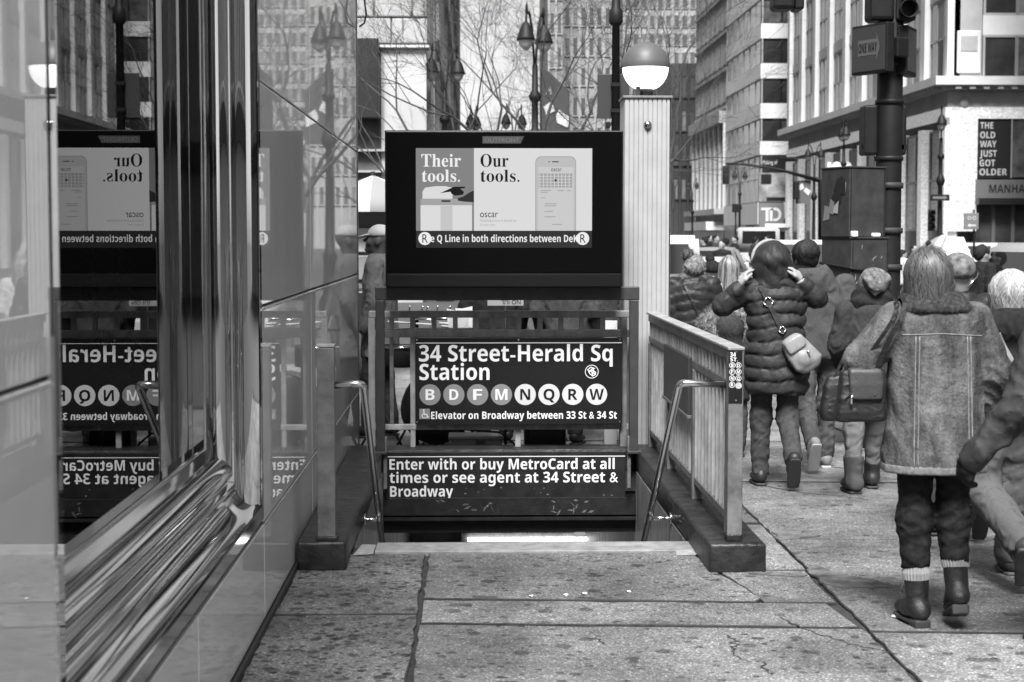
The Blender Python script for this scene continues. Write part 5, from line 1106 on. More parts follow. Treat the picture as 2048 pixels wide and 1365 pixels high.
for x, y, z, r in ((-.22, -.05, .72, .17), (.2, -.05, .74, .15)): b = MB(); b.lathe([(0, -.08), (r, -.08), (r + .008, -.07), (r + .008, .07), (r, .08), (0, .08)], (x, y, z), 22); dr = b.build('drum', M_drum, dk); b = MB(); b.lathe([(r + .009, .06), (r + .016, .065), (r + .016, .085), (r + .004, .085)], (x, y, z), 22); b.build('hoop', M_chrome, dr)
for x in (-.38, -.1, .34): b = MB(); b.tube([(x, 0, .0), (x, 0, 1.05)], .014, 8); b.tube([(x, 0, .3), (x - .16, -.12, .01)], .01, 6); b.tube([(x, 0, .3), (x + .16, -.1, .01)], .01, 6); b.build('stand', M_cable, dk)
for x, z in ((-.1, 1.07), (.02, 1.08)): b = MB(); b.lathe([(0, .02), (.03, .015), (.16, .0), (.155, -.002), (0, .0)], (x + .1, 0, z - .06), 22); b.build('cymbal', M_chr2, dk)
for x0, z0, x1 in ((-.32, 1.0, -.13), (-.1, .985, .06), (.08, .99, .22), (.1, .965, .3)): b = MB(); b.tube([(x0, -.22, z0), (x1, -.24, z0 - .008)], [.009, .006], 8); b.build('drumstick', M_swhite, dk)
b = MB(); b.bbox(-.42, .4, -.28, -.2, .93, .955, .004); b.build('stick_tray', M_drum, dk)
for x in (-.16, -.06, -.02, .06, .16): b = MB(); b.tube([(x, -.05, 1.06), (x + .005, -.06, 1.1), (x + .012, -.06, 1.12)], .006, 6); b.build('wing_nut', M_chr2, dk)
bkt = thing('sheet_bucket', 'white bucket stuffed with paper sheets behind the railing', 'bucket', (U(922, 680, 12.9)[0], 12.9, 0))
b = MB(); b.lathe([(0, .6), (.07, .6), (.1, .93), (.105, .94), (.098, .93)], n=20); b.build('pail', M_whitecl, bkt); b = MB(); b.tube([(0, 0, 0), (0, 0, .6)], .03, 8); b.lathe([(0, 0), (.16, 0), (.16, .02), (0, .03)], n=16); b.build('stand', M_cable, bkt)
for k in range(5): b = MB(); a = k * 1.3; b.add([(.05 * math.cos(a) - .05, .05 * math.sin(a), .85), (.05 * math.cos(a) + .04, .05 * math.sin(a) + .01, .85), (.06 * math.cos(a) + .03, .07 * math.sin(a), 1.12 - .02 * k), (.06 * math.cos(a) - .06, .07 * math.sin(a), 1.1)], [(0, 1, 2, 3)]); b.build('sheet', M_swhite, bkt, fix=False)
am = thing('speaker_cabinet', 'black speaker cabinet low behind the railing at right', 'speaker', (U(1090, 880, 12.7)[0], 12.75, 0)); b = MB(); b.bbox(-.16, .16, -.12, .14, 0, .52, .015); b.build('case', M_drum, am); b = MB(); b.bbox(-.13, .13, -.128, -.118, .05, .47, .006); b.build('grille', M_cable, am); b = MB(); b.tube([(-.06, 0, .52), (-.05, 0, .55), (.05, 0, .55), (.06, 0, .52)], .01, 6); b.build('handle', M_cable, am)
cg = thing('cardboard_sign', 'cream cardboard strip with upside-down hand lettering behind the railing', 'sign', (U(1011, 606, 12.6)[0], 12.6, U(1011, 614, 12.6)[2])); b = MB(); w_ = U(1047, 606, 12.6)[0] - U(975, 606, 12.6)[0]; h_ = U(1011, 597, 12.6)[2] - U(1011, 612, 12.6)[2]; b.bbox(-w_ / 2, w_ / 2, 0, .006, 0.008, h_ + .02, .001); b.build('card', M_slight, cg); lettering('NO JUL', -w_ * .12, w_ * .42, h_ * .9, h_ * .35, -.001, M_iron, cg, style='plain', flip=True); b = MB(); b.tube([(0, .01, .02), (0, .02, -cg.location.z)], .01, 6); b.build('stake', M_cable, cg)
wb_ = thing('white_board', 'plain white board leaning behind the railing at right', 'board', (U(1222, 670, 13.0)[0], 13.0, 0)); b = MB(); b.bbox(-.05, .05, 0, .02, 0.0, 1.0, .003); b.build('panel', M_whitecl, wb_); b = MB(); b.bbox(-.052, .052, .02, .05, 0.0, .06, .003); b.build('foot', M_sgrey, wb_)
# ================================================================ people
M_skin = mat('skin', .30, .5, noise=(30, .92, 1.06)); M_skin2 = mat('skin_deep', .13, .5, noise=(30, .92, 1.06))
def fabric(name, v, n=(60, .75, 1.25), rough=.85, bump=(300, .0015), stretch=(1, 1, 1)): return mat(name, v, rough, noise=n, bump=bump, spec=.12, stretch=stretch, wrk=(11, .022, .8))
def rotx(Y, Z, a): c, s = math.cos(a), math.sin(a); return Y * c + Z * s, -Y * s + Z * c
def head_frame(X, Y, Z, c, yaw, pit=0.0):
    x, y, z = X - c[0], Y - c[1], Z - c[2]; cs, sn = math.cos(yaw), math.sin(yaw); x, y = x * cs + y * sn, -x * sn + y * cs
    y, z = rotx(y, z, pit); return x, y, z
def head_sdf(X, Y, Z, c, yaw, pit=0.0):
    x, y, z = head_frame(X, Y, Z, c, yaw, pit)
    d = ell(x, y, z, (0, -.012, .03), (.075, .096, .09)); d = smin(d, ell(x, y, z, (0, .022, -.035), (.058, .075, .08)), .04)
    d = smin(d, cap(x, y, z, (0, .06, -.095), (0, .085, -.1), .028, .02), .03)                       # chin
    d = smin(d, cap(x, y, z, (0, .092, .012), (0, .118, -.03), .009, .015), .015)                    # nose
    d = smin(d, cap(x, y, z, (-.04, .088, .028), (.04, .088, .028), .012, .012), .02)                # brow
    for s in (-1, 1):
        d = smin(d, ell(x, y, z, (s * .077, -.008, -.012), (.011, .026, .034)), .01)                 # ear
        d = smax(d, -ell(x, y, z, (s * .031, .1, .004), (.018, .016, .012)), .012)                   # socket
        d = smin(d, ell(x, y, z, (s * .031, .078, .004), (.014, .013, .011)), .004)                  # eyeball
        d = smin(d, ell(x, y, z, (s * .04, .07, -.035), (.026, .022, .022)), .02)                    # cheek
    d = smin(d, cap(x, y, z, (-.022, .092, -.062), (.022, .092, -.062), .009, .009), .012)           # lips
    d = smax(d, -cap(x, y, z, (-.024, .106, -.0625), (.024, .106, -.0625), .0035, .0035), .006)
    return d
def limb(X, Y, Z, pts, rs, k=.03, sy=1.0):
    d = cap(X, Y, Z, pts[0], pts[1], rs[0], rs[1], sy)
    for i in range(1, len(pts) - 1): d = smin(d, cap(X, Y, Z, pts[i], pts[i + 1], rs[i], rs[i + 1], sy), k)
    return d
def bounds(pts, pad): a = np.array(pts, float); return a.min(0) - pad, a.max(0) + pad
def unit(v): v = np.array(v, float); return v / np.linalg.norm(v)
def hand_sdf(X, Y, Z, w, d, n, side, curl=.6):
    """w wrist, d finger direction, n palm normal, side +1 thumb along cross(d,n)"""
    d, n = unit(d), unit(n); t = np.cross(d, n) * side; w = np.array(w, float); r = cap(X, Y, Z, w, w + d * .05, .026, .028)
    for i in range(4):
        o = (i - 1.5) * .019; L_ = (.07, .08, .076, .06)[i]; p0 = w + d * .075 - t * o * -1; a = curl; pts = [w + d * .03 + t * o * .8, p0]
        for k in range(3): p0 = p0 + (d * math.cos(a) + n * math.sin(a)) * L_ / 3; pts.append(p0); a += curl
        r = smin(r, limb(X, Y, Z, pts, [.013, .011, .009, .0085, .007], .006), .008)
    pts = [w + d * .015 + t * .02, w + d * .045 + t * .045 + n * .01, w + d * .075 + t * .05 + n * .025, w + d * .095 + t * .045 + n * .035]
    return smin(r, limb(X, Y, Z, pts, [.017, .013, .0105, .008], .008), .012)
def foot_frame(X, Y, Z, an, yaw, pit):
    x, y, z = X - an[0], Y - an[1], Z - an[2]; cs, sn = math.cos(yaw), math.sin(yaw); x, y = x * cs + y * sn, -x * sn + y * cs
    y, z = y * math.cos(pit) - z * math.sin(pit), y * math.sin(pit) + z * math.cos(pit); return x, y, z
def shoe(root, an, kn, yaw, pit, m, msole, shaft=.06, res=.009, name='shoe', fat=1.0, heel=0.0, parent=None):
    u = unit(np.array(kn) - np.array(an))
    top = tuple(np.array(an) + u * shaft)
    def fn(X, Y, Z):
        x, y, z = foot_frame(X, Y, Z, an, yaw, pit)
        d = smin(cap(x * 1.0, y, z, (0, -.03, -.03), (0, .05, -.035), .043 * fat, .04 * fat), cap(x, y, z * 1.15, (0, .05, -.045), (0, .145, -.055), .042 * fat, .034 * fat), .03)
        d = smax(d, -(z + .07), .012)
        if shaft > 0: d = smin(d, cap(X, Y, Z, an, top, .046 * fat, .052 * fat), .03); s = (X - top[0]) * u[0] + (Y - top[1]) * u[1] + (Z - top[2]) * u[2]; d = np.maximum(d, s)
        return d - .0015 * wob(X, Y, Z, 70)
    lo, hi = bounds([an, top, np.array(an) + [0, .2 * math.cos(pit), -.2 * math.sin(pit)], np.array(an) + [0, -.1, -.1]], .085)
    o = soft(name, fn, lo, hi, res, m, root)
    def fs_(X, Y, Z):
        x, y, z = foot_frame(X, Y, Z, an, yaw, pit)
        w = (.026 + .006 * np.sin((y + .03) * 16)) * fat; q = np.maximum(np.abs(x) / w - 1, 0) * w
        yy = np.maximum(np.abs(y - .052) - .105, 0); d = np.sqrt(np.maximum(np.abs(x) - w * (1 - (yy / .05) ** 2 * .4), 0) ** 2 + yy ** 2) - .012
        d2 = np.maximum(d, np.abs(z + .080) - .009)
        if heel: d2 = np.minimum(d2, np.maximum(np.maximum(np.abs(x) - .034 * fat, np.abs(y + .03) - .035), np.abs(z + .085) - heel))
        return d2
    s = soft('sole', fs_, lo - .02, hi, min(res, .012), msole, o)
    return o
def body(root, S, skin, res=.013):
    J = S
    def fn(X, Y, Z):
        hc, yaw, pit = J['head']; d = head_sdf(X, Y, Z, hc, yaw, pit); nb = J['neck']
        d = smin(d, cap(X, Y, Z, (hc[0] * .7 + nb[0] * .3, hc[1] * .7 + nb[1] * .3 - .015, hc[2] - .06), nb, .05, .056), .03)
        pel = J['pelvis']
        d = smin(d, cap(X, Y, Z, (nb[0], nb[1], nb[2] - .12), pel, .115, .12, .62), .05)
        for i in (0, 1):
            d = smin(d, limb(X, Y, Z, [J['sh'][i], J['el'][i], J['wr'][i]], [.045, .036, .026]), .04)
            d = smin(d, limb(X, Y, Z, [J['hip'][i], J['kn'][i], J['an'][i]], [.07, .048, .034]), .04)
        return d
    pts = [J['neck'], J['pelvis']] + list(J['sh']) + list(J['el']) + list(J['wr']) + list(J['hip']) + list(J['kn']) + list(J['an']); hc = J['head'][0]
    lo, hi = bounds(pts + [(hc[0], hc[1], hc[2] + .06), (hc[0] + .05, hc[1] + .08, hc[2]), (hc[0] - .05, hc[1] - .08, hc[2])], .11)
    return soft('body', fn, lo, hi, res, skin, root)
def pufff(s, p):
    q = np.abs((s / p) % 1.0 - .5) * 2; dist = (1 - q) * p / 2                # distance to the nearest stitched line
    return .85 * (1 - np.exp(-(dist / .010) ** 1.3)) + .3 * np.cos(q * PI / 2)
def coat_fn(S, rows, ar, puff=0, pamp=.010, wr=.004, hood=None, e=2.3, arm_end=1.0, wf=16, extra=None, cuff=True, aps=1.0):
    def fn(X, Y, Z):
        z0 = rows[0][0]
        d = loft(X, Y, Z, rows, e, .03)
        if puff: zz_ = Z - z0 + .009 * np.sin(X * 15 + Z * 4) + .005 * np.sin(X * 41 + Y * 30 + Z * 9); d = d - pamp * pufff(zz_, puff) - .0028 * np.sin(X * 120 + 3 * np.sin(Z * 23) + Y * 60) * np.exp(-(np.abs((zz_ / puff + .5) % 1.0 - .5) * puff / .016) ** 2) - .003 * wob(X, Y, Z, 60, (.5, .5, 1.6), n=6, o=3)
        for i in (0, 1):
            a, el, w = S['sh'][i], S['el'][i], np.array(S['el'][i]) + (np.array(S['wr'][i]) - np.array(S['el'][i])) * arm_end
            da = limb(X, Y, Z, [a, el, w], list(ar), .03)
            if puff:
                u = unit(np.array(w) - np.array(el)); s2 = (X - el[0]) * u[0] + (Y - el[1]) * u[1] + (Z - el[2]) * u[2]; u1_ = unit(np.array(el) - np.array(a)); s1 = (X - a[0]) * u1_[0] + (Y - a[1]) * u1_[1] + (Z - a[2]) * u1_[2]
                near = np.clip(s2 / .05, 0, 1); da = da - aps * pamp * (pufff(s1, puff) * (1 - near) + pufff(s2, puff) * near)
            else:
                el_ = np.array(el, float); u = unit(np.array(w) - el_); s2 = (X - el_[0]) * u[0] + (Y - el_[1]) * u[1] + (Z - el_[2]) * u[2]
                da = da - wr * 1.5 * (1 - np.abs(np.sin(s2 * 62 + 1.6 * np.sin(X * 34 + i) + 1.3 * np.sin(Y * 29)))) ** 1.6 * (.25 + np.exp(-(s2 / .13) ** 2))
            d = smin(d, da, .016)
        if hood: d = hood(X, Y, Z, d)
        if extra: d = extra(X, Y, Z, d)
        d = d - wr * wob(X, Y, Z, wf, (1, 1, .55)) - wr * .5 * wob(X, Y, Z, wf * 2.3, (1, 1, 1.4), o=9)
        d = d - wr * .9 * (1 - np.minimum(np.abs(wob(X, Y, Z, wf * 1.5, (.8, .8, 1.3), n=5, o=14)) * 2.2, 1)) + wr * .35
        if not puff: d = d - wr * 1.5 * (1 - np.abs(np.sin(X * 26 + 1.8 * np.sin(Z * 6 + 1) + Y * 9))) ** 2.2 * np.clip((rows[-2][0] - .1 - Z) / .35, 0, 1)
        return d
    return fn
def coat_bounds(S, rows):
    pts = [(r[3] + s * r[1], r[4] + s * r[2], r[0]) for r in rows for s in (-1, 1)] + list(S['sh']) + list(S['el']) + list(S['wr']); return bounds(pts, .11)
def trousers(root, S, m, rs=(.1, .075, .06), end=None, res=.013, wr=.003, name='trousers', waist=None, wf=24):
    def fn(X, Y, Z):
        d = None
        for i in (0, 1):
            a = np.array(S['an'][i]); k = np.array(S['kn'][i]); f = end[i] if end else 0.0; a2 = k + (a - k) * (1 - f); u = unit(a2 - k)
            q = limb(X, Y, Z, [S['hip'][i], tuple(k), tuple(a2)], list(rs), .04)
            s = (X - a2[0]) * u[0] + (Y - a2[1]) * u[1] + (Z - a2[2]) * u[2]; q = np.maximum(q, s - .015)
            d = q if d is None else smin(d, q, .02)
        p = S['pelvis']; d = smin(d, cap(X, Y, Z, (p[0] - .05, p[1], p[2]), (p[0] + .05, p[1], p[2]), .11, .11, .85), .05)
        return d - wr * wob(X, Y, Z, wf, (1, 1, 1.5)) - wr * .6 * wob(X, Y, Z, wf * 2, (.7, .7, 2.2), o=5) - wr * .9 * (1 - np.minimum(np.abs(wob(X, Y, Z, wf * 1.3, (.6, .6, 1.8), n=5, o=11)) * 2.2, 1)) - wr * 1.9 * (1 - np.abs(np.sin(Z * 56 + 2.2 * np.sin(X * 23 + 1) + 1.7 * np.sin(Y * 19)))) ** 1.8 * (.2 + np.exp(-((Z - .5) / .1) ** 2) + np.exp(-((Z - .17) / .12) ** 2))
    lo, hi = bounds(list(S['hip']) + list(S['kn']) + list(S['an']), .15); return soft(name, fn, lo, hi, res, m, root)
def surf(fn, x, z, y0=-.5, y1=.3, n=160):
    ys = np.linspace(y0, y1, n); f = fn(np.full(n, float(x)), ys, np.full(n, float(z))); k = np.argmax(f < 0)
    if f[k] >= 0: return None
    if k == 0: return ys[0]
    a, c = f[k - 1], f[k]; return ys[k - 1] + (ys[k] - ys[k - 1]) * a / (a - c)
def on_back(fn, pts, n=20, off=.004):
    out = []; P_ = [Vector(p) for p in pts]
    for i in range(len(P_) - 1):
        for k in range(n + (i == len(P_) - 2)):
            q = P_[i].lerp(P_[i + 1], k / n); y = surf(fn, q.x, q.y)
            if y is not None: out.append(Vector((q.x, y - off, q.y)))
    for _ in range(2): out = [out[0]] + [(out[i - 1] + out[i] * 2 + out[i + 1]) / 4 for i in range(1, len(out) - 1)] + [out[-1]]
    return out
def ribbon(P_, w, th, m, root, name):
    vs, fs = [], []
    for i, p in enumerate(P_):
        t = (P_[min(i + 1, len(P_) - 1)] - P_[max(i - 1, 0)]).normalized(); s = t.cross(Vector((0, 1, 0))); s = s.normalized() if s.length > .2 else Vector((1, 0, 0)); nn = s.cross(t).normalized(); nn = nn if nn.y < 0 else -nn
        for a, c in ((-1, 0), (1, 0), (1, 1), (-1, 1)): vs.append(p + s * a * w / 2 + nn * c * th)
        if i:
            o = 4 * (i - 1)
            for k in range(4): fs.append((o + k, o + (k + 1) % 4, o + 4 + (k + 1) % 4, o + 4 + k))
    fs += [(0, 1, 2, 3), tuple(len(vs) - 4 + k for k in range(4))]
    b = MB(); b.add(vs, fs); return b.build(name, m, root)
def fuzz(o, n, ln, w, m, root, name='fur', down=.3, cond=None):
    me = o.data; nv = len(me.vertices); co = np.empty(nv * 3); no = np.empty(nv * 3); me.vertices.foreach_get('co', co); me.vertices.foreach_get('normal', no); co = co.reshape(-1, 3); no = no.reshape(-1, 3)
    idx = np.arange(nv) if cond is None else np.nonzero(cond(co))[0]
    b = MB()
    for i in np.random.choice(idx, n):
        p = Vector(co[i]); d = (Vector(no[i]) + Vector((random.gauss(0, .35), random.gauss(0, .35), random.gauss(-down, .35)))).normalized() * ln * random.uniform(.5, 1.2); s = d.orthogonal().normalized() * w
        s.rotate(Matrix.Rotation(random.uniform(0, 6.28), 3, d.normalized())); b.add([p - s, p + s, p + d], [(0, 1, 2)])
    return b.build(name, m, root, fix=False)
def strands(root, c, rad, zend, n, m, yaw=0.0, pit=0.0, az=(0, 360), flare=1.0, w=.004, wave=.006, jit=.05, crown=(0, -.02), name='hair_strands', segs=9, inner=0.0, end_j=.03):
    """hair ribbons running from the crown over the skull and hanging to zend (below head centre)"""
    b = MB(); rnd = random.Random(n)
    for k in range(n):
        a = R(rnd.uniform(*az)); ph = rnd.uniform(0, 6.28); sc = 1 + rnd.uniform(-jit, jit); ze = zend + rnd.uniform(-end_j, end_j); P_ = []
        for i in range(segs + 1):
            t = i / segs; th = R(8 + 100 * min(1, t * 1.5)); z = rad[2] * math.cos(th) * sc
            rr_ = math.sin(min(th, PI / 2)) * sc
            if t * 1.5 > .82: u = (t - .82 / 1.5) / (1 - .82 / 1.5); z = rad[2] * math.cos(R(90)) * (1 - u) + ze * u; rr_ = sc * (1 + (flare - 1) * u)
            aa = a + wave * 8 * math.sin(ph + t * 7)
            x = rad[0] * rr_ * math.sin(aa) + crown[0] * (1 - t); y = -rad[1] * rr_ * math.cos(aa) + crown[1] * (1 - t); P_.append(Vector((x, y, z)))
        s0 = None
        for i, p in enumerate(P_):
            pass
        vs, fs = [], []
        for i, p in enumerate(P_):
            rad_d = Vector((p.x, p.y, 0)); rad_d = rad_d.normalized() if rad_d.length > 1e-4 else Vector((0, -1, 0)); s = Vector((-rad_d.y, rad_d.x, rnd.uniform(-.3, .3))) * w * (1 - .6 * i / segs); vs += [p - s, p + s]
            if i: fs.append((2 * i - 2, 2 * i - 1, 2 * i + 1, 2 * i))
        q = []
        for v in vs:
            y, z = v.y * math.cos(-pit) + v.z * math.sin(-pit), -v.y * math.sin(-pit) + v.z * math.cos(-pit); x = v.x; cs, sn = math.cos(yaw), math.sin(yaw); q.append((c[0] + x * cs - y * sn, c[1] + x * sn + y * cs, c[2] + z))
        b.sm = True; b.cur = (rnd.randrange(len(m)) if rnd.random() < .35 else int(abs(math.sin(math.floor(a * 9 + .6 * math.sin(a * 5)) * 12.9898)) * 437.58) % len(m)) if isinstance(m, list) else 0; b.add(q, fs)
    return b.build(name, m, root, fix=False)
def pose(h=1.65, lean=0.0, head=(0, 0), hyaw=0.0, hpit=0.0, arms=None, left=('stand', 0), right=('stand', 0), shw=.17, dz=0.0):
    """walking figure facing +y, joints in metres; left/right: (state, stride) with state plant or lift"""
    s = h / 1.65; S = {}
    S['head'] = ((head[0], lean + head[1], h - .118), hyaw, hpit); S['neck'] = (head[0] * .3, lean * .85, 1.40 * s); S['pelvis'] = (0, 0, .92 * s)
    S['sh'] = [(-shw, lean * .8, 1.345 * s), (shw, lean * .8, 1.345 * s)]
    S['el'] = [(-shw - .06, lean * .5 - .02, 1.08 * s), (shw + .06, lean * .5 - .02, 1.08 * s)]; S['wr'] = [(-shw - .05, lean * .4 + .08, .86 * s), (shw + .05, lean * .4 + .08, .86 * s)]
    if arms: S['el'], S['wr'] = arms
    S['hip'] = [(-.085 * s, 0, .88 * s), (.085 * s, 0, .88 * s)]; S['kn'], S['an'], S['ft'] = [], [], []
    for sg_, (st_, a) in ((-1, left), (1, right)):
        x = sg_ * .085
        if st_ == 'stand': S['kn'].append((x, a * .5 + .02, .47 * s)); S['an'].append((x, a, .09)); S['ft'].append((R(-4 * sg_), 0))
        elif st_ == 'lift': S['kn'].append((x, .04 + a * .2, .47 * s)); S['an'].append((x * .95, a, .21)); S['ft'].append((R(-3 * sg_), R(62)))
        elif st_ == 'heel': S['kn'].append((x, .03, .46 * s)); S['an'].append((x, a, .145)); S['ft'].append((R(-3 * sg_), R(28)))
    return S
def ellipsoid_part(name, root, c, r, m, res=.012, amp=.004, f=40, st=(1, 1, 1), cut=None, yaw=0.0, shape=None):
    def fn(X, Y, Z):
        x, y, z = head_frame(X, Y, Z, c, yaw); d = ell(x, y, z, (0, 0, 0), r)
        if shape: d = shape(x, y, z, d)
        return d - amp * wob(X, Y, Z, f, st)
    return soft(name, fn, np.array(c) - max(r) * 1.5 - .03, np.array(c) + max(r) * 1.5 + .03, res, m, root)
def join_into(a, o):
    bm = bmesh.new(); bm.from_mesh(a.data); bm.from_mesh(o.data); bm.to_mesh(a.data); bm.free(); d = o.data; bpy.data.objects.remove(o); bpy.data.meshes.remove(d)
def person(label, loc, rz=0.0, group='people walking away on the pavement'): return thing('person', label, 'person', loc, rz, group)
M_sole = mat('rubber_sole', .03, .7); M_wsole = mat('white_sole', .6, .6); M_darksh = mat('dark_shoe', .018, .5, noise=(20, .7, 1.4)); M_leather = mat('black_leather', .012, .48, noise=(25, .7, 1.5), bump=(180, .002), wrk=(14, .008, 1.4))
M_buckle = mat('bright_buckle', .8, .2, metal=1)

# ---------------------------------------------------------------- woman in the denim jacket (nearest, whole figure)
def denim_material():
    m = bpy.data.materials.new('washed_denim'); m.use_nodes = True; n = m.node_tree.nodes; l = m.node_tree.links; b = n['Principled BSDF']; b.inputs['Roughness'].default_value = .9; b.inputs['Specular IOR Level'].default_value = .15
    tc = n.new('ShaderNodeTexCoord'); 
    def N(scale, st, det=6):
        mp = n.new('ShaderNodeMapping'); mp.inputs['Scale'].default_value = st; l.new(tc.outputs['Object'], mp.inputs[0]); t = n.new('ShaderNodeTexNoise'); t.inputs['Scale'].default_value = scale; t.inputs['Detail'].default_value = det; t.inputs['Roughness'].default_value = .65; l.new(mp.outputs[0], t.inputs['Vector']); return t.outputs['Fac']
    def MR(x, a, c, lo, hi): t = n.new('ShaderNodeMapRange'); [t.inputs[k].default_value.__class__ and setattr(t.inputs[k], 'default_value', v) for k, v in (('From Min', a), ('From Max', c), ('To Min', lo), ('To Max', hi))]; l.new(x, t.inputs['Value']); return t.outputs[0]
    def MUL(x, y): t = n.new('ShaderNodeMath'); t.operation = 'MULTIPLY'; l.new(x, t.inputs[0]); l.new(y, t.inputs[1]); return t.outputs[0]
    c = MUL(MR(N(9, (1, 1, .22), 8), .36, .64, .032, .145), MR(N(30, (1.6, 1.6, .6), 4), .3, .7, .86, 1.14)); c = MUL(c, MR(N(16, (.6, .6, 1.8), 6), .52, .75, 1, 1.55)); c = MUL(c, MR(N(170, (1, 1, .7), 3), .3, .7, .7, 1.3)); l.new(c, b.inputs['Base Color'])
    bp = n.new('ShaderNodeBump'); bp.inputs['Distance'].default_value = .002; l.new(N(350, (1, 1, 1), 2), bp.inputs['Height']); l.new(bp.outputs[0], b.inputs['Normal'])
    b3 = n.new('ShaderNodeBump'); b3.inputs['Distance'].default_value = .03; l.new(N(9, (1, 1, .8), 4), b3.inputs['Height']); l.new(b3.outputs[0], bp.inputs['Normal']); return m
M_denim = denim_material(); M_furd = fabric('dark_fur', .045, (70, .4, 1.9)); M_seam = fabric('denim_seam', .22)
r = person('woman with blond bob in a washed denim jacket with dark fur collar and black boots', (U(1862, 1270, 6.95)[0], 6.95, 0))
S = pose(1.615, 0.0, head=(-.035, .02), hyaw=R(-14), shw=.165, left=('stand', .02), right=('heel', -.02), arms=([(-.315, .0, 1.14), (.25, -.02, 1.08)], [(-.24, .22, 1.06), (.235, .08, .86)]))
S['an'][1] = (.095, -.05, .16); S['ft'][1] = (R(-6), R(20)); S['an'][0] = (-.062, 0, .10); S['ft'][0] = (R(10), 0)
body(r, S, M_skin)
rows = [(.675, .218, .155, -.005, .0), (.8, .208, .15, 0, 0), (1.0, .198, .14, 0, 0), (1.2, .2, .135, 0, 0), (1.32, .198, .12, 0, 0), (1.385, .15, .1, -.01, 0), (1.425, .1, .085, -.015, 0)]
fn = coat_fn(S, rows, (.078, .072, .06), wr=.0045, wf=17)
lo, hi = coat_bounds(S, rows); jk = soft('denim_jacket', fn, lo, hi, .0085, M_denim, r)
fh = lambda X, Y, Z: np.maximum(np.maximum(fn(X, Y, np.maximum(Z, .70)) - .002, Z - .705), .668 - Z)
soft('hem', fh, (-.29, -.22, .64), (.29, .22, .73), .008, mat('denim_hem', .15, .9, noise=(60, .6, 1.4)), r)
for pts in ([(-.17, 1.255), (0, 1.262), (.17, 1.25)], [(-.115, 1.25), (-.12, .7)], [(.115, 1.25), (.125, .7)], [(-.1, 1.25), (-.105, .7)], [(.1, 1.25), (.11, .7)]):
    b = MB(); b.tube(on_back(fn, pts, 26, .0005), .0028, 6); b.build('seam', M_seam, r)
ck = lambda X, Y, Z: smin(np.abs(np.sqrt(((X + .02) / 1.25) ** 2 + ((Y - .0) / 1.0) ** 2) - .108) * 1.0 + np.abs(Z - 1.395 - .1 * Y) * .5 - .026, 9, .01) * 0 + loft(X, Y, Z, [(1.345, .165, .12, -.012, 0), (1.365, .168, .124, -.012, 0), (1.405, .14, .108, -.016, 0), (1.44, .108, .095, -.02, .005)], 2.2, .012) - .003 * wob(X, Y, Z, 60)
col = soft('fur_collar', ck, (-.2, -.19, 1.28), (.17, .2, 1.52), .010, M_furd, r); fuzz(col, 5000, .007, .0011, M_furd, r, 'collar_fur', .9)
hc = S['head'][0]; M_hair1 = mat('dark_blond_hair', .085, .45, noise=(60, .45, 1.9), stretch=(3, 3, .25), spec=.5)
M_hairs = [M_hair1, mat('blond_streak', .14, .5), mat('dark_streak', .04, .5), mat('mid_streak', .08, .5)]
ellipsoid_part('hair_cap', r, (hc[0], hc[1] - .015, hc[2] + .012), (.094, .108, .104), M_hairs[3], .011, .003, 50, (2, 2, .3), shape=lambda x, y, z, d: smin(d, smax(np.sqrt((x / 1.0) ** 2 + ((y + .005) / 1.05) ** 2) - .086, np.abs(z + .04) - .07, .03), .03))
strands(r, (hc[0], hc[1] - .012, hc[2] + .012), (.100, .114, .110), -.078, 5200, M_hairs, yaw=R(-14), az=(-130, 130), flare=.96, w=.0022, wave=.010, end_j=.035, jit=.05)
strands(r, (hc[0], hc[1] - .012, hc[2] + .012), (.106, .12, .116), -.11, 90, M_hairs, yaw=R(-14), az=(-130, 130), flare=1.06, w=.0012, wave=.05, end_j=.05, jit=.11, name='loose_strands')
M_paintd = mat('paint_marked_trousers', .010, .8, noise=(26, .4, 2.6, 9), spec=.15, bump=(200, .001), wrk=(9, .018, 1.6))
S['hip'] = [(-.078, 0, .86), (.085, 0, .86)]; S['kn'] = [(-.075, .02, .46), (.09, .02, .47)]
trousers(r, S, M_paintd, (.080, .069, .059), end=(.46, .44), res=.0085, wr=.0034)
M_sock = mat('ribbed_sock', .24, .9, noise=(30, .8, 1.2)); M_boot = M_leather
for i in (0, 1):
    an, kn = np.array(S['an'][i]), np.array(S['kn'][i]); u = unit(kn - an)
    b = MB(); rr_ = []; P_ = []
    p0, p1 = an + u * .10, an + u * .215
    ribs = 26; n_ = 5; vs, fs = [], []
    a1 = Vector(u).orthogonal().normalized(); a2 = Vector(u).cross(a1)
    for q in range(n_):
        c = Vector(p0 + (p1 - p0) * q / (n_ - 1))
        for k in range(ribs * 2): th = 2 * PI * k / (ribs * 2); rad_ = (.057 if k % 2 else .053) + .004 * math.sin(q * 2); vs.append(c + (a1 * math.cos(th) + a2 * math.sin(th)) * rad_)
    fs = [(q * ribs * 2 + k, q * ribs * 2 + (k + 1) % (ribs * 2), (q + 1) * ribs * 2 + (k + 1) % (ribs * 2), (q + 1) * ribs * 2 + k) for q in range(n_ - 1) for k in range(ribs * 2)]
    b.add(vs, fs); b.build('sock', M_sock, r)
    shoe(r, S['an'][i], S['kn'][i], *S['ft'][i], M_boot, M_sole, shaft=.135, res=.008, name='boot', fat=1.05, heel=.022)
b = MB(); b.tube([(-.125, -.02, .19), (-.14, -.03, .17), (-.135, -.03, .15)], .003, 5); b.build('boot_lace', M_sole, r)
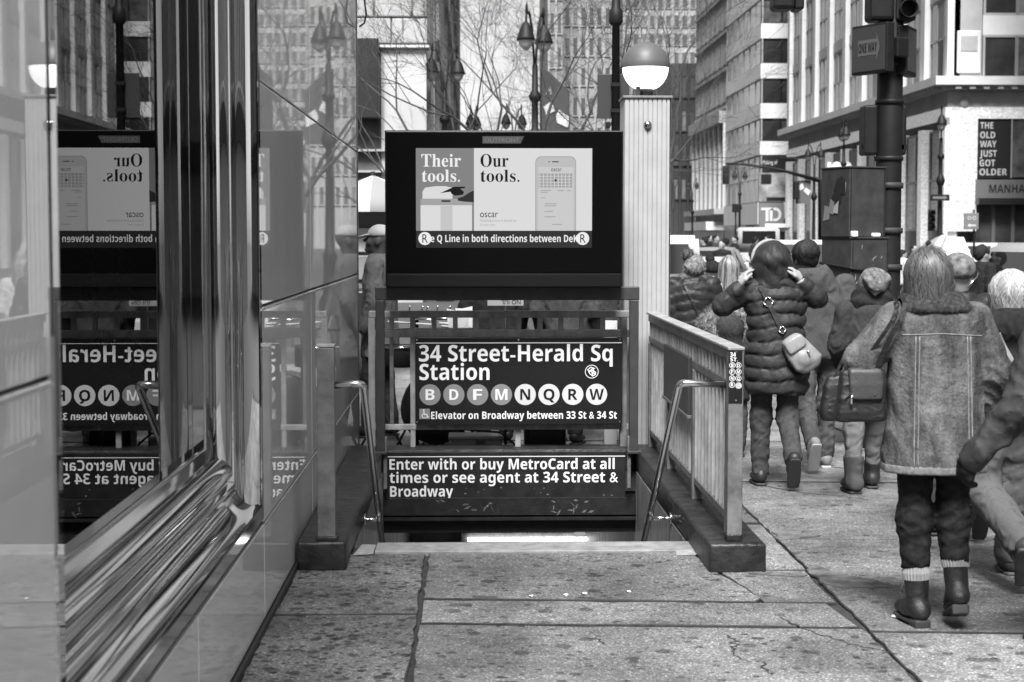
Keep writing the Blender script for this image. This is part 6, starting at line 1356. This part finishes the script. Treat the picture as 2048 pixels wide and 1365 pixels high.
# her shoulder bag (a thing of its own)
bg = thing('shoulder_bag', 'black flap shoulder bag hanging at the denim-jacket woman\'s left side', 'bag', (r.location.x - .325, r.location.y - .03, .885))
bg.scale = (.72, .8, .8)
fb = lambda X, Y, Z: np.maximum(loft(X, Y, Z, [(0, .145, .055, 0, 0), (.05, .15, .065, 0, 0), (.2, .14, .055, .01, 0), (.28, .125, .04, .01, 0)], 5, .02), -1) - .002 * wob(X, Y, Z, 30)
soft('bag_body', fb, (-.2, -.1, -.04), (.2, .1, .34), .009, M_leather, bg)
M_flap = mat('flap_leather', .045, .4, noise=(25, .8, 1.3), bump=(180, .002))
ff = lambda X, Y, Z: loft(X, Y, Z, [(.12, .095, .012, .015, -.07), (.2, .1, .014, .015, -.068), (.27, .1, .03, .012, -.045), (.29, .095, .03, .01, -.03)], 5, .012)
soft('flap', ff, (-.12, -.12, .08), (.15, .03, .32), .008, M_flap, bg)
b = MB(); b.tube([(-.075, -.085, .10), (-.078, -.088, .13), (-.07, -.088, .15)], .008, 8); b.build('zip_pull', M_buckle, bg)
b = MB(); b.lathe([(0, 0), (.005, -.002), (.0, -.004)], (.06, -.086, .15), 8, 'y'); b.build('stud', M_buckle, bg)
ribbon([Vector(p) for p in ((.075, -.04, .26), (.10, -.08, .36), (.14, -.12, .46), (.19, -.13, .54), (.225, -.09, .63), (.235, .0, .66), (.22, .08, .6))], .028, .005, M_leather, bg, 'strap')
ribbon([Vector(p) for p in ((.03, .0, .27), (.045, -.06, .38), (.10, -.11, .47), (.145, -.12, .54), (.185, -.09, .62), (.195, .0, .645))], .022, .005, M_leather, bg, 'strap')

# ---------------------------------------------------------------- woman in the hooded puffer, hands to her hood
M_puf = mat('dark_quilted_nylon', .026, .55, noise=(14, .7, 1.35), bump=(60, .003), spec=.25, wrk=(12, .012, .6))
r = person('woman in a hooded quilted coat raising both hands to her hood', (U(1548, 975, 10.9)[0], 10.9, 0))
s_ = 3300 / 10.9; lx_ = lambda px: (px - 1548) / s_; lz_ = lambda py: U(1548, py, 10.9)[2]
S = pose(1.60, 0.02, head=(-.025, .01), shw=.15, left=('stand', .06), right=('lift', -.24), arms=([(lx_(1440), -.02, lz_(612)), (lx_(1630), -.02, lz_(596))], [(lx_(1472), -.06, lz_(572)), (lx_(1594), -.06, lz_(562))]))
S['sh'] = [(-.155, .01, 1.32), (.165, .01, 1.33)]
bd = body(r, S, M_skin)
rows = [(.625, .188, .15, .01, 0), (.7, .2, .155, .01, 0), (.85, .2, .15, .01, 0), (1.0, .175, .13, .005, 0), (1.15, .185, .13, 0, .01), (1.28, .195, .125, 0, .015), (1.36, .15, .11, 0, .02), (1.42, .09, .09, -.01, .02)]
fn = coat_fn(S, rows, (.07, .062, .044), puff=.088, pamp=.010, wr=.003, wf=26, aps=.6, arm_end=.88)
lo, hi = coat_bounds(S, rows); soft('quilted_coat', fn, lo, hi, .0085, M_puf, r)
hc = S['head'][0]
def hood(X, Y, Z):
    x, y, z = X - hc[0], Y - hc[1], Z - hc[2]
    d = smin(ell(x, y, z, (0, -.01, .02), (.125, .145, .135)), cap(x, y, z, (0, -.02, -.08), (0, -.02, -.14), .12, .125, .85), .06)
    d = smax(d, -ell(x, y, z, (0, .13, .0), (.09, .16, .12)), .02)
    return d - .007 * np.abs(np.sin(z * 30 + 2.5 * np.sin(x * 12) + 1.2 * np.sin(y * 16))) - .004 * wob(X, Y, Z, 34, (1, 1, 1.6)) + .005 * np.exp(-((x - .06) / .008) ** 2)
soft('hood', hood, np.array(hc) - .26, np.array(hc) + .22, .0105, M_puf, r)
M_rim = mat('pale_hood_rim', .3, .7, noise=(60, .7, 1.2))
b = MB(); b.tube([(hc[0] + .118 * math.cos(R(a)), hc[1] + .06 + .02 * math.sin(R(a)), hc[2] + .02 + .135 * math.sin(R(a))) for a in range(-10, 191, 12)], .014, 8); b.build('hood_rim', M_rim, r)
for i, (w, d_, n_, sd_) in enumerate(((S['wr'][0], (.35, .15, .9), (.9, .1, -.3), -1), (S['wr'][1], (-.5, .1, .85), (-.8, .2, -.4), 1))):
    hf = lambda X, Y, Z, w=w, d_=d_, n_=n_, sd_=sd_: hand_sdf(X, Y, Z, w, d_, n_, sd_, .35)
    c = np.array(w) + unit(d_) * .08; join_into(bd, soft('hand', hf, c - .14, c + .14, .0052, M_skin, r))
    b = MB(); q0 = Vector(w) - Vector(unit(d_)) * .015; b.tube([q0, q0 + Vector(unit(d_)) * .02], .036, 14); b.build('cuff', M_rim if i else M_puf, r)
M_tr2 = fabric('grey_trousers', .055, (30, .7, 1.3)); trousers(r, S, M_tr2, (.086, .066, .057), wr=.0035)
shoe(r, S['an'][0], S['kn'][0], *S['ft'][0], M_darksh, M_sole, .05, fat=.98); shoe(r, S['an'][1], S['kn'][1], *S['ft'][1], M_darksh, M_sole, .03, fat=1.0)
bg = thing('crossbody_bag', 'pale leather bag on a buckled strap across the hooded woman\'s back', 'bag', (r.location.x, r.location.y, 0))
M_palel = mat('pale_leather', .24, .38, noise=(8, .8, 1.2), bump=(160, .002))
pth = on_back(fn, [(lx_(1512), lz_(572)), (lx_(1526), lz_(603)), (lx_(1556), lz_(664))], 16, .006); ribbon(pth, .034, .005, fabric('strap_web', .04), bg, 'strap')
for px, py in ((1526, 603), (1553, 658)):
    x, z = lx_(px), lz_(py); y = surf(fn, x, z) - .016; b = MB(); a = R(-35)
    for q in range(4):
        p = [Vector(((.036 if py < 620 else .026) * math.cos(a + PI / 4 + PI / 2 * (q + k)), 0, (.036 if py < 620 else .026) * math.sin(a + PI / 4 + PI / 2 * (q + k)))) for k in (0, 1)]; b.tube([Vector((x, y, z)) + p[0], Vector((x, y, z)) + p[1]], .005, 6)
    b.build('buckle', M_buckle, bg)
bc = (lx_(1588), surf(fn, lx_(1588), lz_(700)) - .055, lz_(703)); a = R(32)
def bagf(X, Y, Z):
    x, z = X - bc[0], Z - bc[2]; u = x * math.cos(a) + z * math.sin(a); v = -x * math.sin(a) + z * math.cos(a)
    d = loft(u, Y - bc[1], v, [(-.135, .06, .03, .01, 0), (-.08, .1, .05, .01, 0), (.0, .095, .05, 0, 0), (.09, .075, .04, -.005, 0), (.135, .06, .025, -.01, 0)], 3, .02)
    d = smin(d, smax(ell(u, Y - bc[1], v, (.0, -.05, -.03), (.045, .018, .05)), -9 + 0 * u, .01), .008)
    d = smin(d, loft(u, Y - bc[1], v, [(.03, .07, .012, .0, -.05), (.12, .066, .016, -.005, -.03)], 4, .01), .004)
    return d - .002 * wob(X, Y, Z, 40)
soft('bag_body', bagf, np.array(bc) - .21, np.array(bc) + .21, .0085, M_palel, bg)
b = MB(); b.tube([(bc[0] + .03, bc[1] - .07, bc[2] + .03), (bc[0] + .045, bc[1] - .075, bc[2] - .005)], .006, 6); b.build('clasp', M_buckle, bg)

# ---------------------------------------------------------------- dark-haired man in the hooded sweater
M_swt = fabric('charcoal_knit', .07, (160, .6, 1.4), bump=(220, .004))
r = person('dark-haired man in a charcoal hooded sweater and jeans beside the hooded woman', (U(1632, 940, 11.7)[0], 11.7, 0))
S = pose(1.625, 0.02, head=(-.09, .03), hyaw=R(28), shw=.19, left=('lift', -.28), right=('stand', .08), arms=([(-.26, .02, 1.06), (.235, -.02, 1.06)], [(-.2, .14, .9), (.2, .14, .86)]))
body(r, S, M_skin2 if False else M_skin)
rows = [(.79, .185, .14, .0, 0), (.83, .2, .15, .0, 0), (1.0, .205, .15, .005, 0), (1.2, .215, .145, 0, 0), (1.33, .195, .125, -.02, .01), (1.4, .125, .1, -.04, .015), (1.44, .085, .085, -.06, .02)]
hdc = (-.04, -.07, 1.36)
fn = coat_fn(S, rows, (.085, .075, .06), wr=.006, wf=13, hood=lambda X, Y, Z, d: smin(d, smax(ell(X, Y, Z, hdc, (.15, .09, .13)), -ell(X, Y, Z, (hdc[0] - .02, hdc[1] + .06, hdc[2] + .1), (.1, .08, .1)), .02), .03))
lo, hi = coat_bounds(S, rows); soft('hooded_sweater', fn, lo, hi, .012, M_swt, r)
hc = S['head'][0]; M_hair2 = mat('black_hair', .012, .75, noise=(60, .5, 2), stretch=(2, 2, .5), spec=.2)
ellipsoid_part('hair', r, (hc[0], hc[1] - .018, hc[2] + .042), (.084, .1, .088), M_hair2, .01, .005, 60, shape=lambda x, y, z, d: smax(smin(d, ell(x, y, z, (0, -.05, -.05), (.066, .05, .06)), .03), -ell(x, y, z, (0, .12, -.09), (.12, .1, .12)), .02), yaw=R(28))
strands(r, (hc[0], hc[1] - .018, hc[2] + .03), (.088, .104, .1), -.05, 1400, [M_hair2, mat('brown_black', .03, .6, spec=.3)], yaw=R(28), az=(-150, 150), w=.0025, wave=.08, jit=.12, segs=6, flare=.8)
M_jn = fabric('grey_jeans', .085, (20, .6, 1.5)); trousers(r, S, M_jn, (.088, .068, .057), wr=.0035)
M_snk = mat('pale_sneaker', .3, .6, noise=(25, .5, 1.3))
shoe(r, S['an'][0], S['kn'][0], *S['ft'][0], M_snk, M_wsole, .03); shoe(r, S['an'][1], S['kn'][1], *S['ft'][1], M_snk, M_wsole, .03)

# ---------------------------------------------------------------- short woman with beanie and scarf
M_wool = fabric('dark_wool_coat', .04, (90, .75, 1.3))
r = person('short walker in a knitted beanie, wide dark scarf and wool coat before the cabinets', (U(1733, 985, 10.6)[0], 10.6, 0))
S = pose(1.455, 0.0, head=(.03, .01), shw=.15, left=('stand', .0), right=('stand', .22), arms=([(-.185, .02, .96), (.18, .02, .95)], [(-.14, .16, .84), (.14, .16, .80)]))
body(r, S, M_skin)
rows = [(.62, .15, .13, 0, 0), (.75, .152, .125, 0, 0), (.95, .145, .12, 0, 0), (1.1, .15, .115, .01, 0), (1.18, .135, .105, .01, 0), (1.235, .095, .09, .02, 0)]
fn = coat_fn(S, rows, (.07, .064, .055), wr=.005, wf=17); lo, hi = coat_bounds(S, rows); soft('wool_coat', fn, lo, hi, .012, M_wool, r)
hc = S['head'][0]; M_scf = fabric('black_scarf', .02, (50, .7, 1.5)); M_bean = fabric('mixed_knit', .13, (35, .35, 1.9), bump=(120, .006))
scf = lambda X, Y, Z: smin(cap(X, Y, Z, (.02 - .075, .0, 1.235), (.02 + .075, .0, 1.235), .075, .075, .95), cap(X, Y, Z, (.02 - .05, 0, 1.29), (.02 + .05, 0, 1.285), .07, .07, .95), .03) - .006 * np.sin(Z * 70 + X * 22 + 3 * np.sin(Y * 20))
soft('scarf', scf, (-.2, -.17, 1.1), (.24, .17, 1.41), .01, M_scf, r)
def bean(x, y, z, d):
    an_ = np.arctan2(y, x); rr_ = np.sqrt(x * x + y * y); return smax(d, -(z + .075), .02) - .008 * np.sin(an_ * 3 + rr_ * 75 + z * 30) 
ellipsoid_part('beanie', r, (hc[0], hc[1] - .015, hc[2] + .035), (.1, .11, .088), M_bean, .008, .003, 50, shape=bean)
trousers(r, S, fabric('pale_jeans', .17, (14, .7, 1.3)), (.078, .06, .052), wr=.003, end=(.38, .3))
M_ugg = fabric('suede', .07, (30, .8, 1.2))
for i in (0, 1): shoe(r, S['an'][i], S['kn'][i], *S['ft'][i], M_ugg if i == 0 else M_darksh, M_sole, .15 if i == 0 else .1, name='boot', fat=1.3 if i == 0 else 1.1)
bg = thing('black_tote', 'black leather tote hanging beside the short beanie walker', 'bag', (U(1672, 800, 10.2)[0], 10.2, U(1672, 842, 10.2)[2]))
tf = lambda X, Y, Z: loft(X, Y, Z, [(0, .085, .05, 0, 0), (.06, .1, .06, 0, 0), (.22, .09, .05, .005, 0), (.29, .075, .035, .01, 0)], 3.4, .02) - .003 * wob(X, Y, Z, 24)
soft('bag_body', tf, (-.14, -.1, -.04), (.14, .1, .34), .0095, M_leather, bg)
for s in (-1, 1): ribbon([Vector(p) for p in ((.02 + .04 * s, -.03, .27), (.06 + .03 * s, -.02, .38), (.10 + .015 * s, .05, .47), (.12, .12, .5))], .016, .005, M_leather, bg, 'strap')

# ---------------------------------------------------------------- pompom woman in dark quilted coat, behind the railing
M_puf2 = mat('black_quilted_nylon', .018, .5, noise=(14, .8, 1.3), bump=(60, .003), spec=.3, wrk=(12, .012, .6))
r = person('walker in a black quilted coat and fuzzy pompom hat right of the lamp column', (U(1384, 700, 14.6)[0], 14.6, 0))
S = pose(1.50, 0, shw=.165, left=('stand', .08), right=('lift', -.2)); body(r, S, M_skin, .016)
rows = [(.5, .2, .15, 0, 0), (.8, .2, .15, 0, 0), (1.0, .185, .14, 0, 0), (1.15, .2, .14, 0, 0), (1.23, .19, .12, 0, 0), (1.3, .1, .1, 0, 0)]
fn = coat_fn(S, rows, (.085, .078, .06), puff=.085, pamp=.009, wr=.003, wf=22); lo, hi = coat_bounds(S, rows); soft('quilted_coat', fn, lo, hi, .014, M_puf2, r)
hc = S['head'][0]; M_fz = fabric('fuzzy_knit', .2, (60, .5, 1.6)); M_fzd = fabric('fuzzy_knit_dark', .1, (60, .5, 1.6))
hat = ellipsoid_part('hat', r, (hc[0] + .01, hc[1] - .01, hc[2] + .02), (.1, .11, .11), M_fz, .012, .004, 60, shape=lambda x, y, z, d: smax(d, -(z + .07), .02)); fuzz(hat, 900, .02, .002, M_fz, r, 'hat_fuzz', .1)
pom = ellipsoid_part('pompom', r, (hc[0] - .045, hc[1] - .03, hc[2] + .12), (.05, .05, .05), M_fzd, .012, .005, 80); fuzz(pom, 600, .025, .002, M_fzd, r, 'pompom_fuzz', .0)
sc_ = lambda X, Y, Z: cap(X, Y, Z, (-.06, -.01, 1.275), (.06, -.01, 1.275), .075, .075, .9) - .006 * wob(X, Y, Z, 40); scarf_o = soft('scarf', sc_, (-.19, -.14, 1.15), (.19, .14, 1.4), .012, M_fzd, r); fuzz(scarf_o, 700, .02, .002, M_fzd, r, 'scarf_fuzz', .1)
ribbon(on_back(fn, [(-.09, 1.25), (.06, .92), (.14, .78)], 14, .008), .022, .004, M_leather, r, 'bag_strap'); b = MB(); q = on_back(fn, [(.075, .90), (.08, .885)], 2, .014)[0]; b.tube([q + Vector((-.02, 0, -.02)), q + Vector((.02, 0, -.02)), q + Vector((.02, 0, .025)), q + Vector((-.02, 0, .025)), q + Vector((-.02, 0, -.02))], .005, 5); b.build('buckle', M_buckle, r)
trousers(r, S, M_tr2, res=.018); shoe(r, S['an'][0], S['kn'][0], *S['ft'][0], M_darksh, M_sole, res=.014); shoe(r, S['an'][1], S['kn'][1], *S['ft'][1], M_darksh, M_sole, res=.014)

# ---------------------------------------------------------------- others half hidden
def simple(label, px, D, top_py, coat_m, hair=None, hat_m=None, rz=0.0, hyaw=0.0, res=.018, z=0.0, tr=None, w=.19, hem=.7, group='people walking away on the pavement', skin=None, left=('stand', .1), right=('lift', -.2), hoodup=False, arms=None, long_hair=None, puff=0, hpit=0.0, X=None, shoes=True):
    x, _, zt = U(px, top_py, D); r = person(label, (x if X is None else X, D, z), rz, group); h = zt - z; s = h / 1.65
    S = pose(h, 0, shw=.165 * min(1, s + .05), left=left, right=right, hyaw=hyaw, hpit=hpit, arms=arms); body(r, S, skin or M_skin, max(res * .8, .012))
    rows = [(hem * s, w, .15, 0, 0), (1.0 * s, w * .96, .14, 0, 0), (1.2 * s, w * 1.03, .135, 0, 0), (1.34 * s, w * .95, .12, 0, 0), (1.40 * s, .12, .1, 0, 0), (1.44 * s, .08, .085, 0, 0)]
    fn = coat_fn(S, rows, (.08, .07, .056), wr=.006, wf=14, puff=puff, pamp=.01); lo, hi = coat_bounds(S, rows); soft('coat', fn, lo, hi, res, coat_m, r)
    hc = S['head'][0]
    if hair: ellipsoid_part('hair', r, (hc[0], hc[1] - .018, hc[2] + .038), (.086, .102, .09), hair, res * .7, .005, 60, shape=lambda x, y, z, d: smax(smin(d, ell(x, y, z, (0, -.05, -.05), (.066, .05, .06)), .03), -ell(x, y, z, (0, .12, -.09), (.12, .1, .12)), .02), yaw=hyaw)
    if long_hair: strands(r, (hc[0], hc[1] - .012, hc[2] + .012), (.1, .115, .11), long_hair, 900, [hair, mat('hair_lowlight', .07, .5), mat('hair_highlight', .3, .5)], yaw=hyaw, az=(-130, 130), flare=1.1, w=.004, wave=.01)
    if hat_m: ellipsoid_part('hat', r, (hc[0], hc[1] - .01, hc[2] + .035), (.094, .108, .095), hat_m, res * .7, .003, 50, shape=lambda x, y, z, d: smax(d, -(z + .05), .02))
    trousers(r, S, tr or M_tr2, res=res)
    if shoes:
        for i in (0, 1): shoe(r, S['an'][i], S['kn'][i], *S['ft'][i], M_darksh, M_sole, res=max(res * .8, .012))
    return r, S, fn
M_white = fabric('white_fleece', .62, (60, .8, 1.15)); M_blond = mat('blond_hair', .22, .45, noise=(50, .5, 1.6), stretch=(3, 3, .3)); M_blk = fabric('black_wool', .018, (40, .7, 1.5)); M_dk = fabric('dark_cloth', .04, (40, .7, 1.4))
r, S, fn = simple('walker with a black pompom beanie between the pale pompom and the blond woman', 1424, 17.6, 522, M_blk, hat_m=M_blk, res=.02); hc = S['head'][0]; pom = ellipsoid_part('pompom', r, (hc[0] - .02, hc[1], hc[2] + .14), (.055, .055, .055), M_blk, .014, .006, 70)
simple('blond long-haired woman in a white jacket left of the hooded woman', 1458, 15.8, 513, M_white, hair=M_blond, long_hair=-.26, res=.016)
# child with the fur hood
x, _, zt = U(1458, 622, 12.4); r = person('child in a dark coat with a thick fur-trimmed hood beyond the side railing', (x, 12.4, 0)); S = pose(zt - .01, 0, shw=.12, left=('stand', .05), right=('stand', -.02)); s = zt / 1.65
S['hip'] = [(-.06, 0, .88 * s), (.06, 0, .88 * s)]; body(r, S, M_skin, .014)
rows = [(.42, .16, .12, 0, 0), (.6, .155, .12, 0, 0), (.78, .15, .11, 0, 0), (.88, .13, .1, 0, 0), (.95, .08, .08, 0, 0)]; fn = coat_fn(S, rows, (.065, .058, .05), wr=.004); lo, hi = coat_bounds(S, rows); soft('coat', fn, lo, hi, .014, M_dk, r); hc = S['head'][0]
soft('hood', lambda X, Y, Z: smin(ell(X, Y, Z, (hc[0], hc[1] - .01, hc[2]), (.125, .13, .125)), cap(X, Y, Z, (0, 0, hc[2] - .13), (0, 0, hc[2] - .17), .12, .12), .04) - .004 * wob(X, Y, Z, 30), np.array(hc) - .33, np.array(hc) + .2, .013, M_dk, r)
M_fur = fabric('pale_fur', .2, (40, .5, 1.6)); fo_ = soft('fur_trim', lambda X, Y, Z: np.sqrt((np.sqrt(((X - hc[0]) / 1.25) ** 2 + ((Z - hc[2] - .02) / .85) ** 2) - .115) ** 2 + (Y - hc[1] + .01) ** 2) - .062 - .008 * wob(X, Y, Z, 45), (hc[0] - .27, hc[1] - .15, hc[2] - .2), (hc[0] + .27, hc[1] + .13, hc[2] + .24), .011, M_fur, r); fuzz(fo_, 4500, .04, .0022, M_fur, r, 'fur_hair', .15)
trousers(r, S, M_tr2, (.08, .06, .05), res=.016); [shoe(r, S['an'][i], S['kn'][i], *S['ft'][i], M_darksh, M_sole, res=.014, fat=.85) for i in (0, 1)]
# plaid beanie walker behind the denim woman
M_plaid = fabric('plaid_knit', .12, (22, .3, 2.1)); r, S, fn = simple('walker in a plaid knitted beanie and dark quilted jacket behind the denim jacket', 1916, 9.0, 510, M_puf2, hat_m=M_plaid, res=.013, puff=.1, hyaw=R(-35), w=.2); hc = S['head'][0]
b = MB(); b.lathe([(.012, -.003), (.018, -.003), (.018, .003), (.012, .003), (.012, -.003)], (hc[0] - .055, hc[1] - .085, hc[2] - .03), 14, 'y'); b.build('earring', M_buckle, r)
b = MB(); b.tube([(hc[0] + .02, hc[1] - .1, hc[2] - .06), (hc[0] + .09, hc[1] - .06, hc[2] + .0), (hc[0] + .12, hc[1] + .02, hc[2] + .02)], .004, 5); b.build('headphone_wire', M_buckle, r)
# grey-haired walker at the right edge
M_ghair = mat('grey_hair', .42, .5, noise=(70, .5, 1.4), stretch=(2, 2, .5)); x, _, zt = U(2022, 545, 7.9)
r = person('grey-haired walker in a black hooded coat with a pale bag strap at the right edge', (x - .02, 7.9, 0)); S = pose(zt, 0, head=(.01, .0), shw=.185, left=('lift', -.36), right=('stand', .12)); S['kn'][0] = (-.1, .02, .45); S['an'][0] = (-.02, -.40, .23); S['ft'][0] = (R(-16), R(58)); body(r, S, M_skin)
rows = [(.80, .215, .16, 0, 0), (.95, .215, .155, 0, 0), (1.1, .22, .145, 0, 0), (1.2, .2, .125, 0, 0), (1.27, .13, .1, 0, 0), (1.31, .09, .09, 0, 0)]
fn = coat_fn(S, rows, (.09, .078, .06), wr=.006, wf=15, hood=lambda X, Y, Z, d: smin(d, smax(ell(X, Y, Z, (0, -.08, 1.24), (.19, .1, .11)), -ell(X, Y, Z, (0, .0, 1.34), (.12, .1, .1)), .02), .03)); lo, hi = coat_bounds(S, rows); soft('hooded_coat', fn, lo, hi, .0115, M_blk, r); hc = S['head'][0]
ellipsoid_part('hair', r, (hc[0], hc[1] - .018, hc[2] + .03), (.092, .108, .098), M_ghair, .009, .006, 60, shape=lambda x, y, z, d: smin(d, ell(x, y, z, (0, -.05, -.05), (.07, .05, .06)), .03)); strands(r, (hc[0], hc[1] - .015, hc[2] + .02), (.098, .114, .108), -.1, 2600, [M_ghair, mat('grey_streak', .25, .5), mat('white_streak', .55, .5)], az=(-150, 150), w=.002, wave=.05, jit=.09, segs=7, flare=.86)
ribbon(on_back(fn, [(-.10, 1.2), (-.02, 1.05), (.08, .86)], 14, .01), .055, .005, mat('pale_strap', .22, .6, noise=(40, .9, 1.1)), r, 'bag_strap')
M_tr3 = fabric('grey_twill', .1, (80, .85, 1.15)); trousers(r, S, M_tr3, (.105, .085, .075), wr=.0035)
M_shoeb = mat('brown_shoe', .05, .5, noise=(20, .7, 1.4)); M_palesole = mat('worn_sole', .09, .7, noise=(8, .5, 1.5)); shoe(r, S['an'][0], S['kn'][0], *S['ft'][0], M_shoeb, M_palesole, .03, fat=1.15); shoe(r, S['an'][1], S['kn'][1], *S['ft'][1], M_shoeb, M_palesole, .03, fat=1.1)
# nearest walker cut by the right edge
M_wax = mat('waxed_jacket', .035, .72, spec=.2, noise=(10, .7, 1.6), bump=(40, .004), wrk=(8, .02, .8)); r = person('walker in a dark creased jacket cut off by the right edge, gloved hand swinging', (2.42, 6.35, 0)); S = pose(1.62, 0, shw=.2, left=('stand', .2), right=('lift', -.25), arms=([(-.29, -.05, 1.02), (.3, 0, 1.08)], [(-.46, .02, .80), (.28, .15, .88)]))
S['sh'] = [(-.19, 0, 1.30), (.19, 0, 1.33)]; body(r, S, M_skin)
rows = [(.66, .22, .17, .03, 0), (.9, .23, .17, .02, 0), (1.1, .225, .16, .02, 0), (1.28, .2, .13, .01, 0), (1.38, .12, .1, 0, 0), (1.42, .08, .085, 0, 0)]; fn = coat_fn(S, rows, (.08, .072, .055), wr=.006, wf=22); lo, hi = coat_bounds(S, rows); soft('jacket', fn, lo, hi, .0105, M_wax, r)
w_ = np.array(S['wr'][0]); hf = lambda X, Y, Z: hand_sdf(X, Y, Z, w_, (-.25, .35, -.9), (.8, .5, .1), -1, .45) - .004; soft('glove', hf, w_ - [.16, .1, .22], w_ + [.1, .18, .08], .0055, M_blk, r)
hc = S['head'][0]; ellipsoid_part('hat', r, (hc[0], hc[1] - .01, hc[2] + .035), (.096, .11, .1), M_blk, .012, .003, 50, shape=lambda x, y, z, d: smax(d, -(z + .05), .02)); trousers(r, S, M_dk, res=.014)
for i in (0, 1): shoe(r, S['an'][i], S['kn'][i], *S['ft'][i], M_darksh, M_sole, res=.012)
# ---------------------------------------------------------------- buskers behind the railing
M_lj = fabric('grey_track_jacket', .2, (30, .85, 1.12)); gB = 'people gathered behind the stair end'
r, S, fn = simple('man in a white cap and pale grey jacket turned left beside the screen', 772, 13.7, 452, M_lj, rz=R(80), res=.014, group=gB, skin=M_skin2, left=('stand', .08), right=('stand', -.08), hem=.62, w=.2, hpit=R(12), X=-.76); hc = S['head'][0]; M_capw = mat('white_cap', .65, .6)
ellipsoid_part('cap_crown', r, (hc[0], hc[1] - .01, hc[2] + .045), (.09, .106, .085), M_capw, .011, .001, 40, shape=lambda x, y, z, d: smax(d, -(z + .015), .01)); soft('cap_peak', lambda X, Y, Z: smax(ell(X, Y, Z + .25 * (Y - hc[1] - .08), (hc[0], hc[1] + .12, hc[2] + .045), (.075, .09, .012)), -(Y - hc[1] - .05), .01), (hc[0] - .11, hc[1] + .03, hc[2] - .03), (hc[0] + .11, hc[1] + .24, hc[2] + .1), .008, M_capw, r)
b = MB(); b.tube([(hc[0] + .0, hc[1] + .03, 1.47), (.1, .06, 1.40), (.17, .02, 1.36)], .02, 8); b.build('collar', M_white, r)
simple('dark-clothed onlooker behind the upside-down cardboard sign, head hidden by the screen', 990, 13.3, 470, M_blk, hair=M_hair2, res=.018, group=gB, rz=R(15), left=('stand', .05), right=('stand', -.05), w=.22)
simple('onlooker in a mid-grey coat behind the right half of the screen', 1135, 13.2, 475, fabric('mid_grey_coat', .05), hair=M_hair2, res=.018, group=gB, rz=R(-20), left=('stand', .05), right=('stand', -.05), hem=.6)
simple('onlooker in a dark coat nearest the lamp column behind the railing', 1200, 14.2, 478, M_dk, hair=M_hair2, res=.018, group=gB, rz=R(10), left=('stand', .05), right=('stand', -.05), hem=.55)
# ---------------------------------------------------------------- far pedestrians
gF = 'far pedestrians across the road'; simple('dark-coated man in profile far behind the plaid beanie, carrying a pale bag', 1966, 20.5, 491, M_blk, hair=M_hair2, rz=R(-70), res=.022, z=-.15 if False else 0.0, group=gF, X=U(1966, 500, 20.5)[0])
for px, D, top, lb, m_ in ((1408, 46, 474, 'far pedestrian in black left of the lamp before the bank', M_blk), (1432, 50, 470, 'far pedestrian in a grey coat under the pilastered base', M_dk), (1452, 44, 476, 'far pedestrian in a pale jacket left of the hood', M_lj), (1470, 54, 472, 'far dark pedestrian beside the lamp before the bank', M_blk), (1806, 40, 500, 'far pedestrian in white just right of the signal pole', M_white), (1828, 46, 490, 'far dark pedestrian above the blond bob', M_blk)):
    simple(lb, px, D, top, m_, hair=M_hair2, res=.034, z=-.15, group=gF, rz=random.uniform(0, 6))
for px, D, top, lb, m_ in ((1512, 58, 474, 'far pedestrian in grey under the TD sign', M_dk), (1535, 62, 472, 'far pedestrian in black right of the TD sign post', M_blk), (1690, 44, 484, 'far pedestrian glimpsed between the cabinets and the pole', M_lj), (1858, 52, 482, 'far pedestrian in a dark coat under the striped umbrella', M_blk), (1842, 38, 496, 'far pedestrian in a pale coat right of the blond bob', M_white), (1420, 64, 471, 'smallest far pedestrian near the shop canopy', M_blk), (1444, 40, 480, 'far pedestrian in black left of the lamp base', M_blk)):
    simple(lb, px, D, top, m_, hair=M_hair2, res=.036, z=-.15, group=gF, rz=random.uniform(0, 6))
